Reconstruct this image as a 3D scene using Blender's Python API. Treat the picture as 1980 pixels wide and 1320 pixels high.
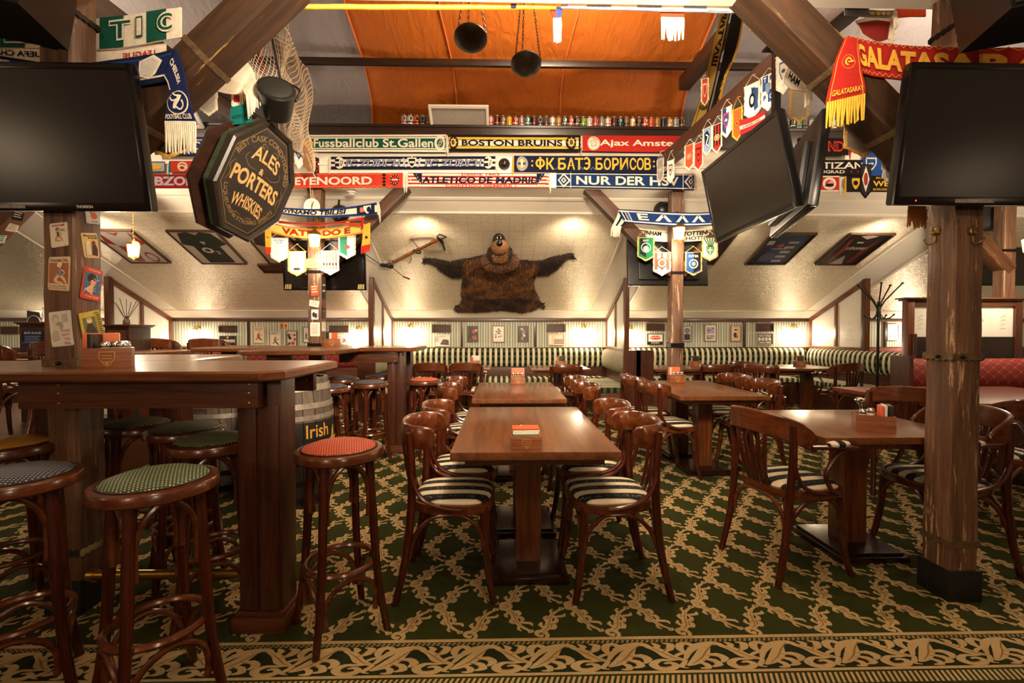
import bpy, bmesh, math, random
import numpy as np
from mathutils import Vector, Matrix, Euler

PI = math.pi
R = math.radians
S = bpy.context.scene
for o in list(bpy.data.objects):
    bpy.data.objects.remove(o)

# ------------------------------------------------------------------ camera, world, lights, exposure
cam_d = bpy.data.cameras.new('camera')
cam = bpy.data.objects.new('camera', cam_d)
S.collection.objects.link(cam)
cam_d.lens = 16.0
cam_d.sensor_width = 36.0
cam_d.clip_start = 0.02
cam.location = (0, 0, 1.25)
cam.rotation_euler = Euler((R(90 - 1.107), 0, -R(1.302)), 'XYZ')
S.camera = cam
CAM_M = cam.rotation_euler.to_matrix()
CAM_P = Vector((0, 0, 1.25))

S.view_settings.view_transform = 'Standard'
S.view_settings.look = 'None'
S.view_settings.gamma = 1.0
S.view_settings.use_curve_mapping = False
S.view_settings.exposure = 0.42

W = bpy.data.worlds.new('world')
S.world = W
W.use_nodes = True
W.node_tree.nodes['Background'].inputs[0].default_value = (1.0, 0.85, 0.68, 1)
W.node_tree.nodes['Background'].inputs[1].default_value = 0.1

WARM = (1.0, 0.71, 0.45)
WARM2 = (1.0, 0.79, 0.56)


def light(name, kind, loc, power, color=WARM, size=0.1, aim=None, spot=90, blend=0.6, size_y=None):
    d = bpy.data.lights.new(name, kind)
    d.energy = power
    d.color = color
    if kind == 'POINT':
        d.shadow_soft_size = size
    elif kind == 'AREA':
        d.size = size
        if size_y:
            d.shape = 'RECTANGLE'
            d.size_y = size_y
    elif kind == 'SPOT':
        d.spot_size = R(spot)
        d.spot_blend = blend
        d.shadow_soft_size = size
    o = bpy.data.objects.new(name, d)
    o.location = loc
    if aim is not None:
        v = Vector(aim) - Vector(loc)
        o.rotation_euler = v.to_track_quat('-Z', 'Y').to_euler()
    S.collection.objects.link(o)
    return o


# spots standing in for unseen ceiling lamps; the last two are added fill
light('overhead_fill_spot', 'SPOT', (0.7, 0.7, 2.55), 190, WARM2, 0.12, (-0.2, 5.2, 3.3), 105, 0.9)
light('overhead_fill_spot', 'SPOT', (-0.9, 0.5, 2.4), 30, WARM2, 0.12, (-2.2, 3.4, 2.5), 95, 0.9)
light('overhead_fill_spot', 'SPOT', (1.4, 0.5, 2.4), 26, WARM2, 0.12, (2.4, 3.2, 2.5), 95, 0.9)
light('overhead_fill_spot', 'SPOT', (0.2, -0.6, 2.75), 52, WARM, 0.15, (0.1, 2.6, 0.6), 100, 0.9)  # fill added to brighten column and table fronts
light('overhead_fill_spot', 'SPOT', (0.2, 0.9, 2.6), 600, WARM2, 0.2, (0, 7, 2.2), 125, 0.8)  # flash-like fill added to brighten the sloped ceiling
# unseen lights added behind the camera for screen reflections and low frontal fill
for _x, _y, _z, _p in ((-5.5, -1.5, 2.1, 18), (5.5, -1.5, 2.1, 8), (-1.8, -2.6, 1.9, 60), (1.8, -2.6, 1.9, 55)):
    light('rear_fill_light', 'POINT', (_x, _y, _z), _p, WARM, 0.22)
# unseen lights added in the roof space to brighten the cloth and aisles
light('roof_fill_light', 'POINT', (0.5, 3.2, 4.05), 100, WARM2, 0.1)
light('roof_fill_light', 'POINT', (-4.0, 3.4, 3.6), 65, WARM2, 0.1)
light('roof_fill_light', 'POINT', (4.0, 3.4, 3.6), 65, WARM2, 0.1)
# unseen downward spots added above the tables, without fittings
for _x, _y, _p in ((0.3, 5.2, 90), (-3.9, 5.2, 80), (3.3, 5.6, 70), (0.4, 2.0, 13), (3.6, 2.0, 14), (-3.6, 2.0, 22)):
    light('down_fill_spot', 'SPOT', (_x, _y, 2.80), _p, WARM, 0.06, (_x, _y + 0.3, 0), 120, 0.8)

for _x in (-8, -5.0, -2.9, -1.0, 0.9, 2.9, 4.9, 8):  # spots added below the far beam to brighten the back bays
    light('slope_fill_spot', 'SPOT', (_x, 5.55, 2.52), 34, WARM2, 0.08, (_x, 7.7, 1.9), 130, 0.9)

# ------------------------------------------------------------------ helpers


def at(px, py, Y=None, Z=None, X=None):
    """world point seen at pixel (px,py) of the 1980x1320 frame on a plane"""
    d = CAM_M @ Vector(((px - 990) / 880.0, -(py - 660) / 880.0, -1))
    if Y is not None:
        t = Y / d.y
    elif Z is not None:
        t = (Z - 1.25) / d.z
    else:
        t = X / d.x
    return CAM_P + d * t


SL_Y0, SL_Z0, SL_T = 8.35, 1.5, 0.445
SL_L = math.sqrt(1 + SL_T * SL_T)
SL_UP = Vector((0, -1, SL_T)) / SL_L          # up the sloped ceiling
SL_N = Vector((0, -SL_T, -1)) / SL_L          # into the room


def at_slope(px, py, off=0.0):
    d = CAM_M @ Vector(((px - 990) / 880.0, -(py - 660) / 880.0, -1))
    t = (SL_Z0 + SL_T * SL_Y0 - 1.25) / (d.z + SL_T * d.y)
    return CAM_P + d * t + SL_N * off


def slope_z(y):
    return SL_Z0 + SL_T * (SL_Y0 - y)


# ---- materials
MATS = {}


def nmat(name):
    m = bpy.data.materials.new(name)
    m.use_nodes = True
    nt = m.node_tree
    b = nt.nodes['Principled BSDF']
    return m, nt, b


def lin(c):
    """sRGB 0-255 hex string -> linear rgba"""
    if isinstance(c, str):
        c = c.lstrip('#')
        c = [int(c[i:i + 2], 16) / 255.0 for i in (0, 2, 4)]
        c = [x / 12.92 if x <= 0.04045 else ((x + 0.055) / 1.055) ** 2.4 for x in c]
    return (c[0], c[1], c[2], 1.0)


def N(nt, kind, **kw):
    n = nt.nodes.new(kind)
    for k, v in kw.items():
        setattr(n, k, v)
    return n


def setin(n, **kw):
    for k, v in kw.items():
        n.inputs[k.replace('_', ' ')].default_value = v


def ramp(nt, fac, stops, interp='LINEAR'):
    r = N(nt, 'ShaderNodeValToRGB')
    r.color_ramp.interpolation = interp
    el = r.color_ramp.elements
    while len(el) < len(stops):
        el.new(0.5)
    for e, (p, c) in zip(el, stops):
        e.position = p
        e.color = lin(c)
    nt.links.new(fac, r.inputs[0])
    return r.outputs[0]


def math_n(nt, op, a, b=None, c=None):
    n = N(nt, 'ShaderNodeMath', operation=op)
    for i, v in enumerate((a, b, c)):
        if v is None:
            continue
        if isinstance(v, (int, float)):
            n.inputs[i].default_value = v
        else:
            nt.links.new(v, n.inputs[i])
    return n.outputs[0]


def coords(nt, scale=(1, 1, 1), rot=(0, 0, 0), loc=(0, 0, 0), kind='Object'):
    tc = N(nt, 'ShaderNodeTexCoord')
    mp = N(nt, 'ShaderNodeMapping')
    mp.inputs['Scale'].default_value = scale
    mp.inputs['Rotation'].default_value = rot
    mp.inputs['Location'].default_value = loc
    nt.links.new(tc.outputs[kind], mp.inputs['Vector'])
    return mp.outputs[0]


def noise(nt, vec, scale, detail=3, rough=0.5, dist=0.0):
    n = N(nt, 'ShaderNodeTexNoise')
    setin(n, Scale=scale, Detail=detail, Roughness=rough, Distortion=dist)
    nt.links.new(vec, n.inputs['Vector'])
    return n.outputs['Fac']


def bump(nt, b, h, strength=0.2, dist=0.01):
    n = N(nt, 'ShaderNodeBump')
    setin(n, Strength=strength, Distance=dist)
    nt.links.new(h, n.inputs['Height'])
    nt.links.new(n.outputs[0], b.inputs['Normal'])


def wood(name, dark, mid, light_, axis='X', rough=0.3, scale=1.0, worn=None, spec=0.5, coat=0.0, grain=0.55, dist=0.8):
    """stained wood with grain that runs along the given local axis"""
    if name in MATS:
        return MATS[name]
    m, nt, b = nmat(name)
    i = 'XYZ'.index(axis)
    sc = [14.0 * scale] * 3
    sc[i] = 0.9 * scale
    v = coords(nt, sc)
    a = noise(nt, v, 2.2, 5, 0.6, dist)
    col = ramp(nt, a, [(0.25, dark), (0.5, mid), (0.78, light_)])
    sc2 = [90.0 * scale] * 3
    sc2[i] = 2.5 * scale
    g = noise(nt, coords(nt, sc2), 3.0, 3, 0.6)
    mx = N(nt, 'ShaderNodeMixRGB', blend_type='MULTIPLY')
    mx.inputs[0].default_value = grain
    nt.links.new(col, mx.inputs[1])
    nt.links.new(ramp(nt, g, [(0.3, '5a5a5a'), (0.6, 'ffffff')]), mx.inputs[2])
    out = mx.outputs[0]
    if worn:
        sw = [12.0] * 3
        sw[i] = 1.0
        w = noise(nt, coords(nt, sw, loc=(3, 5, 1)), 2.6, 8, 0.72, 0.3)
        mask = ramp(nt, w, [(worn[1], '000000'), (worn[1] + 0.035, 'ffffff')])
        m2 = N(nt, 'ShaderNodeMixRGB')
        nt.links.new(mask, m2.inputs[0])
        nt.links.new(out, m2.inputs[1])
        m2.inputs[2].default_value = lin(worn[0])
        out = m2.outputs[0]
    nt.links.new(out, b.inputs['Base Color'])
    setin(b, Roughness=rough)
    b.inputs['Specular IOR Level'].default_value = spec
    b.inputs['Coat Weight'].default_value = coat
    b.inputs['Coat Roughness'].default_value = 0.12
    bump(nt, b, g, 0.12, 0.002)
    MATS[name] = m
    return m


def plain(name, col, rough=0.5, metal=0.0, var=0.12, scale=30.0, bmp=0.0, emit=0.0, spec=0.5, sheen=0.0):
    """coloured surface with faint procedural variation"""
    if name in MATS:
        return MATS[name]
    m, nt, b = nmat(name)
    c = lin(col)
    v = coords(nt)
    n = noise(nt, v, scale, 4, 0.6)
    lo = tuple(x * (1 - var) for x in c[:3])
    hi = tuple(min(1.0, x * (1 + var)) for x in c[:3])
    out = ramp(nt, n, [(0.3, lo), (0.7, hi)])
    nt.links.new(out, b.inputs['Base Color'])
    setin(b, Roughness=rough, Metallic=metal)
    b.inputs['Specular IOR Level'].default_value = spec
    if sheen:
        b.inputs['Sheen Weight'].default_value = sheen
    if emit:
        nt.links.new(out, b.inputs['Emission Color'])
        b.inputs['Emission Strength'].default_value = emit
    if bmp:
        bump(nt, b, n, bmp, 0.004)
    MATS[name] = m
    return m


def cloth(col, rough=0.9):
    """knitted scarf / print ink, one per colour"""
    key = 'knit_' + col
    if key in MATS:
        return MATS[key]
    m, nt, b = nmat(key)
    c = lin(col)
    v = coords(nt)
    n = noise(nt, v, 55, 3, 0.6)
    out = ramp(nt, n, [(0.25, tuple(x * 0.82 for x in c[:3])), (0.75, tuple(min(1, x * 1.1) for x in c[:3]))])
    nt.links.new(out, b.inputs['Base Color'])
    setin(b, Roughness=rough)
    b.inputs['Specular IOR Level'].default_value = 0.15
    w = noise(nt, v, 420, 1, 0.5)
    bump(nt, b, w, 0.25, 0.002)
    MATS[key] = m
    return m


def ink(col, rough=0.35):
    """gloss print on tin, paper or plastic"""
    return plain('ink_' + col, col, rough, 0, 0.05, 8)


# ---- mesh building
class MB:
    def __init__(self):
        self.v, self.f, self.m, self.mats = [], [], [], []

    def mi(self, mat):
        if mat is None:
            return 0
        if mat not in self.mats:
            self.mats.append(mat)
        return self.mats.index(mat)

    def add(self, vs, fs, mat=None):
        k = len(self.v)
        i = self.mi(mat)
        self.v += [tuple(p) for p in vs]
        for f in fs:
            self.f.append([a + k for a in f])
            self.m.append(i)
        return self

    def box(self, x0, y0, z0, x1, y1, z1, mat=None, bev=0.0, M=None):
        if bev > 0:
            bm = bmesh.new()
            bmesh.ops.create_cube(bm, size=1)
            for p in bm.verts:
                p.co = ((x0 + x1) / 2 + p.co.x * (x1 - x0), (y0 + y1) / 2 + p.co.y * (y1 - y0), (z0 + z1) / 2 + p.co.z * (z1 - z0))
            bmesh.ops.bevel(bm, geom=bm.edges[:], offset=bev, segments=2, profile=0.7, affect='EDGES')
            bm.verts.index_update()
            vs = [p.co.copy() for p in bm.verts]
            fs = [[q.index for q in f.verts] for f in bm.faces]
            bm.free()
        else:
            vs = [Vector((x, y, z)) for z in (z0, z1) for y in (y0, y1) for x in (x0, x1)]
            fs = [(0, 2, 3, 1), (4, 5, 7, 6), (0, 1, 5, 4), (2, 6, 7, 3), (0, 4, 6, 2), (1, 3, 7, 5)]
        if M is not None:
            vs = [M @ p for p in vs]
        return self.add(vs, fs, mat)

    def bar(self, a, b, w, h, up=(0, 0, 1), mat=None, bev=0.0, ext=0.0):
        """rectangular bar from a to b; w across, h along up"""
        a, b = Vector(a), Vector(b)
        d = (b - a)
        L = d.length
        d.normalize()
        s = d.cross(Vector(up)).normalized()
        u = s.cross(d)
        M = Matrix((( s.x, d.x, u.x, a.x), (s.y, d.y, u.y, a.y), (s.z, d.z, u.z, a.z), (0, 0, 0, 1)))
        return self.box(-w / 2, -ext, -h / 2, w / 2, L + ext, h / 2, mat, bev, M)

    def tube(self, pts, r, n=10, mat=None, closed=False, caps=True, flat=1.0, upv=None):
        pts = [Vector(p) for p in pts]
        k = len(pts)
        if not isinstance(r, (list, tuple)):
            r = [r] * k
        vs, fs = [], []
        pu = None
        for i, p in enumerate(pts):
            a = pts[(i - 1) % k] if (closed or i > 0) else p
            b = pts[(i + 1) % k] if (closed or i < k - 1) else p
            d = (b - a)
            if d.length < 1e-9:
                d = Vector((0, 0, 1))
            d.normalize()
            if upv is not None:
                u = Vector(upv) - d * d.dot(Vector(upv))
            elif pu is None:
                u = Vector((0, 0, 1)) if abs(d.z) < 0.9 else Vector((1, 0, 0))
                u = u - d * d.dot(u)
            else:
                u = pu - d * d.dot(pu)
            if u.length < 1e-6:
                u = d.orthogonal()
            u.normalize()
            pu = u
            s = d.cross(u)
            for j in range(n):
                t = 2 * PI * j / n
                vs.append(p + u * (math.cos(t) * r[i] * flat) + s * (math.sin(t) * r[i]))
        for i in range(k if closed else k - 1):
            i2 = (i + 1) % k
            for j in range(n):
                j2 = (j + 1) % n
                fs.append((i * n + j, i * n + j2, i2 * n + j2, i2 * n + j))
        if caps and not closed:
            fs.append(list(range(n))[::-1])
            fs.append([(k - 1) * n + j for j in range(n)])
        return self.add(vs, fs, mat)

    def lathe(self, prof, n=24, mat=None, c=(0, 0, 0), M=None, sx=1.0, sy=1.0):
        """prof: (radius, z) from bottom to top"""
        vs, fs, rings = [], [], []
        for r, z in prof:
            if r < 1e-6:
                rings.append([len(vs)])
                vs.append(Vector((c[0], c[1], c[2] + z)))
            else:
                rings.append(list(range(len(vs), len(vs) + n)))
                for j in range(n):
                    t = 2 * PI * j / n
                    vs.append(Vector((c[0] + r * sx * math.cos(t), c[1] + r * sy * math.sin(t), c[2] + z)))
        for a, b in zip(rings, rings[1:]):
            if len(a) == 1 and len(b) == 1:
                continue
            for j in range(n):
                j2 = (j + 1) % n
                if len(a) == 1:
                    fs.append((a[0], b[j2], b[j]))
                elif len(b) == 1:
                    fs.append((a[j], a[j2], b[0]))
                else:
                    fs.append((a[j], a[j2], b[j2], b[j]))
        if len(rings[0]) > 1:
            fs.append(rings[0][::-1])
        if len(rings[-1]) > 1:
            fs.append(rings[-1])
        if M is not None:
            vs = [M @ p for p in vs]
        return self.add(vs, fs, mat)

    def prism(self, poly, z0, z1, mat=None, M=None, top=None):
        """poly: 2-D outline (ccw), extruded z0..z1; top: optional outline at z1"""
        n = len(poly)
        q = top or poly
        vs = [Vector((p[0], p[1], z0)) for p in poly] + [Vector((p[0], p[1], z1)) for p in q]
        fs = [list(range(n))[::-1], list(range(n, 2 * n))] + [(i, (i + 1) % n, n + (i + 1) % n, n + i) for i in range(n)]
        if M is not None:
            vs = [M @ p for p in vs]
        return self.add(vs, fs, mat)

    def quad(self, a, b, c, d, mat=None):
        return self.add([a, b, c, d], [(0, 1, 2, 3)], mat)

    def grid(self, fn, nu, nv, mat=None, thick=0.0, mats=None):
        """fn(u,v)->Vector; mats: function(v index)->material"""
        vs = [fn(i / nu, j / nv) for j in range(nv + 1) for i in range(nu + 1)]
        w = nu + 1
        for j in range(nv):
            fs = [(j * w + i, j * w + i + 1, (j + 1) * w + i + 1, (j + 1) * w + i) for i in range(nu)]
            if j == 0:
                k = len(self.v)
                self.v += [tuple(p) for p in vs]
            mi = self.mi(mats(j) if mats else mat)
            for f in fs:
                self.f.append([a + k for a in f])
                self.m.append(mi)
        return self

    def ellipsoid(self, c, r, n=16, m=10, mat=None, M=None):
        prof = [(math.sin(PI * i / m), -math.cos(PI * i / m)) for i in range(m + 1)]
        prof[0] = (0, -1)
        prof[-1] = (0, 1)
        T = Matrix.Translation(Vector(c)) @ (M or Matrix.Identity(4)) @ Matrix.Diagonal((r[0], r[1], r[2], 1))
        return self.lathe(prof, n, mat, M=T)

    def mesh(self, name, smooth=40):
        me = bpy.data.meshes.new(name)
        me.from_pydata(self.v, [], self.f)
        for m in self.mats:
            me.materials.append(m)
        if len(self.mats) > 1:
            me.polygons.foreach_set('material_index', self.m)
        if smooth:
            me.polygons.foreach_set('use_smooth', [True] * len(me.polygons))
            me.set_sharp_from_angle(angle=R(smooth))
        me.validate()
        me.update()
        return me

    def build(self, name, mat=None, parent=None, smooth=40, kind=None, label=None):
        if mat is not None and not self.mats:
            self.mats.append(mat)
        o = bpy.data.objects.new(name, self.mesh(name, smooth))
        S.collection.objects.link(o)
        if parent is not None:
            o.parent = parent
        if kind:
            o['kind'] = kind
        if label:
            o['label'] = label
        return o


def tag(o, label, cat, group=None):
    o['label'] = label
    o['category'] = cat
    if group:
        o['group'] = group
    return o


def thing(name, label, cat, loc=(0, 0, 0), rz=0.0, group=None):
    o = bpy.data.objects.new(name, None)
    o.empty_display_size = 0.1
    o.location = loc
    o.rotation_euler = (0, 0, rz)
    S.collection.objects.link(o)
    return tag(o, label, cat, group)


def struct(mb, name, mat=None, smooth=30):
    o = mb.build(name, mat, None, smooth)
    o['kind'] = 'structure'
    return o


KIDS = {}


def dup(root, loc, rz=0.0, label=None, group=None, swap=None, skip=()):
    """copy of a thing with copies of its parts and sub-parts (mesh data shared)"""
    if root.name not in KIDS:
        KIDS[root.name] = [(c, list(c.children)) for c in root.children]
    r = root.copy()
    S.collection.objects.link(r)
    r.location = loc
    r.rotation_euler = (0, 0, rz)
    if label:
        r['label'] = label
    if group:
        r['group'] = group

    def one(ch, par):
        c = ch.copy()
        c.parent = par
        S.collection.objects.link(c)
        if swap:
            for i, s in enumerate(c.material_slots):
                new = swap.get(s.material)
                if new:
                    s.link = 'OBJECT'
                    s.material = new
        return c
    for ch, sub in KIDS[root.name]:
        if ch.name.split('.')[0] in skip:
            continue
        c = one(ch, r)
        for g in sub:
            one(g, c)
    return r


# ---- flat print: lettering, emblems, pictures (ink on a real surface)
TXT = {}


def text_mesh(s, bold=0.0):
    key = (s, bold)
    if key not in TXT:
        cu = bpy.data.curves.new('lettering', 'FONT')
        cu.body = s
        cu.size = 1.0
        cu.offset = bold
        cu.resolution_u = 4
        ob = bpy.data.objects.new('lettering', cu)
        S.collection.objects.link(ob)
        dg = bpy.context.evaluated_depsgraph_get()
        me = ob.evaluated_get(dg).to_mesh()
        v = np.array([tuple(p.co)[:2] for p in me.vertices], dtype=float).reshape(-1, 2)
        f = [list(p.vertices) for p in me.polygons]
        ob.evaluated_get(dg).to_mesh_clear()
        bpy.data.objects.remove(ob)
        bpy.data.curves.remove(cu)
        TXT[key] = (v, f)
    return TXT[key]


class Print:
    """2-D shapes in metres on a surface; later shapes lie on top"""

    def __init__(self, step=0.0006):
        self.items = []
        self.k = 1
        self.step = step

    def poly(self, pts, mat, faces=None):
        pts = [(p[0], p[1]) for p in pts]
        self.items.append((pts, faces or [list(range(len(pts)))], mat, self.k * self.step))
        self.k += 1
        return self

    def same(self):
        """next shape shares the layer of the last one (no overlap between them)"""
        self.k -= 1
        return self

    def rect(self, x0, y0, x1, y1, mat):
        n = max(1, min(16, int(abs(x1 - x0) / .035)))
        b = [(x0 + (x1 - x0) * i / n, y) for y in (y0, y1) for i in range(n + 1)]
        return self.poly(b, mat, [[i, i + 1, n + 2 + i, n + 1 + i] for i in range(n)])

    def ell(self, cx, cy, rx, ry, mat, n=20, a0=0.0, a1=2 * PI, rot=0.0):
        c, s = math.cos(rot), math.sin(rot)
        pts = []
        m = n if a1 - a0 > 6.2 else n + 1
        for i in range(m):
            t = a0 + (a1 - a0) * i / n
            x, y = rx * math.cos(t), ry * math.sin(t)
            pts.append((cx + x * c - y * s, cy + x * s + y * c))
        return self.poly(pts, mat)

    def ring(self, cx, cy, r, w, mat, n=24, sy=1.0):
        pts = [(cx + r * math.cos(2 * PI * i / n), cy + r * sy * math.sin(2 * PI * i / n)) for i in range(n)]
        pts += [(cx + (r - w) * math.cos(2 * PI * i / n), cy + (r - w) * sy * math.sin(2 * PI * i / n)) for i in range(n)]
        return self.poly(pts, mat, [(i, (i + 1) % n, n + (i + 1) % n, n + i) for i in range(n)])

    def stroke(self, pts, w, mat, sm=0):
        """tapered brush stroke through pts; w: list of widths or one width"""
        P = [Vector((p[0], p[1])) for p in pts]
        k = len(P)
        ws = w if isinstance(w, (list, tuple)) else [w] * k
        if sm:
            Q, V = [], []
            for i in range(k - 1):
                p0, p1, p2, p3 = P[max(i - 1, 0)], P[i], P[i + 1], P[min(i + 2, k - 1)]
                for j in range(sm):
                    t = j / sm
                    Q.append(0.5 * ((2 * p1) + (p2 - p0) * t + (2 * p0 - 5 * p1 + 4 * p2 - p3) * t * t + (3 * p1 - p0 - 3 * p2 + p3) * t ** 3))
                    V.append(ws[i] * (1 - t) + ws[i + 1] * t)
            Q.append(P[-1])
            V.append(ws[-1])
            P, ws, k = Q, V, len(Q)
        L, Rr = [], []
        for i in range(k):
            d = P[min(i + 1, k - 1)] - P[max(i - 1, 0)]
            if d.length < 1e-9:
                d = Vector((1, 0))
            d.normalize()
            nn = Vector((-d.y, d.x)) * (ws[i] / 2)
            L.append(P[i] + nn)
            Rr.append(P[i] - nn)
        return self.poly(L + Rr, mat, [(i, k + i, k + i + 1, i + 1) for i in range(k - 1)])

    def text(self, s, x0, y0, x1, y1, mat, bold=0.02, shear=0.0, arc=0.0, keep=False, rot=0.0):
        """lettering fitted to a box; keep: keep the letters' own proportions"""
        v, f = text_mesh(s, bold)
        if not len(v):
            return self
        lo, hi = v.min(0), v.max(0)
        sc = np.array([(x1 - x0), (y1 - y0)]) / np.maximum(hi - lo, 1e-6)
        q = (v - lo) * sc
        if keep:
            k = min(abs(sc[0]), abs(sc[1]))
            q = (v - lo) * k
            q += (np.array([x1 - x0, y1 - y0]) - (hi - lo) * k) / 2
        q = q + np.array([x0, y0])
        if shear:
            q[:, 0] += (q[:, 1] - y0) * shear
        if arc:
            cx = (x0 + x1) / 2
            q[:, 1] += arc * (1 - ((q[:, 0] - cx) / ((x1 - x0) / 2)) ** 2)
        if rot:
            cx, cy = (x0 + x1) / 2, (y0 + y1) / 2
            c, s2 = math.cos(rot), math.sin(rot)
            d = q - np.array([cx, cy])
            q = np.stack([cx + d[:, 0] * c - d[:, 1] * s2, cy + d[:, 0] * s2 + d[:, 1] * c], 1)
        self.items.append(([tuple(p) for p in q], f, mat, self.k * self.step))
        self.k += 1
        return self

    def arctext(self, s, cx, cy, r, a0, a1, h, mat, inside=False, bold=0.02, sx=1.0):
        """letters on a circle from angle a0 to a1 (radians), reading clockwise; inside: feet outward"""
        v, f = text_mesh(s, bold)
        lo, hi = v.min(0), v.max(0)
        t = (v[:, 0] - lo[0]) / (hi[0] - lo[0])
        y = (v[:, 1] - lo[1]) / (hi[1] - lo[1]) * h
        a = a0 + (a1 - a0) * t
        rr = r + (h - y if inside else y)
        q = np.stack([cx + sx * rr * np.cos(a), cy + rr * np.sin(a)], 1)
        self.items.append(([tuple(p) for p in q], f, mat, self.k * self.step))
        self.k += 1
        return self

    def star(self, cx, cy, r, mat, n=5, k=0.42):
        return self.poly([(cx + (r if i % 2 == 0 else r * k) * math.sin(PI * i / n), cy + (r if i % 2 == 0 else r * k) * math.cos(PI * i / n)) for i in range(2 * n)], mat)

    def dia(self, cx, cy, rx, ry, mat):
        return self.poly([(cx - rx, cy), (cx, cy - ry), (cx + rx, cy), (cx, cy + ry)], mat)

    def shield(self, cx, cy, w, h, mat):
        pts = [(cx - w / 2, cy + h / 2)]
        for i in range(9):
            t = i / 8
            x = -w / 2 * (1 - t) ** 0.6 if i < 8 else 0
            pts.append((cx + x, cy + h / 2 - h * (0.45 + 0.55 * t)))
        pts += [(2 * cx - x, y) for x, y in pts[:-1]][::-1]
        return self.poly(pts, mat)

    def build(self, name, parent, mp, label=None):
        """mp(x, y, lift) -> Vector"""
        b = MB()
        for pts, fs, mat, z in self.items:
            b.add([mp(x, y, z) for x, y in pts], fs, mat)
        return b.build(name, None, parent, 0, 'stuff' if name in ('lettering', 'scroll_pattern') else None, label)


def flat_map(o, ux, uy, n):
    o, ux, uy, n = Vector(o), Vector(ux), Vector(uy), Vector(n)
    return lambda x, y, z: o + ux * x + uy * y + n * z


def catmull(P, u):
    k = len(P)
    if k == 2:
        return P[0] * (1 - u) + P[1] * u
    s = min(max(u, 0), 0.99999) * (k - 1)
    i = int(s)
    t = s - i
    p0, p1, p2, p3 = P[max(i - 1, 0)], P[i], P[i + 1], P[min(i + 2, k - 1)]
    return 0.5 * ((2 * p1) + (p2 - p0) * t + (2 * p0 - 5 * p1 + 4 * p2 - p3) * t * t + (3 * p1 - p0 - 3 * p2 + p3) * t ** 3)


rnd = random.Random(7)
# ------------------------------------------------------------------ shared materials
CREAM = plain('cream_paint', 'ece4d4', 0.55, 0, 0.03, 3)
CREAM2 = plain('cream_board', 'eee6d6', 0.4, 0, 0.03, 3)
STAIN = wood('stained_beech', '2b0f08', '3e160a', '50200e', 'Z', 0.22, coat=0.3, grain=0.25, dist=0.2)
STAINX = wood('stained_beech_x', '3c1a0c', '562911', '6c3a1b', 'X', 0.24, coat=0.3, grain=0.25, dist=0.2)
STAINY = wood('stained_beech_y', '32120a', '491c0d', '5c2812', 'Y', 0.24, coat=0.3, grain=0.25, dist=0.2)
TABLEY = wood('table_oak_y', '4a2813', '6a3d20', '86542f', 'Y', 0.28, 0.8, coat=0.25)
TABLEX = wood('table_oak_x', '4a2813', '6a3d20', '86542f', 'X', 0.28, 0.8, coat=0.25)
PANELX = wood('panel_wood_x', '3c2013', '57301c', '704128', 'X', 0.35, coat=0.15)
PANELZ = wood('panel_wood_z', '2c150b', '442213', '5a301d', 'Z', 0.35, coat=0.15)
PANELY = wood('panel_wood_y', '2b140a', '43200f', '5c2e17', 'Y', 0.35, coat=0.15)
FRAMEZ = wood('frame_wood_z', '4a2412', '6b3a1e', '86512c', 'Z', 0.3, coat=0.2)
FRAMEY = wood('frame_wood_y', '4a2412', '6b3a1e', '86512c', 'Y', 0.3, coat=0.2)
FRAMEX = wood('frame_wood_x', '4a2412', '6b3a1e', '86512c', 'X', 0.3, coat=0.2)
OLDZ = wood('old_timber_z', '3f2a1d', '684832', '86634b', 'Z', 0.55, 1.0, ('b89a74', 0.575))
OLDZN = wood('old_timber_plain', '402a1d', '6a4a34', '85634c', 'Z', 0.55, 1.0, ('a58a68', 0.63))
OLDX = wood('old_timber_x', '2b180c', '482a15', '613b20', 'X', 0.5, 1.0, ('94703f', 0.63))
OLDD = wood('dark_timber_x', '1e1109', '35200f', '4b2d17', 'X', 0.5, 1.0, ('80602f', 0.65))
DARKX = wood('dark_shelf_x', '180d07', '2b180d', '3d2414', 'X', 0.35)
BLACK = plain('black_plastic', '141312', 0.35, 0, 0.1, 12)
BLACKM = plain('black_metal', '191615', 0.38, 0.5, 0.1, 20)
BRASS = plain('brass', 'b08a45', 0.28, 0.95, 0.15, 25)
IRON = plain('rusty_iron', '6e5a40', 0.5, 0.65, 0.35, 40, 0.4)
IRONB = plain('black_iron', '1d1a17', 0.4, 0.7, 0.2, 40, 0.2)
CHROME = plain('chrome', 'c9c6c0', 0.16, 1.0, 0.05, 10)
WHITE = plain('white_plastic', 'e9e4da', 0.35, 0, 0.02, 5)


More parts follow.
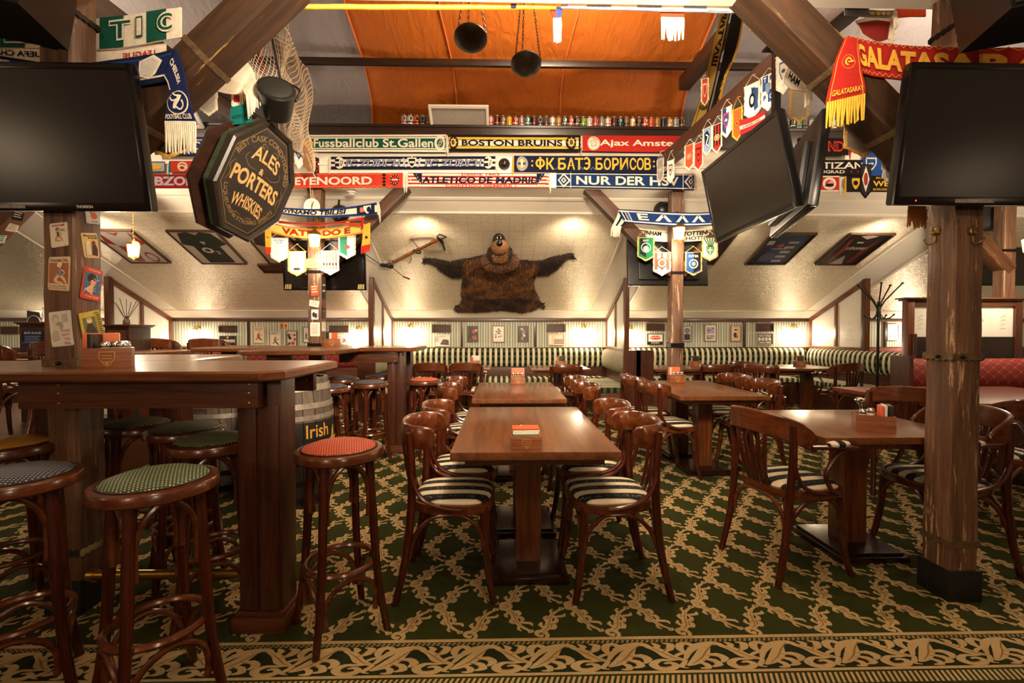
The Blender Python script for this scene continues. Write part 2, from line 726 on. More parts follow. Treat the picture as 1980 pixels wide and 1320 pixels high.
def stripe_mat(name, axis, period, check_axis=None, cream='d9cfae', dark='17181a', green='3c4a2c', ph=0.0):
    """woven upholstery stripes across the given axis"""
    if name in MATS:
        return MATS[name]
    m, nt, b = nmat(name)
    v = coords(nt)
    sp = N(nt, 'ShaderNodeSeparateXYZ')
    nt.links.new(v, sp.inputs[0])
    t = math_n(nt, 'FRACT', math_n(nt, 'ADD', math_n(nt, 'DIVIDE', sp.outputs[axis], period), 10.0 + ph))
    n = noise(nt, v, 60, 3, 0.6)
    cr = ramp(nt, n, [(0.3, tuple(x * 0.85 for x in lin(cream)[:3])), (0.7, cream)])
    if check_axis:
        q = math_n(nt, 'FRACT', math_n(nt, 'ADD', math_n(nt, 'DIVIDE', sp.outputs[check_axis], period), 10.25))
        dk = ramp(nt, q, [(0.0, dark), (0.5, green)], 'CONSTANT')
    else:
        vo = N(nt, 'ShaderNodeTexVoronoi', feature='F1')
        vo.inputs['Scale'].default_value = 42
        nt.links.new(v, vo.inputs['Vector'])
        e = math_n(nt, 'ABSOLUTE', math_n(nt, 'SUBTRACT', t, 0.75))
        inn = math_n(nt, 'LESS_THAN', e, 0.10)
        fl = math_n(nt, 'MULTIPLY', inn, math_n(nt, 'GREATER_THAN', noise(nt, v, 95, 2, 0.6), 0.585))
        dk = ramp(nt, fl, [(0.0, dark), (0.6, '6d675a')], 'CONSTANT')
    ln = ramp(nt, t, [(0.0, '5c5a3c'), (0.05, 'ffffff'), (0.45, '5c5a3c'), (0.5, 'ffffff')], 'CONSTANT')
    mu = N(nt, 'ShaderNodeMixRGB', blend_type='MULTIPLY')
    mu.inputs[0].default_value = 0.45
    nt.links.new(cr, mu.inputs[1])
    nt.links.new(ln, mu.inputs[2])
    mx = N(nt, 'ShaderNodeMixRGB')
    nt.links.new(math_n(nt, 'GREATER_THAN', t, 0.5), mx.inputs[0])
    nt.links.new(mu.outputs[0], mx.inputs[1])
    nt.links.new(dk, mx.inputs[2])
    nt.links.new(mx.outputs[0], b.inputs['Base Color'])
    setin(b, Roughness=0.85)
    b.inputs['Specular IOR Level'].default_value = 0.2
    bump(nt, b, noise(nt, v, 300, 1), 0.2, 0.002)
    MATS[name] = m
    return m


def wallpaper():
    m, nt, b = nmat('striped_wallpaper')
    v = coords(nt)
    sp = N(nt, 'ShaderNodeSeparateXYZ')
    nt.links.new(v, sp.inputs[0])
    t = math_n(nt, 'FRACT', math_n(nt, 'ADD', math_n(nt, 'DIVIDE', sp.outputs['X'], 0.098), 200.0))
    c = ramp(nt, t, [(0.0, '4d5043'), (0.07, 'bfc2ac'), (0.36, '777a68'), (0.40, 'a9ad95'), (0.56, '4d5043'), (0.63, 'cfd0bb'), (0.95, '777a68')], 'CONSTANT')
    nt.links.new(c, b.inputs['Base Color'])
    setin(b, Roughness=0.6)
    bump(nt, b, noise(nt, v, 120, 2), 0.08, 0.002)
    return m


def embossed():
    """shiny embossed ceiling paper: scrolls in square fields"""
    m, nt, b = nmat('embossed_ceiling_paper')
    v = coords(nt)
    br = N(nt, 'ShaderNodeTexBrick')
    br.offset = 0.0
    setin(br, Scale=1.0, Mortar_Size=0.004)
    br.inputs['Brick Width'].default_value = 0.175
    br.inputs['Row Height'].default_value = 0.175
    br.inputs['Color1'].default_value = (1, 1, 1, 1)
    br.inputs['Color2'].default_value = (1, 1, 1, 1)
    br.inputs['Mortar'].default_value = (0, 0, 0, 1)
    nt.links.new(v, br.inputs['Vector'])
    w = N(nt, 'ShaderNodeTexWave', wave_type='RINGS')
    setin(w, Scale=15.0, Distortion=9.0, Detail=2.0)
    w.inputs['Detail Scale'].default_value = 2.6
    nt.links.new(v, w.inputs['Vector'])
    n = noise(nt, v, 70, 4, 0.7)
    h = math_n(nt, 'ADD', math_n(nt, 'MULTIPLY', w.outputs['Fac'], 0.7), math_n(nt, 'MULTIPLY', n, 0.9))
    col = ramp(nt, h, [(0.3, 'c6b799'), (0.8, 'e2d5ba'), (1.2, 'ebe0c8')])
    h = math_n(nt, 'SUBTRACT', h, math_n(nt, 'MULTIPLY', math_n(nt, 'SUBTRACT', 1.0, br.outputs['Color']), 0.4))
    mu = N(nt, 'ShaderNodeMixRGB', blend_type='MULTIPLY')
    mu.inputs[0].default_value = 0.2
    nt.links.new(col, mu.inputs[1])
    nt.links.new(br.outputs['Color'], mu.inputs[2])
    nt.links.new(mu.outputs[0], b.inputs['Base Color'])
    setin(b, Roughness=0.26, Metallic=0.35)
    b.inputs['Specular IOR Level'].default_value = 0.7
    bump(nt, b, h, 0.45, 0.008)
    return m


WALLP = wallpaper()
EMBOSS = embossed()

# ------------------------------------------------------------------ room shell
XL, XR = -10.2, 10.2
struct(MB().box(XL, -3.0, -0.12, XR, 8.5, -0.012), 'floor', plain('screed', '55504a', 0.8))
struct(MB().box(XL, 8.35, 0, XR, 8.5, 1.5), 'wall_back', WALLP)
struct(MB().box(XL - .15, -3.0, 0, XL, 8.5, 4.4), 'wall_left', CREAM)
struct(MB().box(XR, -3.0, 0, XR + .15, 8.5, 4.4), 'wall_right', CREAM)
struct(MB().box(XL, -3.15, 0, XR, -3.0, 2.95), 'wall_front', plain('brown_wall', '6b4a33', 0.7))
# sloped ceiling over the back bays (2.83 high at the far purlin, 1.5 at the knee wall)
mb = MB()
mb.prism([(8.5, slope_z(8.5)), (5.36, slope_z(5.36)), (5.36, slope_z(5.36) + .15), (8.5, slope_z(8.5) + .15)], XL, XR, None,
         Matrix(((0, 0, 1, 0), (1, 0, 0, 0), (0, 1, 0, 0), (0, 0, 0, 1))))
struct(mb, 'ceiling', CREAM)
# boxed far purlin: soffit, face towards the camera, shelf on top
struct(MB().box(XL, 5.0, 2.83, XR, 5.39, 3.45), 'beam', CREAM2)
struct(MB().box(XL, 4.94, 3.262, XR, 5.0, 3.452, None, 0.004), 'beam', DARKX)
struct(MB().box(XL, 4.93, 3.452, XR, 5.62, 3.478, None, 0.004), 'trim_1', DARKX)
struct(MB().box(XL, 4.985, 3.055, XR, 5.0, 3.075, None, 0.003), 'trim_2', CREAM)
struct(MB().box(XL, 4.985, 2.83, XR, 5.0, 2.85, None, 0.003), 'trim_3', CREAM)
# near purlin and the flat ceiling over the camera
struct(MB().box(XL, 1.84, 2.83, XR, 2.21, 3.55), 'beam', CREAM2)
struct(MB().box(XL, -3.0, 2.9, XR, 1.84, 3.0), 'ceiling', CREAM)
# mouldings along the ceiling
for i, (y, w) in enumerate(((5.37, 0.05), (5.61, 0.025), (8.03, 0.02))):
    mb = MB()
    mb.bar((XL, y, slope_z(y) - 0.004), (XR, y, slope_z(y) - 0.004), w, 0.02, SL_N, None, 0.003)
    struct(mb, 'trim_%d' % (4 + i), CREAM2)
BAYS = [(-9.6, -6.2), (-5.62, -2.28), (-1.745, 1.59), (2.19, 5.43), (6.0, 9.6)]
k = 7
for x0, x1 in BAYS:
    # local frame of the panel: x along the room, y up the slope, z into the room
    M = Matrix(((1, 0, 0, (x0 + x1) / 2), (0, SL_UP.y, SL_N.y, 8.02), (0, SL_UP.z, SL_N.z, slope_z(8.02)), (0, 0, 0, 1)))
    h = (8.02 - 5.62) * SL_L
    w = (x1 - x0) / 2
    o = struct(MB().box(-w, 0, -0.004, w, h, 0.006), 'ceiling_panel', EMBOSS)
    o.matrix_world = M
    for a, c in (((-w, 0), (-w, h)), ((w, 0), (w, h))):
        mb = MB()
        mb.bar((a[0], a[1], 0.006), (c[0], c[1], 0.006), 0.022, 0.018, (0, 0, 1), None, 0.003)
        o = struct(mb, 'trim_%d' % k, CREAM2)
        o.matrix_world = M
        k += 1
# back wall woodwork
struct(MB().box(XL, 8.30, 1.455, XR, 8.35, 1.5, None, 0.006), 'trim_%d' % k, PANELX)
struct(MB().box(XL, 8.315, 0.955, XR, 8.35, 0.985, None, 0.004), 'trim_%d' % (k + 1), PANELX)
struct(MB().box(XL, 8.325, 0, XR, 8.35, 0.955, None), 'wainscot_panel', PANELZ)
k += 2
for px in (480, 893, 1035, 1440, 1712, 190):
    x = at(px, 640, 8.33).x
    struct(MB().box(x - .022, 8.325, 0.985, x + .022, 8.35, 1.455, None, 0.004), 'trim_%d' % k, PANELZ)
    k += 1

# roof space over the middle aisle: boards, and the parachute hung below them
mb = MB()
mb.add([(XL, 5.7, 3.40), (XR, 5.7, 3.40), (XR, 3.55, 4.40), (XL, 3.55, 4.40)], [(0, 1, 2, 3)])
mb.add([(XL, 1.7, 3.5), (XR, 1.7, 3.5), (XR, 3.55, 4.40), (XL, 3.55, 4.40)], [(3, 2, 1, 0)])
struct(mb, 'roof', plain('grey_roof_lining', 'b5aea6', 0.8, 0, 0.06, 5, 0.1), 0)


def parachute_mat(name, col, tr=0.25):
    m, nt, b = nmat(name)
    v = coords(nt)
    n = noise(nt, v, 1.6, 3, 0.5, 0.6)
    c = lin(col)
    nt.links.new(ramp(nt, n, [(0.3, tuple(x * .86 for x in c[:3])), (0.7, c[:3])]), b.inputs['Base Color'])
    setin(b, Roughness=0.6)
    b.inputs['Specular IOR Level'].default_value = 0.25
    w = noise(nt, coords(nt, (3, 1.2, 1.2)), 2.6, 3, 0.55, 1.5)
    bump(nt, b, w, 0.35, 0.05)
    return m


chute = thing('parachute_canopy', 'orange and grey parachute cloth hung under the roof above the beer cans', 'parachute', (0, 0, 0))
PORANGE, PGREY = parachute_mat('orange_nylon', 'c86c24'), parachute_mat('grey_nylon', '9d979b')
SEAM = plain('orange_seam', 'e0763a', 0.6)


def chute_pt(x, t):
    """t 0 at the shelf, 1 at the ridge"""
    y = 5.50 - 1.9 * t
    z = 3.47 + 0.86 * t - 0.05 * math.sin(PI * t) + 0.018 * math.sin(x * 3.1 + t * 2) * math.sin(PI * t)
    return Vector((x, y, z))


def chute_x(px0, px1, t):
    """edge of a cloth field that runs from pixel px0 at the shelf to px1 near the frame top"""
    a = at(px0, 250, 5.48).x
    b = at(px1, 18, 4.05).x
    bow = 0.10 * math.sin(PI * min(t / .75, 1)) * (1 if a < 0 else -1)
    return a + (b - a) * t / 0.76 + bow


edges = [lambda t: -5.5, lambda t: chute_x(716, 668, t), lambda t: chute_x(872, 850, t), lambda t: chute_x(1092, 1118, t), lambda t: chute_x(1316, 1386, t), lambda t: 5.5]
for i in range(5):
    a, b = edges[i], edges[i + 1]
    MB().grid(lambda u, v: chute_pt(a(v) * (1 - u) + b(v) * u, v) + Vector((0, 0, -0.02 * math.sin(PI * u) * math.sin(PI * v))), 24, 24,
              PGREY if i in (0, 4) else PORANGE).build('cloth_field', None, chute)
for i in range(1, 5):
    e = edges[i]
    MB().tube([chute_pt(e(t / 16), t / 16) + Vector((0, -.004, -.006)) for t in range(17)], 0.008, 6).build('seam', SEAM, chute)
# dark tie rod and rafters under the cloth
struct(MB().box(-5, 4.40, 3.80, 5, 4.44, 3.86, None, 0.004), 'roof_beam', DARKX)
for px0, py0, px1, py1 in ((1322, 163, 1408, 60), (664, -20, 540, -60)):
    mb = MB()
    mb.bar(at(px0, py0, 4.36), at(px1, py1, 3.55), 0.10, 0.12, (0, 0, 1), None, 0.006)
    struct(mb, 'roof_beam', DARKX)
# tie beams along the room, at the posts, that carry the pennants
for x in (1.80, -2.16):
    mb = MB()
    mb.bar((x, 2.21, 2.945), (x, 4.94, 3.125), .12, .13, (0, 0, 1), None, .006)
    struct(mb, 'roof_beam', wood('tie_beam', '2a170d', '44281a', '5a3824', 'Y', 0.5))

# ------------------------------------------------------------------ old timber posts


def timber(x0, y0, z0, x1, y1, z1, seed=1, amp=0.004, nz=18):
    rr = random.Random(seed)
    ph = [rr.random() * 6 for _ in range(8)]

    def wob(i, z):
        return amp * (math.sin(z * 5.1 + ph[i]) * .6 + math.sin(z * 13.7 + ph[i + 4]) * .4)
    b = MB()
    c = 0.008
    base = [(x0 + c, y0), (x1 - c, y0), (x1, y0 + c), (x1, y1 - c), (x1 - c, y1), (x0 + c, y1), (x0, y1 - c), (x0, y0 + c)]
    vs, fs = [], []
    for i in range(nz + 1):
        z = z0 + (z1 - z0) * i / nz
        for j, (x, y) in enumerate(base):
            vs.append((x + wob(j // 2 % 4, z), y + wob((j // 2 + 1) % 4, z), z))
    for i in range(nz):
        for j in range(8):
            fs.append((i * 8 + j, i * 8 + (j + 1) % 8, (i + 1) * 8 + (j + 1) % 8, (i + 1) * 8 + j))
    fs.append(list(range(8))[::-1])
    fs.append([nz * 8 + j for j in range(8)])
    return b.add(vs, fs)


def strap(parent, x0, y0, x1, y1, z, h=0.032, mat=IRON, bolts=((0.5, 0),)):
    """hammered iron band round a post with scalloped edges"""
    d = 0.007
    pts = []
    for (ax, ay), (bx, by) in zip([(x0 - d, y0 - d), (x1 + d, y0 - d), (x1 + d, y1 + d), (x0 - d, y1 + d)], [(x1 + d, y0 - d), (x1 + d, y1 + d), (x0 - d, y1 + d), (x0 - d, y0 - d)]):
        for i in range(10):
            t = i / 10
            pts.append((ax + (bx - ax) * t, ay + (by - ay) * t))
    b = MB()
    n = len(pts)
    vs = []
    for r in range(2):
        for i, (x, y) in enumerate(pts):
            s = 0.12 * h * (1 if i % 2 else -1)
            o = 1.0 if r == 0 else 0.9
            cx, cy = (x0 + x1) / 2, (y0 + y1) / 2
            vs += [(cx + (x - cx) * o, cy + (y - cy) * o, z - h / 2 - s), (cx + (x - cx) * o, cy + (y - cy) * o, z + h / 2 + s)]
    fs = []
    for i in range(n):
        j = (i + 1) % n
        fs += [(2 * i, 2 * j, 2 * j + 1, 2 * i + 1), (2 * i + 1, 2 * j + 1, 2 * (n + j) + 1, 2 * (n + i) + 1), (2 * i, 2 * (n + i), 2 * (n + j), 2 * j)]
    b.add(vs, fs)
    s = b.build('iron_strap', mat, parent)
    for t, side in bolts:
        mb = MB()
        if side == 0:
            c = (x0 + (x1 - x0) * t, y0 - d - .004, z)
        else:
            c = ((x1 + d + .004) if side == 1 else (x0 - d - .004), y0 + (y1 - y0) * t, z)
        mb.ellipsoid(c, (.010, .010, .010), 10, 6)
        mb.build('bolt', IRONB, s)
    return s


def brace(parent, a, b, w=0.13, name='brace', mat=OLDX):
    """diagonal brace; a low end at the post, b high end at the purlin"""
    m = MB()
    a, b = Vector(a), Vector(b)
    d = (b - a)
    L = d.length
    ang = math.atan2(d.z, d.x)
    m.box(0, -w / 2, -w / 2, L, w / 2, w / 2, None, 0.008)
    o = m.build(name, mat, parent)
    o.location = a
    o.rotation_euler = (0, -ang, 0)
    return o


PW = 0.1375
xr = at(1842, 700, 2.05).x
xl = at(86, 700, 2.05).x
post_r = thing('timber_post', 'worn brown timber post with two brass coat hooks and iron bands', 'post', (0, 0, 0))
timber(xr, 2.05, 0, xr + PW, 2.05 + PW, 2.83, 3).build('timber', OLDZ, post_r)
strap(post_r, xr, 2.05, xr + PW, 2.05 + PW, at(1842, 690, 2.05).z, .032, IRON, ((.28, 0), (.45, 2)))
strap(post_r, xr, 2.05, xr + PW, 2.05 + PW, at(1842, 1052, 2.05).z, .03, IRON, ())
strap(post_r, xr, 2.05, xr + PW, 2.05 + PW, 2.66, .024, IRONB, ((.3, 0),))
MB().box(xr - .012, 2.038, 0, xr + PW + .012, 2.05 + PW + .012, .145, None, .004).build('base_cladding', plain('black_mesh', '0d0c0b', 0.6, 0.2, 0.4, 90, 0.6), post_r)
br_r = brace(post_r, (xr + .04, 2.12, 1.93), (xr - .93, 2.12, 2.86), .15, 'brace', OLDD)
post_l = thing('timber_post', 'brown timber post inside the bar table covered with tin signs', 'post', (0, 0, 0))
timber(xl, 2.05, 0, xl + PW, 2.05 + PW, 2.83, 5).build('timber', OLDZN, post_l)
strap(post_l, xl, 2.05, xl + PW, 2.05 + PW, at(115, 702, 2.05).z, .034, IRON, ((.5, 0),))
strap(post_l, xl, 2.05, xl + PW, 2.05 + PW, .27, .03, CHROME, ())
strap(post_l, xl, 2.05, xl + PW, 2.05 + PW, 2.66, .024, IRONB, ((.3, 0),))
MB().box(xl - .012, 2.038, 0, xl + PW + .012, 2.05 + PW + .012, .145, None, .004).build('base_cladding', MATS['black_mesh'], post_l)
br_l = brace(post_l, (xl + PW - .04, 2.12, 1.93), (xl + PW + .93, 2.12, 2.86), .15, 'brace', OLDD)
for b_, s_ in ((br_r, 1), (br_l, 1)):
    L = 1.34
    for u in (.30, .60):
        m = MB().box(u * L - .014, -.078, -.078, u * L + .014, .078, .078, None, .002)
        o = m.build('iron_strap', IRON, b_)
FY = 5.04
xfl = at(595.5, 640, FY).x
xfr = at(1298, 640, FY).x
post_fl = thing('timber_post', 'far timber post with a lit lantern and small notices, behind the crest pennants', 'post')
timber(xfl, FY, 0, xfl + PW + .01, FY + PW, 2.83, 8, .003).build('timber', OLDZ, post_fl)
post_fr = thing('timber_post', 'far timber post with a lit lantern standing behind the middle row table', 'post')
timber(xfr, FY, 0, xfr + PW, FY + PW, 2.83, 9, .003).build('timber', OLDZ, post_fr)
for p_, x_ in ((post_fl, xfl), (post_fr, xfr)):
    strap(p_, x_, FY, x_ + PW, FY + PW, at(600, 668, FY).z, .05, IRONB, ())
    strap(p_, x_, FY, x_ + PW, FY + PW, at(600, 525, FY).z, .03, IRONB, ())
    for s_ in (-1, 1):
        xx = x_ + (PW if s_ > 0 else 0)
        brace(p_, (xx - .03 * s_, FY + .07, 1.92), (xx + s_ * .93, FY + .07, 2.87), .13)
# third post of the far row, with its brightly lit brace
xo = at(1943, 500, 5.2).x
post_o = thing('timber_post', 'timber post beside the glazed booth, lit by a lamp, brace at its top', 'post')
timber(xo, 5.2, 0, xo + PW, 5.2 + PW, 2.83, 11, .003).build('timber', OLDZN, post_o)
brace(post_o, (xo + .1, 5.27, 1.98), (xo - .75, 5.27, 2.83), .14)
strap(post_o, xo, 5.2, xo + PW, 5.2 + PW, at(1945, 484, 5.2).z, .03, IRONB, ())
xo = -5.62
post_p = thing('timber_post', 'timber post at the bar side carrying a board of small pictures', 'post')
timber(xo - PW, 4.9, 0, xo, 4.9 + PW, 2.83, 12, .003).build('timber', OLDZN, post_p)
brace(post_p, (xo - .1, 4.97, 1.98), (xo + .75, 4.97, 2.83), .17)

# ------------------------------------------------------------------ glazed partitions between the bays
FROST = None


def frosted():
    m, nt, b = nmat('frosted_glass')
    tr = N(nt, 'ShaderNodeBsdfTranslucent')
    tr.inputs[0].default_value = (0.86, 0.84, 0.78, 1)
    setin(b, Roughness=0.35)
    n = noise(nt, coords(nt), 8, 3)
    nt.links.new(ramp(nt, n, [(0.3, 'efebe0'), (0.7, 'f8f5ec')]), b.inputs['Base Color'])
    mx = N(nt, 'ShaderNodeMixShader')
    mx.inputs[0].default_value = 0.5
    nt.links.new(b.outputs[0], mx.inputs[1])
    nt.links.new(tr.outputs[0], mx.inputs[2])
    nt.links.new(mx.outputs[0], nt.nodes['Material Output'].inputs['Surface'])
    return m


FROST = frosted()
ETCH = ink('a8a294')
wn = 1
for X, side in ((-5.93, 1), (-1.99, 1), (1.93, -1), (5.71, -1)):
    y0, y1, zb = 6.98, 8.30, 0.93
    fo = MB().box(X - .04, y0, .9, X + .04, y0 + .085, slope_z(y0) - .015, None, .006)
    f = struct(fo, 'window_%d' % wn, PANELZ)
    for dx in (-.025, 0, .025):
        MB().box(X + dx - .007, y0 - .006, .92, X + dx + .007, y0 + .002, slope_z(y0) - .03, None, .002).build('window_frame', FRAMEZ, f)
    MB().box(X - .03, y0 + .085, zb, X + .03, y1, zb + .085, None, .005).build('window_frame', FRAMEY, f)
    MB().box(X - .028, 7.60, zb + .085, X + .028, 7.66, slope_z(7.63) - .09, None, .005).build('window_frame', FRAMEZ, f)
    MB().box(X - .03, y1 - .06, zb + .085, X + .03, y1, slope_z(y1) - .05, None, .005).build('window_frame', FRAMEZ, f)
    MB().bar((X, y0 + .03, slope_z(y0) - .06), (X, y1, slope_z(y1) - .045), .062, .075, (0, .4, 1), None, .005).build('window_frame', FRAMEY, f)
    for a, c in ((y0 + .08, 7.605), (7.655, y1 - .055)):
        p = MB().prism([(a, zb + .08), (c, zb + .08), (c, slope_z(c) - .08), (a, slope_z(a) - .08)], X - .005, X + .005, None,
                       Matrix(((0, 0, 1, 0), (1, 0, 0, 0), (0, 1, 0, 0), (0, 0, 0, 1)))).build('pane', FROST, f)
        pr = Print(.0004)
        mid = (a + c) / 2
        for i in range(4):
            pr.rect(mid - .06 - .02 * (i % 2), 1.30 - i * .035, mid + .06 + .02 * (i % 2), 1.306 - i * .035, ETCH)
        pr.ring(mid, 1.40, .035, .004, ETCH, 16)
        pr.stroke([(mid - .12, 1.12), (mid - .06, 1.16), (mid, 1.12), (mid + .06, 1.16), (mid + .12, 1.12)], [.002, .006, .006, .006, .002], ETCH, 4)
        sx = -1 if side > 0 else 1
        pr.build('etched_pattern', p, lambda x, y, z: Vector((X + side * (.0055 + z), x, y)))
    wn += 1
# ------------------------------------------------------------------ carpet with scroll lattice and border
def carpet_mat(name, lo, hi, sc=240):
    m, nt, b = nmat(name)
    v = coords(nt)
    n = noise(nt, v, sc, 2, 0.6)
    n2 = noise(nt, v, 2.2, 4, 0.6)
    c = ramp(nt, math_n(nt, 'ADD', math_n(nt, 'MULTIPLY', n, 0.6), math_n(nt, 'MULTIPLY', n2, 0.4)), [(0.3, lo), (0.7, hi)])
    nt.links.new(c, b.inputs['Base Color'])
    setin(b, Roughness=0.95)
    b.inputs['Specular IOR Level'].default_value = 0.1
    bump(nt, b, n, 0.5, 0.006)
    return m


CGREEN = carpet_mat('green_carpet_pile', '1d200b', '31330f')
CCREAM = carpet_mat('cream_carpet_pile', '86704c', 'b0986e')
CBROWN = carpet_mat('brown_carpet_pile', '6b4a24', '80602f')
CBLACK = carpet_mat('dark_carpet_pile', '171a0e', '22270f')
carpet = thing('patterned_carpet', 'green fitted carpet with cream scroll lattice and leafy border', 'carpet')
MB().box(-6.4, 0.2, -0.012, 7.2, 8.32, 0.0).build('carpet_ground', CGREEN, carpet, 0)


def scroll():
    p = Print(.00006)
    p.stroke([(.10, .085), (.045, .10), (.03, .04), (.08, .0), (.15, .03), (.17, .11), (.11, .17), (.02, .155)], [.05, .06, .07, .08, .09, .085, .06, .02], 0, 2)
    p.stroke([(.15, .04), (.27, .07), (.42, .035), (.58, -.015), (.75, -.03), (.90, .0), (.97, .03)], [.09, .10, .10, .085, .06, .04, .02], 0, 2)
    p.stroke([(.30, .07), (.36, .15), (.45, .13), (.46, .085)], [.03, .08, .08, .03], 0, 2)
    p.stroke([(.46, .03), (.54, .10), (.63, .08), (.63, .035)], [.03, .07, .07, .02], 0, 2)
    p.stroke([(.27, .05), (.30, -.05), (.39, -.06)], [.05, .075, .02], 0, 2)
    p.stroke([(.45, .0), (.52, -.085), (.62, -.075)], [.04, .065, .02], 0, 2)
    p.stroke([(.62, -.01), (.72, .075), (.80, .13), (.87, .11)], [.04, .06, .06, .02], 0, 2)
    p.stroke([(.68, -.02), (.78, -.10), (.86, -.09)], [.03, .05, .02], 0, 2)
    p.stroke([(.90, .0), (.98, -.02), (1.0, .035), (.95, .045)], [.03, .035, .035, .02], 0, 2)
    p.ell(1.035, .085, .014, .014, 0, 6)
    q = Print(.00006)
    q.stroke([(.18, .05), (.30, .08), (.44, .04), (.60, -.012), (.78, -.03)], [.008, .018, .018, .014, .005], 0, 2)
    q.stroke([(.07, .05), (.10, .04), (.13, .08), (.09, .12)], [.006, .016, .016, .005], 0, 2)
    q.stroke([(.37, .12), (.42, .09), (.44, .05)], [.006, .014, .006], 0, 1)
    q.stroke([(.34, -.03), (.36, .02), (.42, .04)], [.006, .014, .006], 0, 1)
    q.stroke([(.55, -.06), (.57, -.02), (.62, -.01)], [.005, .012, .005], 0, 1)
    return p, q


def flatten(p):
    vs, fs = [], []
    for pts, faces, mat, z in p.items:
        k = len(vs)
        vs += [(x, y, z) for x, y in pts]
        fs += [[a + k for a in f] for f in faces]
    return np.array(vs), fs


def tri_quads(fs):
    return [list(f) for f in fs]


def stamped(name, motif, xf, mat, z, parent):
    """one mesh holding the motif at many affine places"""
    v, f = motif
    nv = len(v)
    fl = np.concatenate([np.array(a) for a in f])
    cnt = np.array([len(a) for a in f])
    V, Fl, C = [], [], []
    for i, (A, t) in enumerate(xf):
        q = v[:, :2] @ A.T + t
        V.append(np.column_stack([q, z + v[:, 2] + .00003 * (i % 3)]))
        Fl.append(fl + i * nv)
        C.append(cnt)
    V, Fl, C = np.concatenate(V), np.concatenate(Fl), np.concatenate(C)
    me = bpy.data.meshes.new(name)
    me.vertices.add(len(V))
    me.vertices.foreach_set('co', V.astype(np.float32).ravel())
    me.loops.add(len(Fl))
    me.loops.foreach_set('vertex_index', Fl.astype(np.int32))
    me.polygons.add(len(C))
    me.polygons.foreach_set('loop_start', np.concatenate([[0], np.cumsum(C)[:-1]]).astype(np.int32))
    me.materials.append(mat)
    me.update(calc_edges=True)
    me.validate()
    o = bpy.data.objects.new(name, me)
    S.collection.objects.link(o)
    o.parent = parent
    o['kind'] = 'stuff'
    return o


DX, DY = 0.148, 0.2
BY = 1.835                                     # start of the border
pA, pB = scroll()
xf = []
L = math.hypot(DX, DY)
x_ph = at(1025, 1151, None, 0).x
for j in range(0, 34):
    y = BY + 0.02 + DY * j
    for i in range(-44, 50):
        if (i + j) % 2:
            continue
        x = x_ph + i * DX
        if not (-6.3 < x < 7.0) or y > 8.2:
            continue
        # from the node down-right and up-right
        for sy in (-1, 1):
            e = np.array([DX, DY * sy]) / L
            nrm = np.array([-e[1], e[0]]) * (1 if sy < 0 else -1)
            if sy < 0 and y - DY < BY - 0.1:
                continue
            A = np.column_stack([e * .92, nrm * 1.15]) * L
            xf.append((A, np.array([x, y])))
fA, fB = flatten(pA), flatten(pB)
stamped('lattice_pattern', fA, xf, CCREAM, 0.0010, carpet)
stamped('lattice_pattern', fB, [t for t in xf if t[1][1] < 4.2], CBROWN, 0.0016, carpet)
# border: black ground, lines, acanthus scroll, rope
b_ = MB()
for (y0, y1, z, m) in ((1.30, BY - 0.004, .0020, CBLACK), (BY - .018, BY, .0026, CCREAM), (BY - .022, BY - .04, .0024, CGREEN), (1.632, 1.645, .0026, CCREAM), (1.40, 1.632, .0024, CGREEN)):
    b_.add([(-6.4, y0, z), (7.2, y0, z), (7.2, y1, z), (-6.4, y1, z)], [(0, 1, 2, 3)], m)
b_.build('border_ground', None, carpet, 0)
p = Print(.00006)
p.stroke([(.02, .35), (.12, .62), (.30, .86), (.52, .92), (.62, .80)], [.05, .10, .16, .14, .05], 0, 3)
p.stroke([(.40, .88), (.30, .60), (.22, .40), (.10, .22), (.0, .12)], [.10, .18, .20, .14, .03], 0, 3)
p.stroke([(.30, .45), (.44, .50), (.52, .36), (.46, .22)], [.05, .12, .12, .04], 0, 3)
p.stroke([(.24, .35), (.36, .30), (.40, .14), (.30, .08)], [.05, .10, .11, .04], 0, 3)
p.stroke([(.14, .26), (.24, .16), (.24, .04), (.14, .03)], [.05, .09, .09, .03], 0, 3)
p.stroke([(.56, .84), (.70, .70), (.80, .46), (.92, .36), (1.0, .30)], [.06, .14, .16, .10, .05], 0, 3)
p.stroke([(.74, .62), (.86, .72), (.90, .90), (.80, .95)], [.05, .11, .11, .03], 0, 3)
p.stroke([(.68, .70), (.72, .86), (.66, .96)], [.04, .10, .03], 0, 3)
p.stroke([(.95, .36), (.80, .32), (.66, .32), (.56, .18), (.62, .04), (.76, .03), (.84, .14), (.78, .23), (.70, .20)], [.05, .07, .09, .12, .12, .12, .10, .08, .04], 0, 3)
p.stroke([(1.0, .32), (.94, .18), (.90, .08), (.98, .04)], [.05, .08, .06, .02], 0, 3)
p.stroke([(.06, .55), (.02, .72), (.06, .90), (.16, .92), (.20, .80), (.12, .74)], [.05, .10, .12, .11, .08, .03], 0, 3)
p.stroke([(.86, .42), (.98, .55), (1.08, .52)], [.05, .08, .02], 0, 3)
q = Print(.00006)
q.stroke([(.50, .90), (.36, .66), (.24, .40), (.08, .18)], [.01, .025, .025, .01], 0, 3)
q.stroke([(.46, .40), (.36, .46), (.28, .50)], [.008, .022, .008], 0, 2)
q.stroke([(.36, .20), (.28, .30), (.20, .36)], [.008, .022, .008], 0, 2)
q.stroke([(.62, .78), (.74, .60), (.86, .40), (.96, .34)], [.008, .024, .02, .008], 0, 3)
q.stroke([(.84, .84), (.80, .68), (.74, .60)], [.008, .022, .008], 0, 2)
q.stroke([(.62, .10), (.70, .08), (.78, .12)], [.01, .03, .01], 0, 2)
BP, BH = 0.296, 0.15
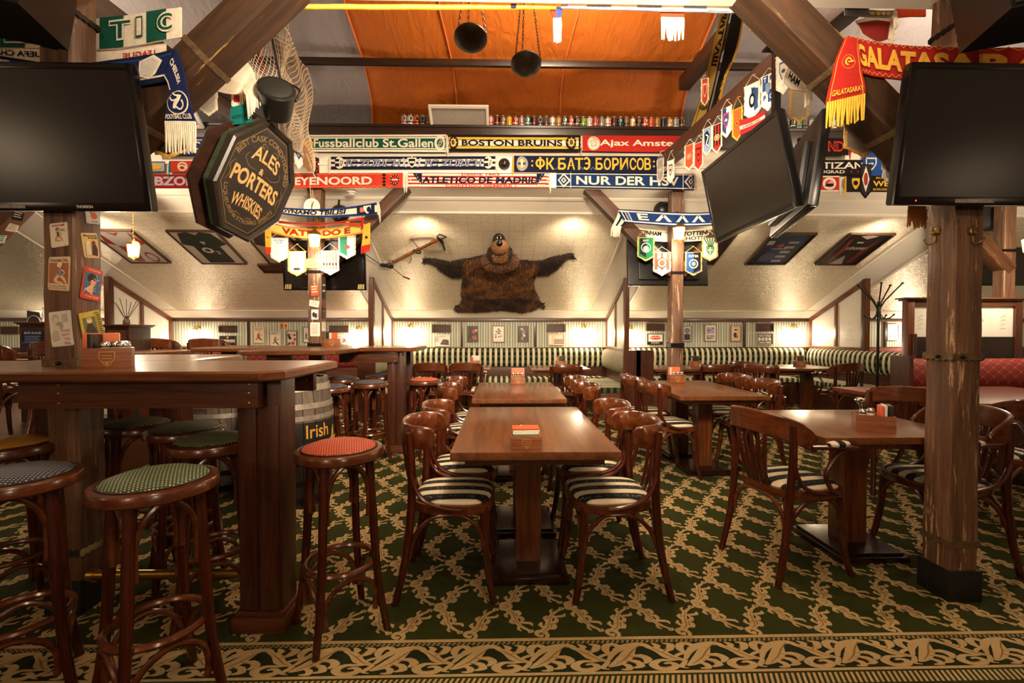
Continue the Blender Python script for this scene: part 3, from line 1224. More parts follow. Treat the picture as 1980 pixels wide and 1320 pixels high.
xb = [(np.diag([BP * 1.02, BH]), np.array([x_ph - .03 + i * BP, 1.648])) for i in range(-12, 14)]
stamped('border_pattern', flatten(p), xb, CCREAM, .0030, carpet)
stamped('border_pattern', flatten(q), xb, CBROWN, .0036, carpet)
p = Print(.00006)
p.rect(0, 0, .55, .35, 0)
p.rect(.25, .6, .85, .95, 0)
xb = [(np.diag([.018, .014]), np.array([-3.6 + i * .02, BY - .037])) for i in range(400)]
stamped('border_chain', flatten(p), xb, CCREAM, .0032, carpet)
p = Print(.00006)
p.poly([(0, 0), (.35, 0), (1.0, 1), (.65, 1)], 0)
xb = [(np.diag([.03, .05]), np.array([-2.4 + i * .02, 1.572])) for i in range(260)]
stamped('border_rope', flatten(p), xb, CCREAM, .0032, carpet)

# ------------------------------------------------------------------ dining tables
def column(mb, x, y, z0, z1, w, d, bev=.004):
    return mb.box(x - w / 2, y - d / 2, z0, x + w / 2, y + d / 2, z1, None, bev)


TH = 0.73


def table(label, x0, y0, x1, y1, feet, grain=None, group='dining tables', w=.13, d=.13, pw=.39, pd=.42):
    cx, cy = (x0 + x1) / 2, (y0 + y1) / 2
    t = thing('dining_table', label, 'table', (cx, cy, 0), 0, group)
    hx, hy = (x1 - x0) / 2, (y1 - y0) / 2
    MB().box(-hx, -hy, TH - .036, hx, hy, TH, None, .006).build('table_top', grain or TABLEY, t)
    MB().box(-hx + .06, -hy + .06, TH - .075, hx - .06, hy - .06, TH - .036, None, .003).build('under_frame', PANELX, t)
    for fx, fy in feet:
        fx, fy = fx - cx, fy - cy
        column(MB(), fx, fy, .05, TH - .075, w, d).build('column', TABLECOL, t)
        m = MB()
        m.box(fx - pw / 2, fy - pd / 2, .004, fx + pw / 2, fy + pd / 2, .034, None, .006)
        m.box(fx - pw / 2 + .02, fy - pd / 2 + .02, .034, fx + pw / 2 - .02, fy + pd / 2 - .02, .05, None, .004)
        m.build('base_plate', BASEW, t)
    return t


TABLECOL = wood('table_column', '3c1c0c', '5c2e14', '784520', 'Z', 0.3, 0.9, coat=0.25)
BASEW = wood('dark_base', '150805', '210d07', '30150b', 'X', 0.25, coat=0.2)
T1 = table('oak dining table with napkin box at its near edge, nearest of the middle row', -.225, 1.97, .525, 3.18, [(.14, 2.43), (.14, 2.95)])
T2 = table('oak dining table straight behind the nearest middle one, orange napkin box on it', -.235, 3.56, .515, 4.76, [(.13, 4.0), (.13, 4.5)])
T3 = table('oak dining table in front of the far timber post with pennants', 1.46, 3.68, 2.21, 4.90, [(1.83, 4.1), (1.83, 4.62)])
T4 = table('square oak dining table behind the worn post with brass hooks', 1.60, 2.205, 2.42, 3.02, [(2.02, 2.60)])
B1 = table('small table at the striped bench with two chairs turned to the wall', -1.30, 6.62, -.16, 7.40, [(-1.0, 7.0), (-.45, 7.0)], TABLEX)
B2 = table('small table in the corner of the striped bench below the bear skin', .42, 6.5, 1.28, 7.3, [(.85, 6.9)], TABLEX)
B3 = table('table behind the far post with pennants, at the striped bench', 2.18, 6.4, 3.30, 7.3, [(2.5, 6.85), (3.0, 6.85)], TABLEX)
B4 = table('table at the corner bench near the coat stand', 3.88, 6.5, 5.00, 7.35, [(4.15, 6.9), (4.7, 6.9)], TABLEX)
REDWOOD = wood('red_table_wood', '4b190c', '6e2a15', '8a3a1e', 'X', 0.3, 0.8, coat=0.25)
B5 = table('reddish wooden table at the red booth bench', 3.18, 3.25, 4.9, 4.30, [(3.7, 3.8), (4.4, 3.8)], REDWOOD)
PLAT = .33
struct(MB().box(-6.4, 3.75, 0.0, -3.35, 8.3, PLAT - .004), 'floor_platform', PANELX)
B6 = table('dark table at the wall behind the bar table on the bar side', -4.6, 4.3, -3.3, 5.2, [(-4.2, 4.75), (-3.6, 4.75)], TABLEX)
B6.location.z = PLAT
B7 = table('table in front of the window partition at the bar side', -5.2, 6.2, -3.5, 7.0, [(-4.8, 6.6), (-3.9, 6.6)], TABLEX)
B7.location.z = PLAT

# ------------------------------------------------------------------ chairs
CHSTRIPE = stripe_mat('chair_stripe', 'X', 0.098, None, 'cfc3a6', '131318', ph=0.25)


def seat_outline(s=1.0, n=40):
    pts = []
    for i in range(n):
        t = 2 * PI * i / n
        c, q = math.cos(t), math.sin(t)
        x = abs(c) ** .62 * (1 if c > 0 else -1)
        y = abs(q) ** .62 * (1 if q > 0 else -1)
        w = .205 + .018 * y
        pts.append((x * w * s, y * .20 * s))
    return pts


def mirror(pts):
    return [(-x, y, z) for x, y, z in pts]


def curve(pts, n=5):
    P = [Vector(p) for p in pts]
    m = (len(P) - 1) * n
    return [catmull(P, i / m) for i in range(m + 1)]


def band(mb, path, h, th, mat=None):
    """upright curved board along path (list of Vector), rounded ends"""
    k = len(path)
    vs, fs = [], []
    for i, p in enumerate(path):
        a, b = path[max(i - 1, 0)], path[min(i + 1, k - 1)]
        d = (b - a)
        d.z = 0
        d.normalize()
        nn = Vector((-d.y, d.x, 0)) * th / 2
        e = min(i, k - 1 - i)
        hh = h * (0.62, .86, .96, 1.0)[min(e, 3)] / 2
        for o, z in ((nn, hh - .006), (nn * .5, hh), (nn * -.5, hh), (-nn, hh - .006), (-nn, -hh + .006), (nn * -.5, -hh), (nn * .5, -hh), (nn, -hh + .006)):
            vs.append(p + o + Vector((0, 0, z)))
    for i in range(k - 1):
        for j in range(8):
            fs.append((i * 8 + j, i * 8 + (j + 1) % 8, (i + 1) * 8 + (j + 1) % 8, (i + 1) * 8 + j))
    fs += [list(range(8))[::-1], [(k - 1) * 8 + j for j in range(8)]]
    return mb.add(vs, fs, mat)


def make_chair(label, arms=False, name='bentwood_chair'):
    t = thing(name, label, 'chair')
    # frame ring
    m = MB()
    o, i_ = seat_outline(1.0), seat_outline(.90)
    n = len(o)
    vs = [(x, y, .415) for x, y in o] + [(x * 1.015, y * 1.015, .435) for x, y in o] + [(x, y, .455) for x, y in o] + [(x, y, .458) for x, y in i_] + [(x, y, .415) for x, y in i_]
    fs = []
    for r in range(5):
        for j in range(n):
            a, b = r * n, ((r + 1) % 5) * n
            fs.append((a + j, a + (j + 1) % n, b + (j + 1) % n, b + j))
    m.add(vs, fs).build('seat_frame', STAINX, t)
    # domed cushion
    m = MB()
    vs, fs = [], []
    sc = [(.93, .440), (.93, .462), (.88, .474), (.74, .482), (.5, .487), (.25, .489)]
    for s, z in sc:
        vs += [(x, y, z) for x, y in seat_outline(s)]
    for r in range(len(sc) - 1):
        for j in range(n):
            fs.append((r * n + j, r * n + (j + 1) % n, (r + 1) * n + (j + 1) % n, (r + 1) * n + j))
    vs.append((0, 0, .489))
    for j in range(n):
        fs.append(((len(sc) - 1) * n + j, (len(sc) - 1) * n + (j + 1) % n, len(vs) - 1))
    m.add(vs, fs).build('seat', CHSTRIPE, t)
    for s in (-1, 1):
        f = lambda P: [(x * s, y, z) for x, y, z in P]
        MB().tube(curve(f([(.165, .150, .44), (.170, .160, .25), (.185, .178, .10), (.20, .20, 0)])), [.021 - .006 * i / 15 for i in range(16)], 10).build('front_leg', STAIN, t)
        MB().tube(curve(f([(.205, -.255, 0), (.197, -.205, .22), (.195, -.180, .45), (.206, -.175, .62), (.212, -.185, .795)])), [.016 + .004 * math.sin(PI * i / 20) for i in range(21)], 10).build('back_post', STAIN, t)
        MB().tube(curve(f([(.212, -.18, .66), (.216, -.165, .56), (.218, -.115, .485), (.214, -.02, .448), (.208, .05, .44)])), .011, 8).build('side_brace', STAINY, t)
        MB().tube(curve(f([(.178, .150, .25), (.186, .135, .33), (.19, .07, .398), (.192, 0, .410), (.19, -.08, .398), (.19, -.155, .33), (.192, -.188, .25)])), .011, 8).build('arch', STAINY, t)
        MB().tube([(.178 * s, .158, .205), (.178 * s, .152, .26)], .004, 6).build('screw_cap', CHROME, t) if False else None
    for y, x in ((.165, .155), (-.19, .175)):
        MB().tube(curve([(-x, y, .25), (-x + .012, y, .33), (-x * .5, y, .402), (0, y, .412), (x * .5, y, .402), (x - .012, y, .33), (x, y, .25)]), .011, 8).build('arch', STAINX, t)
    if not arms:
        path = curve([(-.188, -.075, .765), (-.196, -.125, .768), (-.18, -.185, .772), (-.10, -.232, .776), (0, -.245, .778), (.10, -.232, .776), (.18, -.185, .772), (.196, -.125, .768), (.188, -.075, .765)], 3)
        band(MB(), path, .105, .020).build('top_rail', STAINX, t)
    else:
        path = curve([(-.225, -.06, .70), (-.222, -.135, .745), (-.19, -.20, .775), (-.10, -.240, .79), (0, -.252, .795), (.10, -.240, .79), (.19, -.20, .775), (.222, -.135, .745), (.225, -.06, .70)], 3)
        band(MB(), path, .115, .022).build('top_rail', STAINX, t)
        for s in (-1, 1):
            m = MB()
            m.tube([Vector((.232 * s, -.10, .690)), Vector((.242 * s, .02, .685)), Vector((.25 * s, .10, .683)), Vector((.252 * s, .155, .680))], [.020, .024, .028, .020], 10, None, False, True, .62)
            m.build('armrest', STAINY, t)
            MB().ellipsoid((.246 * s, .055, .699), (.029, .075, .019), 14, 8).build('arm_pad', ARMPAD, t)
            MB().tube(curve([(.25 * s, .13, .668), (.238 * s, .06, .645), (.232 * s, .0, .57), (.232 * s, .0, .52), (.225 * s, .05, .455), (.21 * s, .12, .435)]), .012, 8).build('arm_support', STAINY, t)
    for x in ((-.075, 0, .075) if not arms else (-.10, -.05, 0, .05, .10)):
        m = MB()
        pts = curve([(x * .62, -.190, .452), (x * .75, -.222, .56), (x, -.243, .74)], 4)
        m.tube(pts, [.010 + .007 * math.sin(PI * i / 8) for i in range(9)], 8, None, False, True, .5, (0, 1, 0))
        m.build('slat', STAIN, t)
    return t


ARMPAD = stripe_mat('arm_pad_stripe', 'Y', 0.075, None, 'd6cbb2', '141418', ph=0.1)
chair0 = make_chair('bentwood chair with curved rail, striped seat, near end of the nearest middle table, bar side')
chair0.location = (-.235, 2.28, 0)
chair0.rotation_euler = (0, 0, R(-90))
G = 'bentwood chairs at the tables'
chair0['group'] = G
for x, y, rz, lab in (
    (-.225, 2.76, -88, 'bentwood chair, second from the camera on the bar side of the nearest middle table'),
    (.530, 2.27, 92, 'bentwood chair with striped seat at the near end of the nearest middle table, booth side'),
    (.525, 2.77, 90, 'bentwood chair, second from the camera on the booth side of the nearest middle table'),
    (-.27, 3.76, -90, 'bentwood chair at the near end of the second middle table, bar side'),
    (-.27, 4.32, -92, 'bentwood chair at the far end of the second middle table, bar side'),
    (.56, 3.76, 92, 'bentwood chair at the near end of the second middle table, booth side'),
    (.555, 4.35, 88, 'bentwood chair at the far end of the second middle table, booth side'),
    (1.47, 3.97, -84, 'bentwood chair at the near end of the table by the far post, aisle side'),
    (1.47, 4.58, -86, 'bentwood chair at the far end of the table by the far post, aisle side'),
    (2.22, 4.06, 88, 'bentwood chair at the near end of the table by the far post, booth side'),
    (2.23, 4.62, 90, 'bentwood chair at the far end of the table by the far post, booth side'),
    (.86, 6.30, 4, 'bentwood chair with its back to the room at the corner table below the bear skin'),
    (2.92, 6.25, -4, 'bentwood chair with its back to the room at the bench table behind the far post'),
    (3.72, 6.70, -62, 'bentwood chair facing the corner table, far one of the pair at its aisle end'),
    (3.62, 6.22, -40, 'bentwood chair facing the corner table, near one of the pair at its aisle end'),
    (3.35, 5.7, 170, 'dark bentwood chair turned to the room between the far post and the corner table'),
):
    dup(chair0, (x, y, 0), R(rz), lab, G)
G2 = 'bentwood armchairs'
arm0 = make_chair('bentwood armchair with striped arm pads in front of the square table, facing the worn post', True, 'bentwood_armchair')
arm0.location = (1.56, 2.43, 0)
arm0.rotation_euler = (0, 0, R(-78))
arm0['group'] = G2
for x, y, rz, lab in (
    (2.40, 2.45, 88, 'bentwood armchair half hidden behind the worn post, at the square table'),
    (-.98, 6.35, 2, 'bentwood armchair turned to the striped bench, nearer the bar table'),
    (-.48, 6.35, -3, 'bentwood armchair turned to the striped bench, nearer the middle'),
    (4.62, 6.15, 8, 'bentwood armchair with fanned slats, back to the room, near the coat stand'),
    (3.15, 3.52, -30, 'bentwood armchair at the reddish table just beside the worn post'),
    (3.30, 2.95, 6, 'bentwood armchair beside the worn post, back to the camera at the reddish table'),
    (-3.7, 4.05, 5, 'bentwood armchair at the dark table behind the bar table, partly hidden by a post'),
    (-4.3, 4.02, -6, 'bentwood armchair at the dark table on the bar side, cut by the frame edge'),
    (-4.3, 5.95, 0, 'bentwood armchair at the table by the window partition, nearer the tin sign post'),
    (-3.7, 5.95, 3, 'bentwood armchair at the table by the window partition, nearer the black plaque'),
):
    dup(arm0, (x, y, PLAT if x < -3.3 else 0), R(rz), lab, G2)

# ------------------------------------------------------------------ bar stools
def dots(name, base, dot, n=70):
    m, nt, b = nmat(name)
    v = coords(nt, (n, n, n), (0, 0, R(20)))
    sp = N(nt, 'ShaderNodeSeparateXYZ')
    nt.links.new(v, sp.inputs[0])
    fx = math_n(nt, 'SUBTRACT', math_n(nt, 'FRACT', math_n(nt, 'ADD', sp.outputs['X'], 100.0)), .5)
    fy = math_n(nt, 'SUBTRACT', math_n(nt, 'FRACT', math_n(nt, 'ADD', sp.outputs['Y'], 100.0)), .5)
    r = math_n(nt, 'ADD', math_n(nt, 'MULTIPLY', fx, fx), math_n(nt, 'MULTIPLY', fy, fy))
    c = ramp(nt, r, [(0.0, dot), (0.055, base)], 'CONSTANT')
    nt.links.new(c, b.inputs['Base Color'])
    setin(b, Roughness=0.7)
    bump(nt, b, r, -0.15, 0.004)
    return m


DG = dots('green_dotted_velvet', '22351a', 'a9a582', 100)
DR = dots('red_dotted_velvet', '8f2618', 'd08a5c', 105)
DBL = dots('blue_dotted_velvet', '1a1b26', '8f8c96', 100)
TAN = plain('tan_leather', 'b07a35', 0.5, 0, 0.15, 12, 0.1)


DARKTRIM = plain('dark_trim', '3a2c1c', 0.4, 0.6, 0.3, 200)


def make_stool(label, mat, h=.78):
    t = thing('bar_stool', label, 'stool')
    rz = h - .78
    MB().lathe([(.145, .724 + rz), (.173, .726 + rz), (.178, .731 + rz), (.178, .757 + rz), (.174, .764 + rz), (.155, .766 + rz), (.150, .760 + rz)], 36).build('seat_ring', STAINX, t)
    c = MB().lathe([(.152, .750 + rz), (.152, .764 + rz), (.142, .775 + rz), (.11, .786 + rz), (.06, .792 + rz), (0, .794 + rz)], 36).build('seat', mat, t)
    MB().tube([Vector((.151 * math.cos(a), .151 * math.sin(a), .768 + rz)) for a in np.linspace(0, 2 * PI, 37)[:-1]], .0035, 6, None, True).build('nail_trim', DARKTRIM, c)
    P = [(.128, .73 + rz), (.140, .55), (.152, .35), (.170, .18), (.205, 0)]
    for k in range(4):
        a = PI / 4 + k * PI / 2
        ca, sa = math.cos(a), math.sin(a)
        pts = curve([(r * ca, r * sa, z) for r, z in P])
        MB().tube(pts, [.0195 - .0045 * i / 20 for i in range(21)], 10).build('leg', STAIN, t)
        b = a + PI / 2
        cb, sb = math.cos(b), math.sin(b)

        def arch(z0, z1, r0, r1, name):
            A, B = Vector((r0 * ca, r0 * sa, z0)), Vector((r0 * cb, r0 * sb, z0))
            M_ = (A + B) / 2
            out = M_.normalized() * 0.02
            A2, B2 = A * .99 + (B - A) * .075, B * .99 + (A - B) * .075
            A2.z = B2.z = z0 + (z1 - z0) * .42
            C = M_ + out
            C.z = z1
            c1, c2 = A * .79 + B * .21 + out * .7, B * .79 + A * .21 + out * .7
            c1.z = c2.z = z0 + (z1 - z0) * .80
            MB().tube(curve([A * .97 + (B - A) * .07, A2, c1, C, c2, B2, B * .97 + (A - B) * .07], 4), .0105, 8).build(name, STAINX, t)
        arch(.50, .716 + rz, .14, .13, 'upper_arch')
        arch(.10, .262, .172, .16, 'lower_arch')
    MB().tube([Vector((.140 * math.cos(a), .140 * math.sin(a), .285)) for a in np.linspace(0, 2 * PI, 33)[:-1]], .0125, 8, None, True).build('foot_ring', STAINX, t)
    return t


G3 = 'bar stools round the bar tables'
st = make_stool('red dotted bar stool standing free at the end of the big bar table', DR)
st['group'] = G3
c_ = at(657, 858, None, .78)
st.location = (c_.x, c_.y, 0)
st.rotation_euler = (0, 0, R(38))


def stool(px, py, mat, rz, lab, sw=None):
    c = at(px, py, None, .785)
    dup(st, (c.x, c.y, 0), R(rz), lab, G3, {DR: mat} if mat is not DR else None)


stool(302, 914, DG, 52, 'green dotted bar stool in front of the big bar table, nearest the camera')
stool(28, 908, DBL, 40, 'dark blue dotted bar stool cut by the frame edge at the big bar table')
stool(10, 850, TAN, 60, 'bar stool with plain tan leather seat beside the post with tin signs')
stool(262, 812, DG, 48, 'green dotted bar stool tucked under the bar table, next to the tin sign post')
stool(360, 820, DG, 40, 'green dotted bar stool under the bar table, middle one of three')
stool(414, 842, DG, 30, 'green dotted bar stool under the bar table, next to its thick leg')
stool(638, 744, DBL, 40, 'dark blue bar stool partly behind the painted barrel')
stool(662, 728, DBL, 35, 'dark blue bar stool at the far bar table, behind its two neighbours')
stool(715, 736, DBL, 44, 'dark blue bar stool in front of the far bar table leg')
stool(738, 723, DBL, 20, 'dark blue bar stool half hidden behind the far bar table leg')
stool(820, 731, DR, 42, 'red bar stool at the far bar table end near the striped bench')

# ------------------------------------------------------------------ bar tables
def bar_table(label, main, stem, legs, aprons, rail=None, stemleg=None):
    t = thing('bar_table', label, 'table', (0, 0, 0), 0, 'high bar tables')
    x0, y0, x1, y1 = main
    c = .07
    zt, th = 1.10, .042

    def slab(poly, name, mat):
        m = MB()
        ins = .008
        cx = sum(p[0] for p in poly) / len(poly)
        cy = sum(p[1] for p in poly) / len(poly)
        q = [(p[0] + math.copysign(ins, cx - p[0]), p[1] + math.copysign(ins, cy - p[1])) for p in poly]
        m.prism(poly, zt - th + .008, zt - .008, mat)
        m.prism(poly, zt - .008, zt, mat, None, q)
        m.prism(q, zt - th, zt - th + .008, mat, None, poly)
        return m.build(name, None, t, 30)
    slab([(x0, y0), (x1 - c, y0), (x1, y0 + c), (x1, y1 - c), (x1 - c, y1), (x0, y1)], 'table_top', TABLEX)
    sx0, sy0, sx1, sy1 = stem
    slab([(sx0 + c, sy0), (sx1 - c, sy0), (sx1, sy0 + c), (sx1, sy1), (sx0, sy1), (sx0, sy0 + c)] if sy0 < y0 else [(sx0, sy0), (sx1, sy0), (sx1, sy1 - c), (sx1 - c, sy1), (sx0 + c, sy1), (sx0, sy1 - c)], 'table_top', TABLEX)
    for ax0, ay, ax1, ay2 in aprons:
        a = MB().box(ax0, ay, .945, ax1, ay2, zt - th, None, .004).build('apron', PANELX, t)
        for sx in (ax0 + .16, ax1 - .035):
            for sz in (.965, 1.005, 1.04):
                MB().lathe([(.006, 0), (.006, .002), (.003, .003), (0, .003)], 10, None, M=Matrix.Translation((sx, ay, sz)) @ Matrix.Rotation(R(90), 4, 'X')).build('screw', BRASS, a)
    for lx, ly, w, d in legs:
        l = MB().box(lx - w / 2, ly - d / 2, .08, lx + w / 2, ly + d / 2, zt - th, None, .005).build('leg', PANELZ, t)
        for s in (-1, 1):
            MB().box(lx + s * w / 4 - w * .2, ly - d / 2 - .012, .09, lx + s * w / 4 + w * .2, ly - d / 2, .944, None, .004).build('leg_board', PANELZ, l)
        m = MB().box(lx - w / 2 - .02, ly - d / 2 - .03, .002, lx + w / 2 + .02, ly + d / 2 + .02, .065, None, .004)
        m.box(lx - w / 2 - .012, ly - d / 2 - .02, .065, lx + w / 2 + .012, ly + d / 2 + .012, .085, None, .006)
        m.build('plinth', PANELX, l)
    if rail:
        MB().tube([rail[0], rail[1]], .021, 14).build('foot_rail', BRASS, t)
        for p in rail:
            MB().tube([(p[0] - .012, p[1], p[2]), (p[0] + .012, p[1], p[2])], .03, 14).build('rail_flange', BRASS, t)
    return t


bar_table('big dark oak bar table built round the timber post with tin signs', (-3.15, 1.775, -.87, 2.50), (-2.55, 2.50, -1.76, 3.20),
          [(-1.01, 1.98, .18, .13), (-2.3, 2.42, .16, .1), (-2.98, 2.1, .16, .2), (-2.16, 3.02, .2, .12)],
          [(-1.93, 1.855, -.985, 1.90), (-1.93, 2.40, -.985, 2.44)], ((-1.83, 2.06, .165), (-1.10, 2.06, .165)))
bar_table('smaller looking bar table round the far timber post with lantern, beyond the barrel', (-3.1, 4.60, -.87, 5.35), (-2.25, 3.86, -1.42, 4.60),
          [(-1.10, 4.80, .17, .13), (-1.10, 5.15, .17, .12), (-2.9, 5.0, .16, .2), (-1.95, 4.05, .18, .12)],
          [(-1.66, 4.68, -1.06, 4.72)], ((-1.9, 4.9, .165), (-1.2, 4.9, .165)))

# ------------------------------------------------------------------ barrels
def barrel(label, cx, cy, h, r, paint=False):
    t = thing('wooden_barrel', label, 'barrel', (cx, cy, 0), 0, 'barrels by the bar table')
    ns = 22
    prof = lambda z: r * (0.80 + 0.20 * math.sin(PI * (0.08 + 0.84 * z / h)))
    zs = [h * i / 12 for i in range(13)]
    tones = ['51473c', '5a4e42', '4a4035', '62554a']
    for k in range(ns):
        a0, a1 = 2 * PI * k / ns + .008, 2 * PI * (k + 1) / ns - .008
        m = MB()
        vs, fs = [], []
        for z in zs:
            for a in (a0, (a0 + a1) / 2, a1):
                vs.append((prof(z) * math.cos(a), prof(z) * math.sin(a), z))
        for z in zs:
            for a in (a0, a1):
                vs.append(((prof(z) - .025) * math.cos(a), (prof(z) - .025) * math.sin(a), z))
        nz = len(zs)
        q = nz * 3
        for i in range(nz - 1):
            fs += [(i * 3, i * 3 + 1, i * 3 + 4, i * 3 + 3), (i * 3 + 1, i * 3 + 2, i * 3 + 5, i * 3 + 4),
                   (q + i * 2, i * 3, i * 3 + 3, q + i * 2 + 2), (i * 3 + 2, q + i * 2 + 1, q + i * 2 + 3, i * 3 + 5)]
        fs += [((nz - 1) * 3, (nz - 1) * 3 + 1, (nz - 1) * 3 + 2, q + nz * 2 - 1, q + nz * 2 - 2)]
        mats = wood('barrel_stave_%d' % (k % 4), '332b24', tones[k % 4], '74675a', 'Z', 0.6)
        m.v, m.f, m.m = [], [], []
        body = [i for i, f in enumerate(fs)]
        dark = plain('barrel_black', '17120f', 0.45, 0, 0.3, 30)
        for f in fs:
            zc = sum(vs[i][2] for i in f) / len(f)
            m.mi(mats), m.mi(dark)
            m.f.append(list(f))
            m.m.append(1 if (paint and zc < h * .70) else 0)
        m.v = [tuple(p) for p in vs]
        m.build('stave', None, t, 30)
    for z, hh, mt in ((h * .93, .05, 'z'), (h * .79, .04, 'z'), (h * .70, .035, 'z'), (h * .36, .035, 'b'), (h * .2, .04, 'b'), (h * .06, .05, 'b')):
        MB().lathe([(prof(z - hh / 2) + .001, z - hh / 2), (prof(z - hh / 2) + .005, z - hh / 2 + .001), (prof(z + hh / 2) + .005, z + hh / 2 - .001), (prof(z + hh / 2) + .001, z + hh / 2)], 44).build('hoop', plain('zinc_hoop', 'a09788', 0.42, 0.7, 0.2, 30) if mt == 'z' else IRONB, t)
    MB().lathe([(0, h - .03), (prof(h) - .02, h - .03), (prof(h) - .02, h - .02), (0, h - .02)], 32).build('head', wood('barrel_head', '4a4036', '6f6253', '85735f', 'X', 0.6), t)
    return t, prof


bc = at(560, 800, 3.45)
bl, prof = barrel('grey oak barrel painted black below with yellow lettering, behind the bar table leg', bc.x, bc.y, .92, .315, True)
pr = Print(.0006)
OCH = ink('b88a3c')
SH = .07
pr.text('Irish', -.06, .50, .125, .595, OCH, .012)
pr.text('J', -.04, .29, .03, .47, OCH, .03)
pr.text('A', .15, .40, .24, .56, OCH, .03)
pr.text('whiskey', .04, .30, .25, .38, OCH, .01)
pr.ell(.20, .47, .06, .01, OCH)
ac = math.atan2(-bc.y, -bc.x) + .30


def bmap(x, y, z):
    r = prof(y) + .003 + z
    a = ac + (x + SH) / .31
    return Vector((r * math.cos(a), r * math.sin(a), y))


pr.build('lettering', bl, bmap)
bc = at(445, 800, 3.75)
barrel('plain dark barrel glimpsed under the bar table', bc.x - .05, bc.y, .88, .30)

# ------------------------------------------------------------------ benches
BSTR = stripe_mat('bench_stripe', 'X', 0.097, 'Z', 'd8cfb0', '15170f', '3d4a2a')
BSEAT = stripe_mat('bench_seat_stripe', 'X', 0.097, 'Y', 'd8cfb0', '15170f', '3d4a2a')
STRIPED_END = stripe_mat('bench_stripe_fine', 'X', 0.06, None, 'd8cfb0', '15170f')


def red_fabric():
    m, nt, b = nmat('red_ogee_fabric')
    v = coords(nt, (1, 1, 1))
    sp = N(nt, 'ShaderNodeSeparateXYZ')
    nt.links.new(v, sp.inputs[0])
    s = math_n(nt, 'SINE', math_n(nt, 'MULTIPLY', sp.outputs['X'], 52.0))
    c = math_n(nt, 'COSINE', math_n(nt, 'MULTIPLY', math_n(nt, 'ADD', sp.outputs['Z'], sp.outputs['Y']), 60.0))
    k = math_n(nt, 'ABSOLUTE', math_n(nt, 'ADD', s, c))
    nt.links.new(ramp(nt, k, [(0.0, '9c4a32'), (0.14, '7e2418'), (0.9, '5a120d'), (1.0, '6c1a12')]), b.inputs['Base Color'])
    setin(b, Roughness=0.75)
    bump(nt, b, noise(nt, v, 200, 2), 0.15, 0.003)
    return m


REDF = red_fabric()


def bench(label, x, y, rz, length, back=BSTR, seat=BSEAT, ends=(), top=True, nseg=3):
    """local: along x (centred), wall at y=0, sitter faces -y"""
    t = thing('upholstered_bench', label, 'bench', (x, y, 0), R(rz), 'benches along the walls')
    h = length / 2
    MB().box(-h, -.50, 0, h, -.02, .385, None, .004).build('bench_box', PANELX, t)
    MB().box(-h, -.05, .385, h, -.015, .66, None, .003).build('lower_back_panel', PANELX, t)
    m = MB()
    n = nseg
    for i in range(n):
        a, b = -h + length * i / n + .004, -h + length * (i + 1) / n - .004
        MB().box(a, -.53, .385, b, -.05, .465, None, .022).build('seat', seat, t)
        prof_ = [(-.045, .63), (-.085, .635), (-.125, .67), (-.145, .74), (-.148, .82), (-.135, .90), (-.105, .95), (-.06, .968), (-.02, .965), (-.015, .64)]
        mm = MB()
        k = len(prof_)
        vs = [(a, p[0], p[1]) for p in prof_] + [(b, p[0], p[1]) for p in prof_]
        mm.add(vs, [(j, k + j, k + (j + 1) % k, (j + 1) % k) for j in range(k)] + [list(range(k)), [k + j for j in range(k)][::-1]])
        mm.build('backrest', back, t, 50)
    for s in ends:
        MB().prism([(-.55, 0), (.03, 0), (.03, 1.0), (-.17, 1.0), (-.22, .60), (-.50, .50)] if False else [(-.20, 0), (.06, 0), (.06, 1.0), (-.18, 1.0)], 0, .045, None,
                   Matrix(((0, 0, 1, s * h - (0 if s > 0 else .045)), (1, 0, 0, 0), (0, 1, 0, 0), (0, 0, 0, 1)))).build('end_panel', PANELZ, t)
    return t


bench('long striped bench on the back wall under the bear skin', -.03, 8.31, 0, 3.72, nseg=4)
bench('striped bench along the glazed partition, facing the bear skin corner table', 1.91, 7.22, -90, 1.55, STRIPED_END, BSEAT, (1,), nseg=2)
bench('striped bench on the far side of the partition, back to back with its neighbour', 1.97, 7.22, 90, 1.55, STRIPED_END, BSEAT, (-1,), nseg=2)
bench('long striped bench on the back wall beside the coat stand corner', 3.82, 8.31, 0, 3.5, nseg=4)
bench('striped bench along the window partition behind the coat stand', 5.66, 7.15, -90, 1.9, BSTR, BSEAT, nseg=3)
bench('striped bench at the partition behind the far bar table', -1.96, 7.2, 90, 1.5, STRIPED_END, BSEAT, (-1,), nseg=2)
bench('red patterned bench on the back wall behind the far bar table', -3.95, 8.31, 0, 3.6, REDF, REDF, nseg=3)
bench('red patterned bench inside the booth with engraved glass', 5.34, 4.93, 0, 1.9, REDF, REDF, (-1,), nseg=1)
bench('red patterned bench glimpsed behind the coat stand corner', 7.2, 8.31, 0, 2.6, REDF, REDF, nseg=1)
# ------------------------------------------------------------------ lamps
def glow(name, col, strength):
    m, nt, b = nmat(name)
    b.inputs['Base Color'].default_value = lin(col)
    n = noise(nt, coords(nt), 20, 2)
    nt.links.new(ramp(nt, n, [(0.2, col), (0.9, 'fff2dc')]), b.inputs['Emission Color'])
    b.inputs['Emission Strength'].default_value = strength
    setin(b, Roughness=0.4)
    return m


SHADE = glow('lit_frosted_shade', 'ffe2b8', 14.0)
SHADE2 = glow('lit_lantern_glass', 'ffe4c0', 10.0)


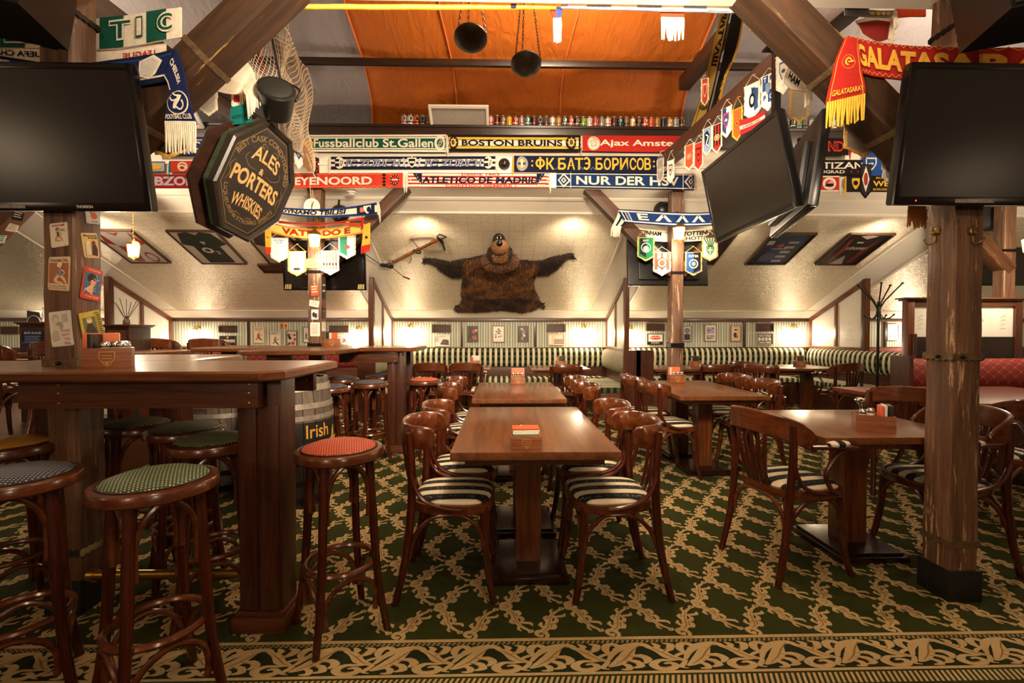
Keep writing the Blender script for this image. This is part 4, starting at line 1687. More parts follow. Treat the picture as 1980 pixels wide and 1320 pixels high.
def sconce(px, py, lab, power=19, X=None):
    c = at(px, py, 8.23)
    t = thing('wall_sconce', lab, 'wall lamp', (c.x, 8.35, c.z), 0, 'wall sconces')
    MB().lathe([(.045, 0), (.045, .008), (.03, .016), (0, .018)], 20, None, M=Matrix.Translation((0, 0, .055)) @ Matrix.Rotation(R(90), 4, 'X')).build('back_plate', BRASS, t)
    MB().tube(curve([(0, -.01, .05), (0, -.06, .085), (0, -.11, .075), (0, -.12, .04)]), .007, 8).build('arm', BRASS, t)
    m = MB()
    for s in (-1, 1):
        m.tube(curve([(0, -.015, .06), (.03 * s, -.03, .085), (.055 * s, -.03, .07), (.045 * s, -.03, .05)]), .0045, 6)
    m.build('scroll_ornament', BRASS, t)
    MB().lathe([(.018, .045), (.022, .035), (.03, .03)], 16, None, (0, -.12, 0)).build('holder', BRASS, t)
    MB().lathe([(.024, .03), (.05, .005), (.062, -.03), (.066, -.055), (.060, -.058), (.02, .02), (0, .022)], 20, None, (0, -.12, 0)).build('shade', SHADE, t)
    light('sconce_light', 'POINT', (c.x, 8.21, c.z - .09), power, WARM2, .05)
    return t


for px, py, lab in ((375, 640, 'lit wall sconce beside the black plaque, at the bar side window partition'),
                    (792, 636, 'lit wall sconce beside the partition, bar side end of the long striped bench'),
                    (1131, 637, 'lit wall sconce at the booth side end of the long striped bench'),
                    (1541, 637, 'lit wall sconce above the corner bench, beside the beer sign'),
                    (690, 640, 'lit wall sconce behind the far bar table, half hidden by the partition frame'),
                    (1222, 640, 'lit wall sconce half hidden behind the partition frame near the lips picture')):
    sconce(px, py, lab)
light('sconce_light', 'POINT', (-7.6, 8.1, 1.25), 24, WARM2, .05)
light('sconce_light', 'POINT', (7.6, 8.1, 1.25), 24, WARM2, .05)


def lantern(loc, lab, power, hang=None, wall=True, s=1.0):
    t = thing('lantern', lab, 'lamp', loc, 0, 'lanterns')
    n = 6
    ring = lambda r, z: [Vector((r * s * math.cos(2 * PI * k / n), r * s * math.sin(2 * PI * k / n), z * s)) for k in range(n)]
    MB().lathe([(.045 * s, -.085 * s), (.06 * s, .04 * s), (0, .042 * s)], n).build('glass', SHADE2, t, 20)
    m = MB()
    for k in range(n):
        a, b = ring(.049, -.09)[k], ring(.065, .045)[k]
        m.tube([a, b], .004 * s, 5)
    m.tube(ring(.049, -.09), .005 * s, 5, None, True)
    m.tube(ring(.065, .045), .006 * s, 5, None, True)
    m.build('cage', BRASS, t)
    MB().lathe([(.075 * s, .045 * s), (.055 * s, .075 * s), (.02 * s, .095 * s), (.012 * s, .12 * s), (.018 * s, .13 * s), (0, .145 * s)], n).build('roof', BRASS, t, 20)
    MB().lathe([(0, -.125 * s), (.01 * s, -.115 * s), (.03 * s, -.095 * s), (.045 * s, -.09 * s)], 12).build('finial', BRASS, t)
    if wall:
        MB().tube(curve([(0, 0, .14 * s), (0, .02, .21), (0, .08, .235), (0, .13, .17)]), .007, 8).build('bracket', BRASS, t)
        MB().box(-.022, .125, .05, .022, .14, .24, None, .004).build('back_plate', BRASS, t)
    if hang:
        m = MB()
        z = .14 * s
        k = 0
        while z < hang:
            h = .018
            M = Matrix.Translation((0, 0, z + h / 2)) @ Matrix.Rotation(R(90) * (k % 2), 4, 'Z')
            m.tube([M @ Vector((.006 * math.cos(q), 0, .013 * math.sin(q))) for q in np.linspace(0, 2 * PI, 9)[:-1]], .002, 4, None, True)
            z += h
            k += 1
        m.build('chain', BRASS, t)
    light('lantern_light', 'POINT', (loc[0], loc[1] - .1, loc[2] - .17), power, WARM2, .06)
    return t


c = at(608, 462, FY - .15)
lantern(c, 'lit lantern on the far timber post behind the painted ale sign', 17)
c = at(1313, 448, FY - .15)
lantern(c, 'lit lantern on the far timber post behind the middle row table', 17)
c = at(258, 481, 5.2)
lantern(c, 'lit lantern on a chain in front of the framed red shirt', 42, 2.83 - c.z, False)
c = at(1992, 470, 4.6)
lantern(c, 'lit lantern at the booth post, cut by the frame edge', 60, 2.83 - c.z, False)

# ------------------------------------------------------------------ televisions
SCREEN = plain('dark_screen', '100c0a', 0.24, 0, 0.1, 4, spec=0.6)
GLOSSB = plain('gloss_black_bezel', '0c0b0b', 0.2, 0, 0.1, 10)


def tv(label, o, ux, uy, w, h, logo=None, back=False, bars=False, mount=None):
    """o: bottom corner; ux along the width, uy up; screen faces ux x uy"""
    ux, uy = Vector(ux).normalized(), Vector(uy).normalized()
    n = ux.cross(uy)
    o = Vector(o)
    cc = o + ux * w / 2 + uy * h / 2
    t = thing('television', label, 'television', cc)
    M = Matrix(((ux.x, uy.x, n.x, o.x - cc.x), (ux.y, uy.y, n.y, o.y - cc.y), (ux.z, uy.z, n.z, o.z - cc.z), (0, 0, 0, 1)))
    b = .024
    m = MB()
    m.box(0, 0, -.03, b, h, .006, None, .003, M)
    m.box(w - b, 0, -.03, w, h, .006, None, .003, M)
    m.box(b, 0, -.03, w - b, b * 1.5, .006, None, .003, M)
    m.box(b, h - b, -.03, w - b, h, .006, None, .003, M)
    fr = m.build('frame', GLOSSB, t)
    MB().box(b * .9, b * 1.4, -.02, w - b * .9, h - b * .9, .002, None, 0, M).build('screen', SCREEN, t)
    m = MB()
    m.box(.004, .004, -.045, w - .004, h - .004, -.02, None, .01, M)
    m.box(w * .12, h * .1, -.085, w * .88, h * .75, -.045, None, .02, M)
    bk = m.build('back_shell', BLACK, t)
    pr = Print(.0006)
    mp = lambda x, y, z: M @ Vector((x, y, .0065 + z))
    if logo:
        pr.text(logo[0], logo[1] - .035, .012, logo[1] + .035, .024, ink('cfcac0'), .02)
        pr.build('lettering', t, mp)
        q = Print(.0006)
        q.rect(w * .28, .010, w * .46, .026, plain('silver_strip', '8a857c', .3, .8, .3, 60))
        q.build('control_strip', t, mp)
        q = Print(.0006)
        q.ell(w * .1, .018, .004, .004, plain('red_led', 'ff3a20', .4, emit=2.0), 8)
        q.build('standby_light', t, mp)
    if bars:
        q = Print(.0006)
        for x0 in (.012, w - .095):
            q.rect(x0, .012, x0 + .083, .07, ink('17130d'))
            for i in range(4):
                q.poly([(x0 + .004 + i * .02, .014), (x0 + .013 + i * .02, .014), (x0 + .023 + i * .018, .068), (x0 + .014 + i * .018, .068)], ink('e2c77a'))
                q.k -= 1
            q.k += 1
        q.build('hazard_stripe', t, mp)
    if back:
        q = MB()
        for i in range(8):
            q.box(w * .2 + i * .012, .06, -.0872, w * .2 + i * .012 + .006, .16, -.085, None, 0, M)
        q.build('vent', plain('vent_black', '060606', .6), bk)
    if mount is not None:
        a = M @ Vector((w / 2, h / 2, -.07))
        MB().tube([a, Vector(mount) - cc], .018, 10).build('wall_mount', BLACKM, t)
    return t


o_ = at(1725, 396, 1.98)
tv('black television hung on the worn post above the brass hooks, tilted down', o_, (1, 0, 0), (0, -.08, .575), .98, .58, ('THOMSON', .37), mount=(xr + .07, 2.05, 2.1))
o_ = at(295, 409, 2.02)
w_ = .98
tv('black television hung on the tin sign post, tilted down', o_ - Vector((w_, 0, 0)), (1, 0, 0), (0, -.10, .575), w_, .585, ('THOMSON', .70), mount=(xl + .07, 2.05, 2.1))
a_, b_ = at(1385, 470, 3.28), at(1543, 399, 2.38)
c_ = at(1357, 333, 3.30)
tv('black television over the aisle, screen turned to the middle tables, tilted down', a_, b_ - a_, c_ - a_, (b_ - a_).length, .53, mount=(1.76, 2.85, 2.45))
a2, b2 = at(1580, 397, 2.42), at(1500, 432, 3.30)
tv('black television over the aisle, back to back with its neighbour, screen turned to the booth', a2, Vector((b2.x - a2.x, .9, 0)), Vector((.075, 0, .52)), .90, .53, mount=(1.70, 2.85, 2.45))
pole = thing('ceiling_pole', 'black steel pole that carries the pair of televisions over the aisle', 'pole', (1.73, 2.86, 0))
MB().box(-.02, -.02, 2.30, .02, .02, 3.06, None, .003).build('pole_tube', BLACKM, pole)
MB().box(-.06, -.06, 3.045, .06, .06, 3.06, None, .003).build('ceiling_plate', BLACKM, pole)
o_ = at(549, 561, 5.26)
tv('television with yellow hazard stripes behind the lantern post, beyond the crest pennants', o_, (1, 0, 0), (0, -.05, .6), .93, .56, bars=True, mount=(xfl + .07, FY + PW + .02, 2.0))
o_ = at(1367, 553, 5.24)
tv('television seen from the back behind the lantern post near the dark picture', o_, (-1, 0, 0), (0, .08, .6), .93, .56, back=True, mount=(xfr + .07, FY + PW, 2.0))
o_ = at(1878, 552, 5.9)
tv('dark television beyond the booth, framed by the lit brace', o_, (1, 0, 0), (0, -.05, .6), .8, .5)

# ------------------------------------------------------------------ loudspeakers
def speaker_box(label, c, size, rot, name='loudspeaker'):
    t = thing(name, label, 'loudspeaker', c)
    M = Euler(rot).to_matrix().to_4x4()
    w, d, h = size
    MB().prism([(-w / 2, d / 2), (-w / 2 * .8, -d / 2), (w / 2 * .8, -d / 2), (w / 2, d / 2)], -h / 2, h / 2, None, M).build('cabinet', BLACK, t)
    MB().box(-w * .36, -d / 2 - .012, -h * .45, w * .36, -d / 2, h * .45, None, .004, M).build('grille', plain('speaker_grille', '191817', 0.6, 0.3, 0.3, 160, 0.3), t)
    p = Print(.0006)
    p.text('JBL', -.028, h * .30, .028, h * .30 + .02, ink('c7bfb0'), .03)
    p.build('lettering', t, lambda x, y, z: M @ Vector((x, -d / 2 - .0125 - z, y)))
    MB().box(-.03, d / 2, -.04, .03, d / 2 + .12, .04, None, .004, M).build('bracket', BLACKM, t)
    return t


speaker_box('black loudspeaker hung above the tin sign post, partly out of frame', at(18, -12, 1.75), (.27, .22, .22), (R(-8), R(4), R(14)))
speaker_box('black loudspeaker hung above the worn post, partly out of frame', at(1962, -4, 1.75), (.26, .22, .24), (R(-8), R(-4), R(-14)))
speaker_box('small black loudspeaker beside the brightly lit brace', at(1912, 420, 5.5), (.3, .25, .3), (0, 0, R(-30)))
t = thing('horn_loudspeaker', 'rounded black loudspeaker on a bracket just above the painted ale sign', 'loudspeaker', at(535, 196, 2.75))
M = Euler((R(-30), 0, R(25))).to_matrix().to_4x4() @ Matrix.Rotation(R(90), 4, 'X')
MB().lathe([(0, -.11), (.05, -.108), (.078, -.09), (.088, -.04), (.10, .05), (.105, .08), (.10, .088)], 28, None, M=M).build('cabinet', BLACK, t)
MB().lathe([(.094, .082), (.07, .095), (0, .10)], 28, None, M=M).build('grille', MATS['speaker_grille'], t)
m = MB()
m.tube(curve([(-.11, 0, 0), (-.115, .04, .09), (0, .06, .14), (.115, .04, .09), (.11, 0, 0)]), .008, 8)
m.tube([(0, .06, .14), (-.05, .05, .42)], .010, 8)
m.build('bracket', BLACKM, t)

# ------------------------------------------------------------------ eight-sided ale sign
sc_, sr, su = Vector((-1.51406226, 2.87863115, 2.18208803)), Vector((.15410611, .97417259, -.16504265)), Vector((.35083087, .10220357, .93084485))
sn = Vector((.92367148, -.20135094, -.32601962))
SM = Matrix(((sr.x, su.x, sn.x, 0), (sr.y, su.y, sn.y, 0), (sr.z, su.z, sn.z, 0), (0, 0, 0, 1)))


def octo(k=0.0):
    w, h, a, b = .286 - k, .36 - k, .17 - k * .55, .2165 - k * .45
    return [(-w, h - b), (-w, -h + b), (-w + a, -h), (w - a, -h), (w, -h + b), (w, h - b), (w - a, h), (-w + a, h)]


t = thing('ale_sign', 'tilted eight-sided black pub sign with gold lettering for ales, porters and whiskies', 'sign', sc_)
SIGNB = wood('sign_black', '14100c', '201811', '2c2218', 'Y', 0.42)
SIGNG = plain('sign_green_edge', '2a3a24', 0.4, 0, 0.5, 40)
GOLD = plain('sign_gold', 'b48c56', 0.4, 0.1, 0.15, 40)
GOLD2 = plain('sign_dull_gold', '6e5836', 0.45, 0.1, 0.2, 40)
MB().prism(octo(.022), -.03, -.004, None, SM).build('board', SIGNB, t)
m = MB()
o1, o2, o3 = octo(0), octo(.012), octo(.034)
vs = [(x, y, -.035) for x, y in o1] + [(x, y, .004) for x, y in o1] + [(x, y, .014) for x, y in o2] + [(x, y, .004) for x, y in o3] + [(x, y, -.02) for x, y in o3]
m.add([SM @ Vector(v) for v in vs], [(r * 8 + j, r * 8 + (j + 1) % 8, (r + 1) * 8 + (j + 1) % 8, (r + 1) * 8 + j) for r in range(4) for j in range(8)])
m.build('frame', SIGNB, t, 20)
m = MB()
vs = [(x, y, -.075) for x, y in octo(.006)] + [(x, y, -.035) for x, y in octo(.006)]
m.add([SM @ Vector(v) for v in vs], [(j, (j + 1) % 8, 8 + (j + 1) % 8, 8 + j) for j in range(8)] + [list(range(8))[::-1]])
m.build('rim', SIGNG, t, 20)
Mb = SM @ Matrix.Translation((-.01, -.02, -.13)) @ Matrix.Rotation(R(-3), 4, 'Y')
MB().prism(octo(.0), -.02, .0, None, Mb).build('back_board', wood('sign_back', '1d0e08', '33190d', '472612', 'Y', 0.5), t)
MB().bar(SM @ Vector((-.15, .2, -.07)), SM @ Vector((-.2, .2, -.17)), .02, .02).build('spacer', OLDX, t)
MB().tube([SM @ Vector((0, .35, -.06)), Vector((-.60, .05, .80))], .006, 6).build('hanger', BLACKM, t)
p = Print(.0006)
k_ = .048
p.poly(octo(k_) + octo(k_ + .004), GOLD2, [(j, (j + 1) % 8, 8 + (j + 1) % 8, 8 + j) for j in range(8)])
p.k -= 1
p.text('ALES', -.115, .10, .115, .185, GOLD, .02, arc=.022)
p.k -= 1
p.text('&', -.018, .048, .018, .088, GOLD, .02)
p.k -= 1
p.text('PORTERS', -.195, -.075, .195, .025, GOLD, .03, arc=.012)
p.k -= 1
p.text('WHISKIES', -.125, -.205, .125, -.125, GOLD, .02, arc=.02)
p.k -= 1
p.arctext('BEST CASK CONDITIONED', 0, .02, .225, R(165), R(15), .036, GOLD2, sx=.92)
p.k -= 1
p.arctext('LIQUEURS & STRONG SPIRITS', 0, -.05, .195, R(196), R(344), .032, GOLD2, True, sx=1.0)
p.build('lettering', t, lambda x, y, z: SM @ Vector((x, y, -.0036 + z)))
p = Print(.0005)
for s in (-1, 1):
    p.stroke([(s * .02, .215), (s * .06, .225), (s * .07, .205), (s * .05, .20), (s * .055, .212)], [.002, .005, .005, .004, .002], GOLD2, 4)
    p.stroke([(s * .135, .13), (s * .15, .09), (s * .10, .055), (s * .04, .06)], [.002, .004, .004, .002], GOLD2, 4)
    p.stroke([(s * .20, .05), (s * .225, .0), (s * .205, -.04), (s * .22, -.09)], [.002, .005, .005, .002], GOLD2, 4)
    p.stroke([(s * .02, -.235), (s * .06, -.225), (s * .08, -.245), (s * .05, -.255), (s * .045, -.24)], [.002, .005, .005, .004, .002], GOLD2, 4)
p.build('scroll_pattern', t, lambda x, y, z: SM @ Vector((x, y, -.0036 + z)))

# ------------------------------------------------------------------ bear skin on the slope
t = thing('bear_skin', 'brown bear skin with head and spread paws stretched on the sloped ceiling', 'bear skin')


def crop2(cx, cy):
    q = at_slope(800 + cx / 6.0, 430 + cy / 6.0)
    return q.x, (SL_Y0 - q.y) * SL_L


outl = [(100, 465), (115, 410), (160, 402), (250, 408), (430, 440), (600, 405), (780, 372), (1000, 400), (1210, 425), (1480, 432), (1640, 378), (1780, 352), (1840, 352), (1880, 420), (1800, 402), (1740, 440), (1680, 520), (1560, 600), (1420, 605), (1390, 690), (1400, 770), (1450, 850), (1470, 920), (1512, 930), (1520, 985), (1490, 1000), (1465, 965), (1380, 1010), (1250, 1035), (1150, 1020), (1000, 1005), (870, 1020), (740, 1030), (560, 1028), (510, 1032), (465, 1000), (480, 955), (530, 948), (560, 880), (545, 820), (560, 690), (575, 622), (440, 630), (320, 560), (250, 490), (190, 465)]
PO = np.array([crop2(*q) for q in outl])


def inside(x, y):
    r = False
    n = len(PO)
    for i in range(n):
        x1, y1 = PO[i]
        x2, y2 = PO[(i + 1) % n]
        if (y1 > y) != (y2 > y) and x < (x2 - x1) * (y - y1) / (y2 - y1) + x1:
            r = not r
    return r


def edge_d(x, y):
    a, b = PO, np.roll(PO, -1, 0)
    d = b - a
    u = np.clip(((np.array([x, y]) - a) * d).sum(1) / (d * d).sum(1), 0, 1)
    return float(np.sqrt((((a + d * u[:, None]) - np.array([x, y])) ** 2).sum(1).min()))


def sl_pt(x, s, h):
    return Vector((x, SL_Y0, SL_Z0)) + SL_UP * s + SL_N * h


FURD = plain('fur_dark', '21140b', 0.75, 0, 0.4, 60)
FURM = plain('fur_brown', '553319', 0.7, 0, 0.4, 60)
FURG = plain('fur_golden', '8a5a2c', 0.65, 0, 0.3, 60)
FURT = plain('fur_tan', '86603a', 0.65, 0, 0.25, 60)
lo, hi = PO.min(0), PO.max(0)
G_ = .014
nx, ny = int((hi[0] - lo[0]) / G_) + 2, int((hi[1] - lo[1]) / G_) + 2
H = {}
cells = []
for i in range(nx):
    for j in range(ny):
        if inside(lo[0] + (i + .5) * G_, lo[1] + (j + .5) * G_):
            cells.append((i, j))
            for q in ((i, j), (i + 1, j), (i + 1, j + 1), (i, j + 1)):
                if q not in H:
                    x, s = lo[0] + q[0] * G_, lo[1] + q[1] * G_
                    H[q] = (.012 + (.05 * (1 - math.exp(-edge_d(x, s) / .06)) if inside(x, s) else 0)) + .006 * math.sin(x * 31) * math.sin(s * 27)
ids = {q: i for i, q in enumerate(H)}
m = MB()
m.add([sl_pt(lo[0] + q[0] * G_, lo[1] + q[1] * G_, h) for q, h in H.items()], [(ids[(i, j)], ids[(i + 1, j)], ids[(i + 1, j + 1)], ids[(i, j + 1)]) for i, j in cells])
m.build('pelt', FURD, t, 60)
hx, hs = crop2(1000, 440)
rr = random.Random(3)
fur = MB()
xm = crop2(1000, 800)[0]
s_low, s_mid = crop2(1000, 1000)[1], crop2(1000, 600)[1]


def tone(x, s):
    u = abs(x - xm)
    v = (s - s_low) / (s_mid - s_low)
    nz = .7 * math.sin(x * 9 + 3 * math.sin(s * 8)) + .7 * math.sin(s * 11 - 2 * math.sin(x * 13)) + rr.gauss(0, 1.1)
    if u > .55 and s > s_mid - .12:
        return FURD if nz > -1.8 else FURM
    if v > .45 and u < .5:
        return FURG if nz > -.1 else (FURM if nz > -1.5 else FURD)
    if u > .45:
        return FURG if nz > .9 else (FURM if nz > -.6 else FURD)
    return FURM if nz > .1 else (FURG if nz > 1.6 else FURD)


for i, j in cells:
    for k in range(2):
        x, s = lo[0] + (i + rr.random()) * G_, lo[1] + (j + rr.random()) * G_
        h = (H[(i, j)] + H[(i + 1, j + 1)]) / 2
        a = rr.gauss(0, .5)
        out = (x - xm) * .35
        d = Vector((math.sin(a) + out, 0, 0)) - SL_UP * (.7 + .3 * rr.random()) + SL_N * (.45 + .3 * rr.random())
        d.normalize()
        L_ = .032 + .028 * rr.random()
        p0 = sl_pt(x, s, h - .006)
        w = Vector((rr.uniform(-1, 1), 0, 0)) + SL_UP * rr.uniform(-1, 1)
        w = w.normalized() * .0032
        fur.add([p0 - w, p0 + w, p0 + d * L_ * .6 + w * .5 + SL_N * .002, p0 + d * L_], [(0, 1, 2), (0, 2, 3)], tone(x, s))
fur.build('fur', None, t, 0, 'stuff')
# head: skull with ruff, muzzle, nose, open mouth, ears
hm = Matrix(((1, 0, 0, 0), (0, SL_UP.y, SL_N.y, 0), (0, SL_UP.z, SL_N.z, 0), (0, 0, 0, 1)))
HC = sl_pt(hx, hs, .10)


def hp(cx, cy, h):
    """pixel of the second crop lifted h off the slope"""
    q = at_slope(800 + cx / 6.0, 430 + cy / 6.0)
    # keep the same line of sight while lifting
    d = (q - CAM_P).normalized()
    return q - d * (h / abs(d.dot(SL_N)))


HEADS = [(hp(1000, 440, .13), (.235, .19, .13), 0), (hp(1000, 345, .19), (.155, .15, .12), 1)]
m = MB()
for c_, r_, k_ in HEADS:
    m.ellipsoid(c_, r_, 22, 14, None, hm)
hd = m.build('head', FURM, t, 60)
fur = MB()
for c_, r_, k_ in HEADS:
    for k in range(2600 if k_ == 0 else 1500):
        a, b = rr.uniform(0, 2 * PI), math.acos(rr.uniform(-.25, 1))
        n_ = Vector((math.sin(b) * math.cos(a), math.sin(b) * math.sin(a), math.cos(b)))
        p0 = c_ + hm.to_3x3() @ Vector((n_.x * r_[0], n_.y * r_[1], n_.z * r_[2]))
        nn = hm.to_3x3() @ n_
        d = (nn * .5 - SL_UP * .55 + Vector((n_.x * .6, 0, 0)) + Vector((rr.gauss(0, .25), rr.gauss(0, .2), rr.gauss(0, .2)))).normalized()
        w = d.cross(nn).normalized() * .003
        L_ = (.03 + .03 * rr.random()) * (1 if k_ == 0 else .6)
        q = rr.random()
        if k_ == 0:
            mt = FURG if q < .25 else (FURM if q < .7 else FURD)
        else:
            mt = FURD if abs(n_.x) > .6 else (FURT if q < .5 else FURG)
        fur.add([p0 - w, p0 + w, p0 + d * L_ * .6 + w * .4, p0 + d * L_], [(0, 1, 2), (0, 2, 3)], mt)
fur.build('head_fur', None, hd, 0, 'stuff')
mz = hp(1000, 272, .25)
MB().ellipsoid(mz, (.098, .10, .085), 18, 12, None, hm).build('muzzle', FURT, t, 60)
fur = MB()
for k in range(900):
    n_ = Vector((rr.gauss(0, 1), rr.gauss(0, 1), abs(rr.gauss(0, 1)))).normalized()
    p0 = mz + hm.to_3x3() @ Vector((n_.x * .098, n_.y * .10, n_.z * .085))
    nn = hm.to_3x3() @ n_
    d = (nn * .35 - SL_UP * .7 + Vector((n_.x * .5, rr.gauss(0, .15), rr.gauss(0, .15)))).normalized()
    w = d.cross(nn).normalized() * .0025
    fur.add([p0 - w, p0 + w, p0 + d * .026], [(0, 1, 2)], rr.choice((FURT, FURT, FURG)))
fur.build('muzzle_fur', None, t, 0, 'stuff')
NOSE = plain('bear_nose', '0d0a09', 0.3, 0, 0.2, 60)
ns = hp(996, 243, .29)
MB().ellipsoid(ns, (.042, .040, .034), 14, 10, None, hm).build('nose', NOSE, t, 60)
mo = hp(990, 178, .245)
MB().ellipsoid(hp(988, 205, .17), (.082, .115, .07), 16, 10, None, hm).build('lower_jaw', FURD, t, 60)
m = MB()
m.tube([mo + hm.to_3x3() @ Vector((.038 * math.cos(a), .045 * math.sin(a), .0)) for a in np.linspace(0, 2 * PI, 21)[:-1]], .016, 8, None, True)
m.build('jaw', NOSE, t, 60)
MB().ellipsoid(mo + hm.to_3x3() @ Vector((0, 0, -.012)), (.036, .042, .012), 14, 8, None, hm).build('mouth', plain('mouth_red', '7c2a20', 0.4, 0, 0.2, 50), t, 60)
TOOTH = plain('ivory', 'e8dcc4', 0.35)
for dx, dy, hh in ((-.022, -.036, .028), (.022, -.036, .028), (-.02, .040, .035), (.02, .040, .035), (-.008, -.04, .014), (.008, -.04, .014)):
    b0 = mo + hm.to_3x3() @ Vector((dx, dy, .008))
    MB().tube([b0, b0 + hm.to_3x3() @ Vector((dx * .2, -dy * .25, hh))], [.006, .001], 8).build('tooth', TOOTH, t)
for s in (-1, 1):
    e = hp(1000 + s * 125, 515, .16)
    m = MB().tube([e + hm.to_3x3() @ Vector((.042 * math.cos(a), .034 * math.sin(a), .02)) for a in np.linspace(R(150) if s < 0 else R(-150), R(390) if s < 0 else R(30) , 14)], .014, 8)
    m.build('ear', FURT, t, 60)
for cx, cy, ex, ey in ((105, 465, -18, 6), (110, 420, -20, -4), (135, 408, -10, -10), (1875, 415, 14, 12), (1850, 365, 14, -4), (470, 1005, -10, 14), (490, 1028, -4, 14), (510, 1030, 2, 14), (1515, 935, 14, -4), (1518, 975, 14, 4), (1495, 998, 4, 12)):
    MB().tube([hp(cx, cy, .03), hp(cx + ex, cy + ey, .035)], [.008, .002], 6).build('claw', NOSE, t)

# ------------------------------------------------------------------ crossbow
t = thing('crossbow', 'old crossbow fixed to the sloped ceiling beside the bear skin paw', 'crossbow')


def crop8(cx, cy, h=.05):
    q = at_slope(700 + cx / 10.16, 430 + cy / 10.16)
    d = (q - CAM_P).normalized()
    return q - d * (h / abs(d.dot(SL_N)))


MB().bar(crop8(600, 790), crop8(1130, 520), .045, .035, SL_N, None, .006).build('stock', wood('crossbow_stock', '5a3218', '8a5530', 'a8703f', 'X', 0.4), t)
MB().bar(crop8(1000, 590, .065), crop8(1500, 335, .065), .03, .03, SL_N, None, .004).build('barrel_rail', STAINX, t)
MB().tube(curve([crop8(960, 300), crop8(1150, 272), crop8(1330, 268), crop8(1450, 300)]), [.012] + [.02] * 14 + [.024], 8).build('limb', plain('limb_grey', '6a5a4a', 0.5), t)
MB().tube(curve([crop8(1480, 310), crop8(1560, 370), crop8(1600, 460), crop8(1625, 540)]), [.022] * 8 + [.014] * 8, 8).build('limb', IRONB, t)
m = MB()
m.tube([crop8(960, 305), crop8(1120, 520)], .006, 6)
m.tube([crop8(1180, 545), crop8(1625, 540)], .006, 6)
m.build('bow_string', plain('cord_brown', '5a4028', 0.8), t)
MB().tube([crop8(*q) for q in ((1470, 280), (1520, 232), (1655, 285), (1500, 345))], .009, 6).build('stirrup', IRONB, t)
for cx, cy in ((1050, 560), (1100, 580), (565, 770)):
    q = crop8(cx, cy, .07)
    MB().tube([q + hm.to_3x3() @ Vector((.035 * math.cos(a), .035 * math.sin(a), 0)) for a in np.linspace(0, 2 * PI, 15)[:-1]], .010, 6, None, True).build('pulley', CHROME if cx != 1100 else IRONB, t)
MB().tube(curve([crop8(350, 830), crop8(430, 840), crop8(520, 850), crop8(610, 880)]), [.012, .02, .026, .028, .03, .03, .03, .03, .032, .034, .034, .034, .034, .034, .03, .02], 8).build('butt', BLACK, t)
MB().tube([crop8(350, 820), crop8(60, 620, .08)], .006, 6).build('lever', IRONB, t)
MB().tube([crop8(600, 890), crop8(810, 1065, .07)], .005, 6).build('lever', IRONB, t)
MB().tube([crop8(810, 1065, .07), crop8(940, 1110, .07)], .012, 6).build('handle', STAINX, t)
MB().tube(curve([crop8(950, 650), crop8(970, 700), crop8(950, 770), crop8(915, 800)]), .004, 6).build('trigger', IRONB, t)

# ------------------------------------------------------------------ framed shirts on the slope
def slope_frame(x0, x1, y0, y1, label, bg, paint, fw=.018, name='framed_shirt', cat='framed shirt', group='framed shirts on the sloped ceiling'):
    """x range and depth range on the slope; paint(Print, w, h) in panel metres"""
    c = Vector(((x0 + x1) / 2, y1, slope_z(y1)))
    t = thing(name, label, cat, c, 0, group)
    w, h = x1 - x0, (y1 - y0) * SL_L
    M = Matrix(((1, 0, 0, -w / 2), (0, SL_UP.y, SL_N.y, 0), (0, SL_UP.z, SL_N.z, 0), (0, 0, 0, 1)))
    m = MB()
    for a in ((0, 0, fw, h), (w - fw, 0, w, h), (fw, 0, w - fw, fw), (fw, h - fw, w - fw, h)):
        m.box(a[0], a[1], .004, a[2], a[3], .038, None, .003, M)
    m.build('frame', plain('dark_frame', '3a1f12', 0.35), t)
    MB().box(fw * .8, fw * .8, .004, w - fw * .8, h - fw * .8, .022, None, 0, M).build('backing', ink(bg), t)
    p = Print(.0008)
    paint(p, w, h)
    p.build('shirt', t, lambda x, y, z: M @ Vector((x, y, .0222 + z)))
    MB().box(fw * .8, fw * .8, .0320, w - fw * .8, h - fw * .8, .0335, None, 0, M).build('glass', GLASS, t)
    return t


GLASS, nt_, b_g = nmat('picture_glass')
setin(b_g, Roughness=0.08)
b_g.inputs['Transmission Weight'].default_value = 1.0
b_g.inputs['IOR'].default_value = 1.12
_n = noise(nt_, coords(nt_), 3)
nt_.links.new(ramp(nt_, _n, [(0.3, 'fbfbf9'), (0.7, 'ffffff')]), b_g.inputs['Base Color'])


def shirt(p, w, h, col, slv=None):
    slv = slv or col
    p.poly([(w * .04, h * .62), (w * .17, h * .93), (w * .30, h * .90), (w * .24, h * .55)], slv)
    p.same().poly([(w * .96, h * .62), (w * .83, h * .93), (w * .70, h * .90), (w * .76, h * .55)], slv)
    p.poly([(w * .22, h * .05), (w * .78, h * .05), (w * .77, h * .60), (w * .82, h * .93), (w * .62, h * .96), (w * .5, h * .90), (w * .38, h * .96), (w * .18, h * .93), (w * .23, h * .60)], col)


def sh_red(p, w, h):
    shirt(p, w, h, ink('d9cfc2'), ink('a32a26'))
    p.poly([(w * .22, h * .05), (w * .42, h * .05), (w * .55, h * .5), (w * .24, h * .55)], ink('a32a26'))
    p.ell(w * .72, h * .20, w * .13, h * .16, ink('8c2020'))
    p.ell(w * .72, h * .20, w * .09, h * .11, ink('d9cfc2'))
    p.poly([(w * .35, h * .95), (w * .5, h * .84), (w * .65, h * .95), (w * .5, h * .90)], ink('a32a26'))


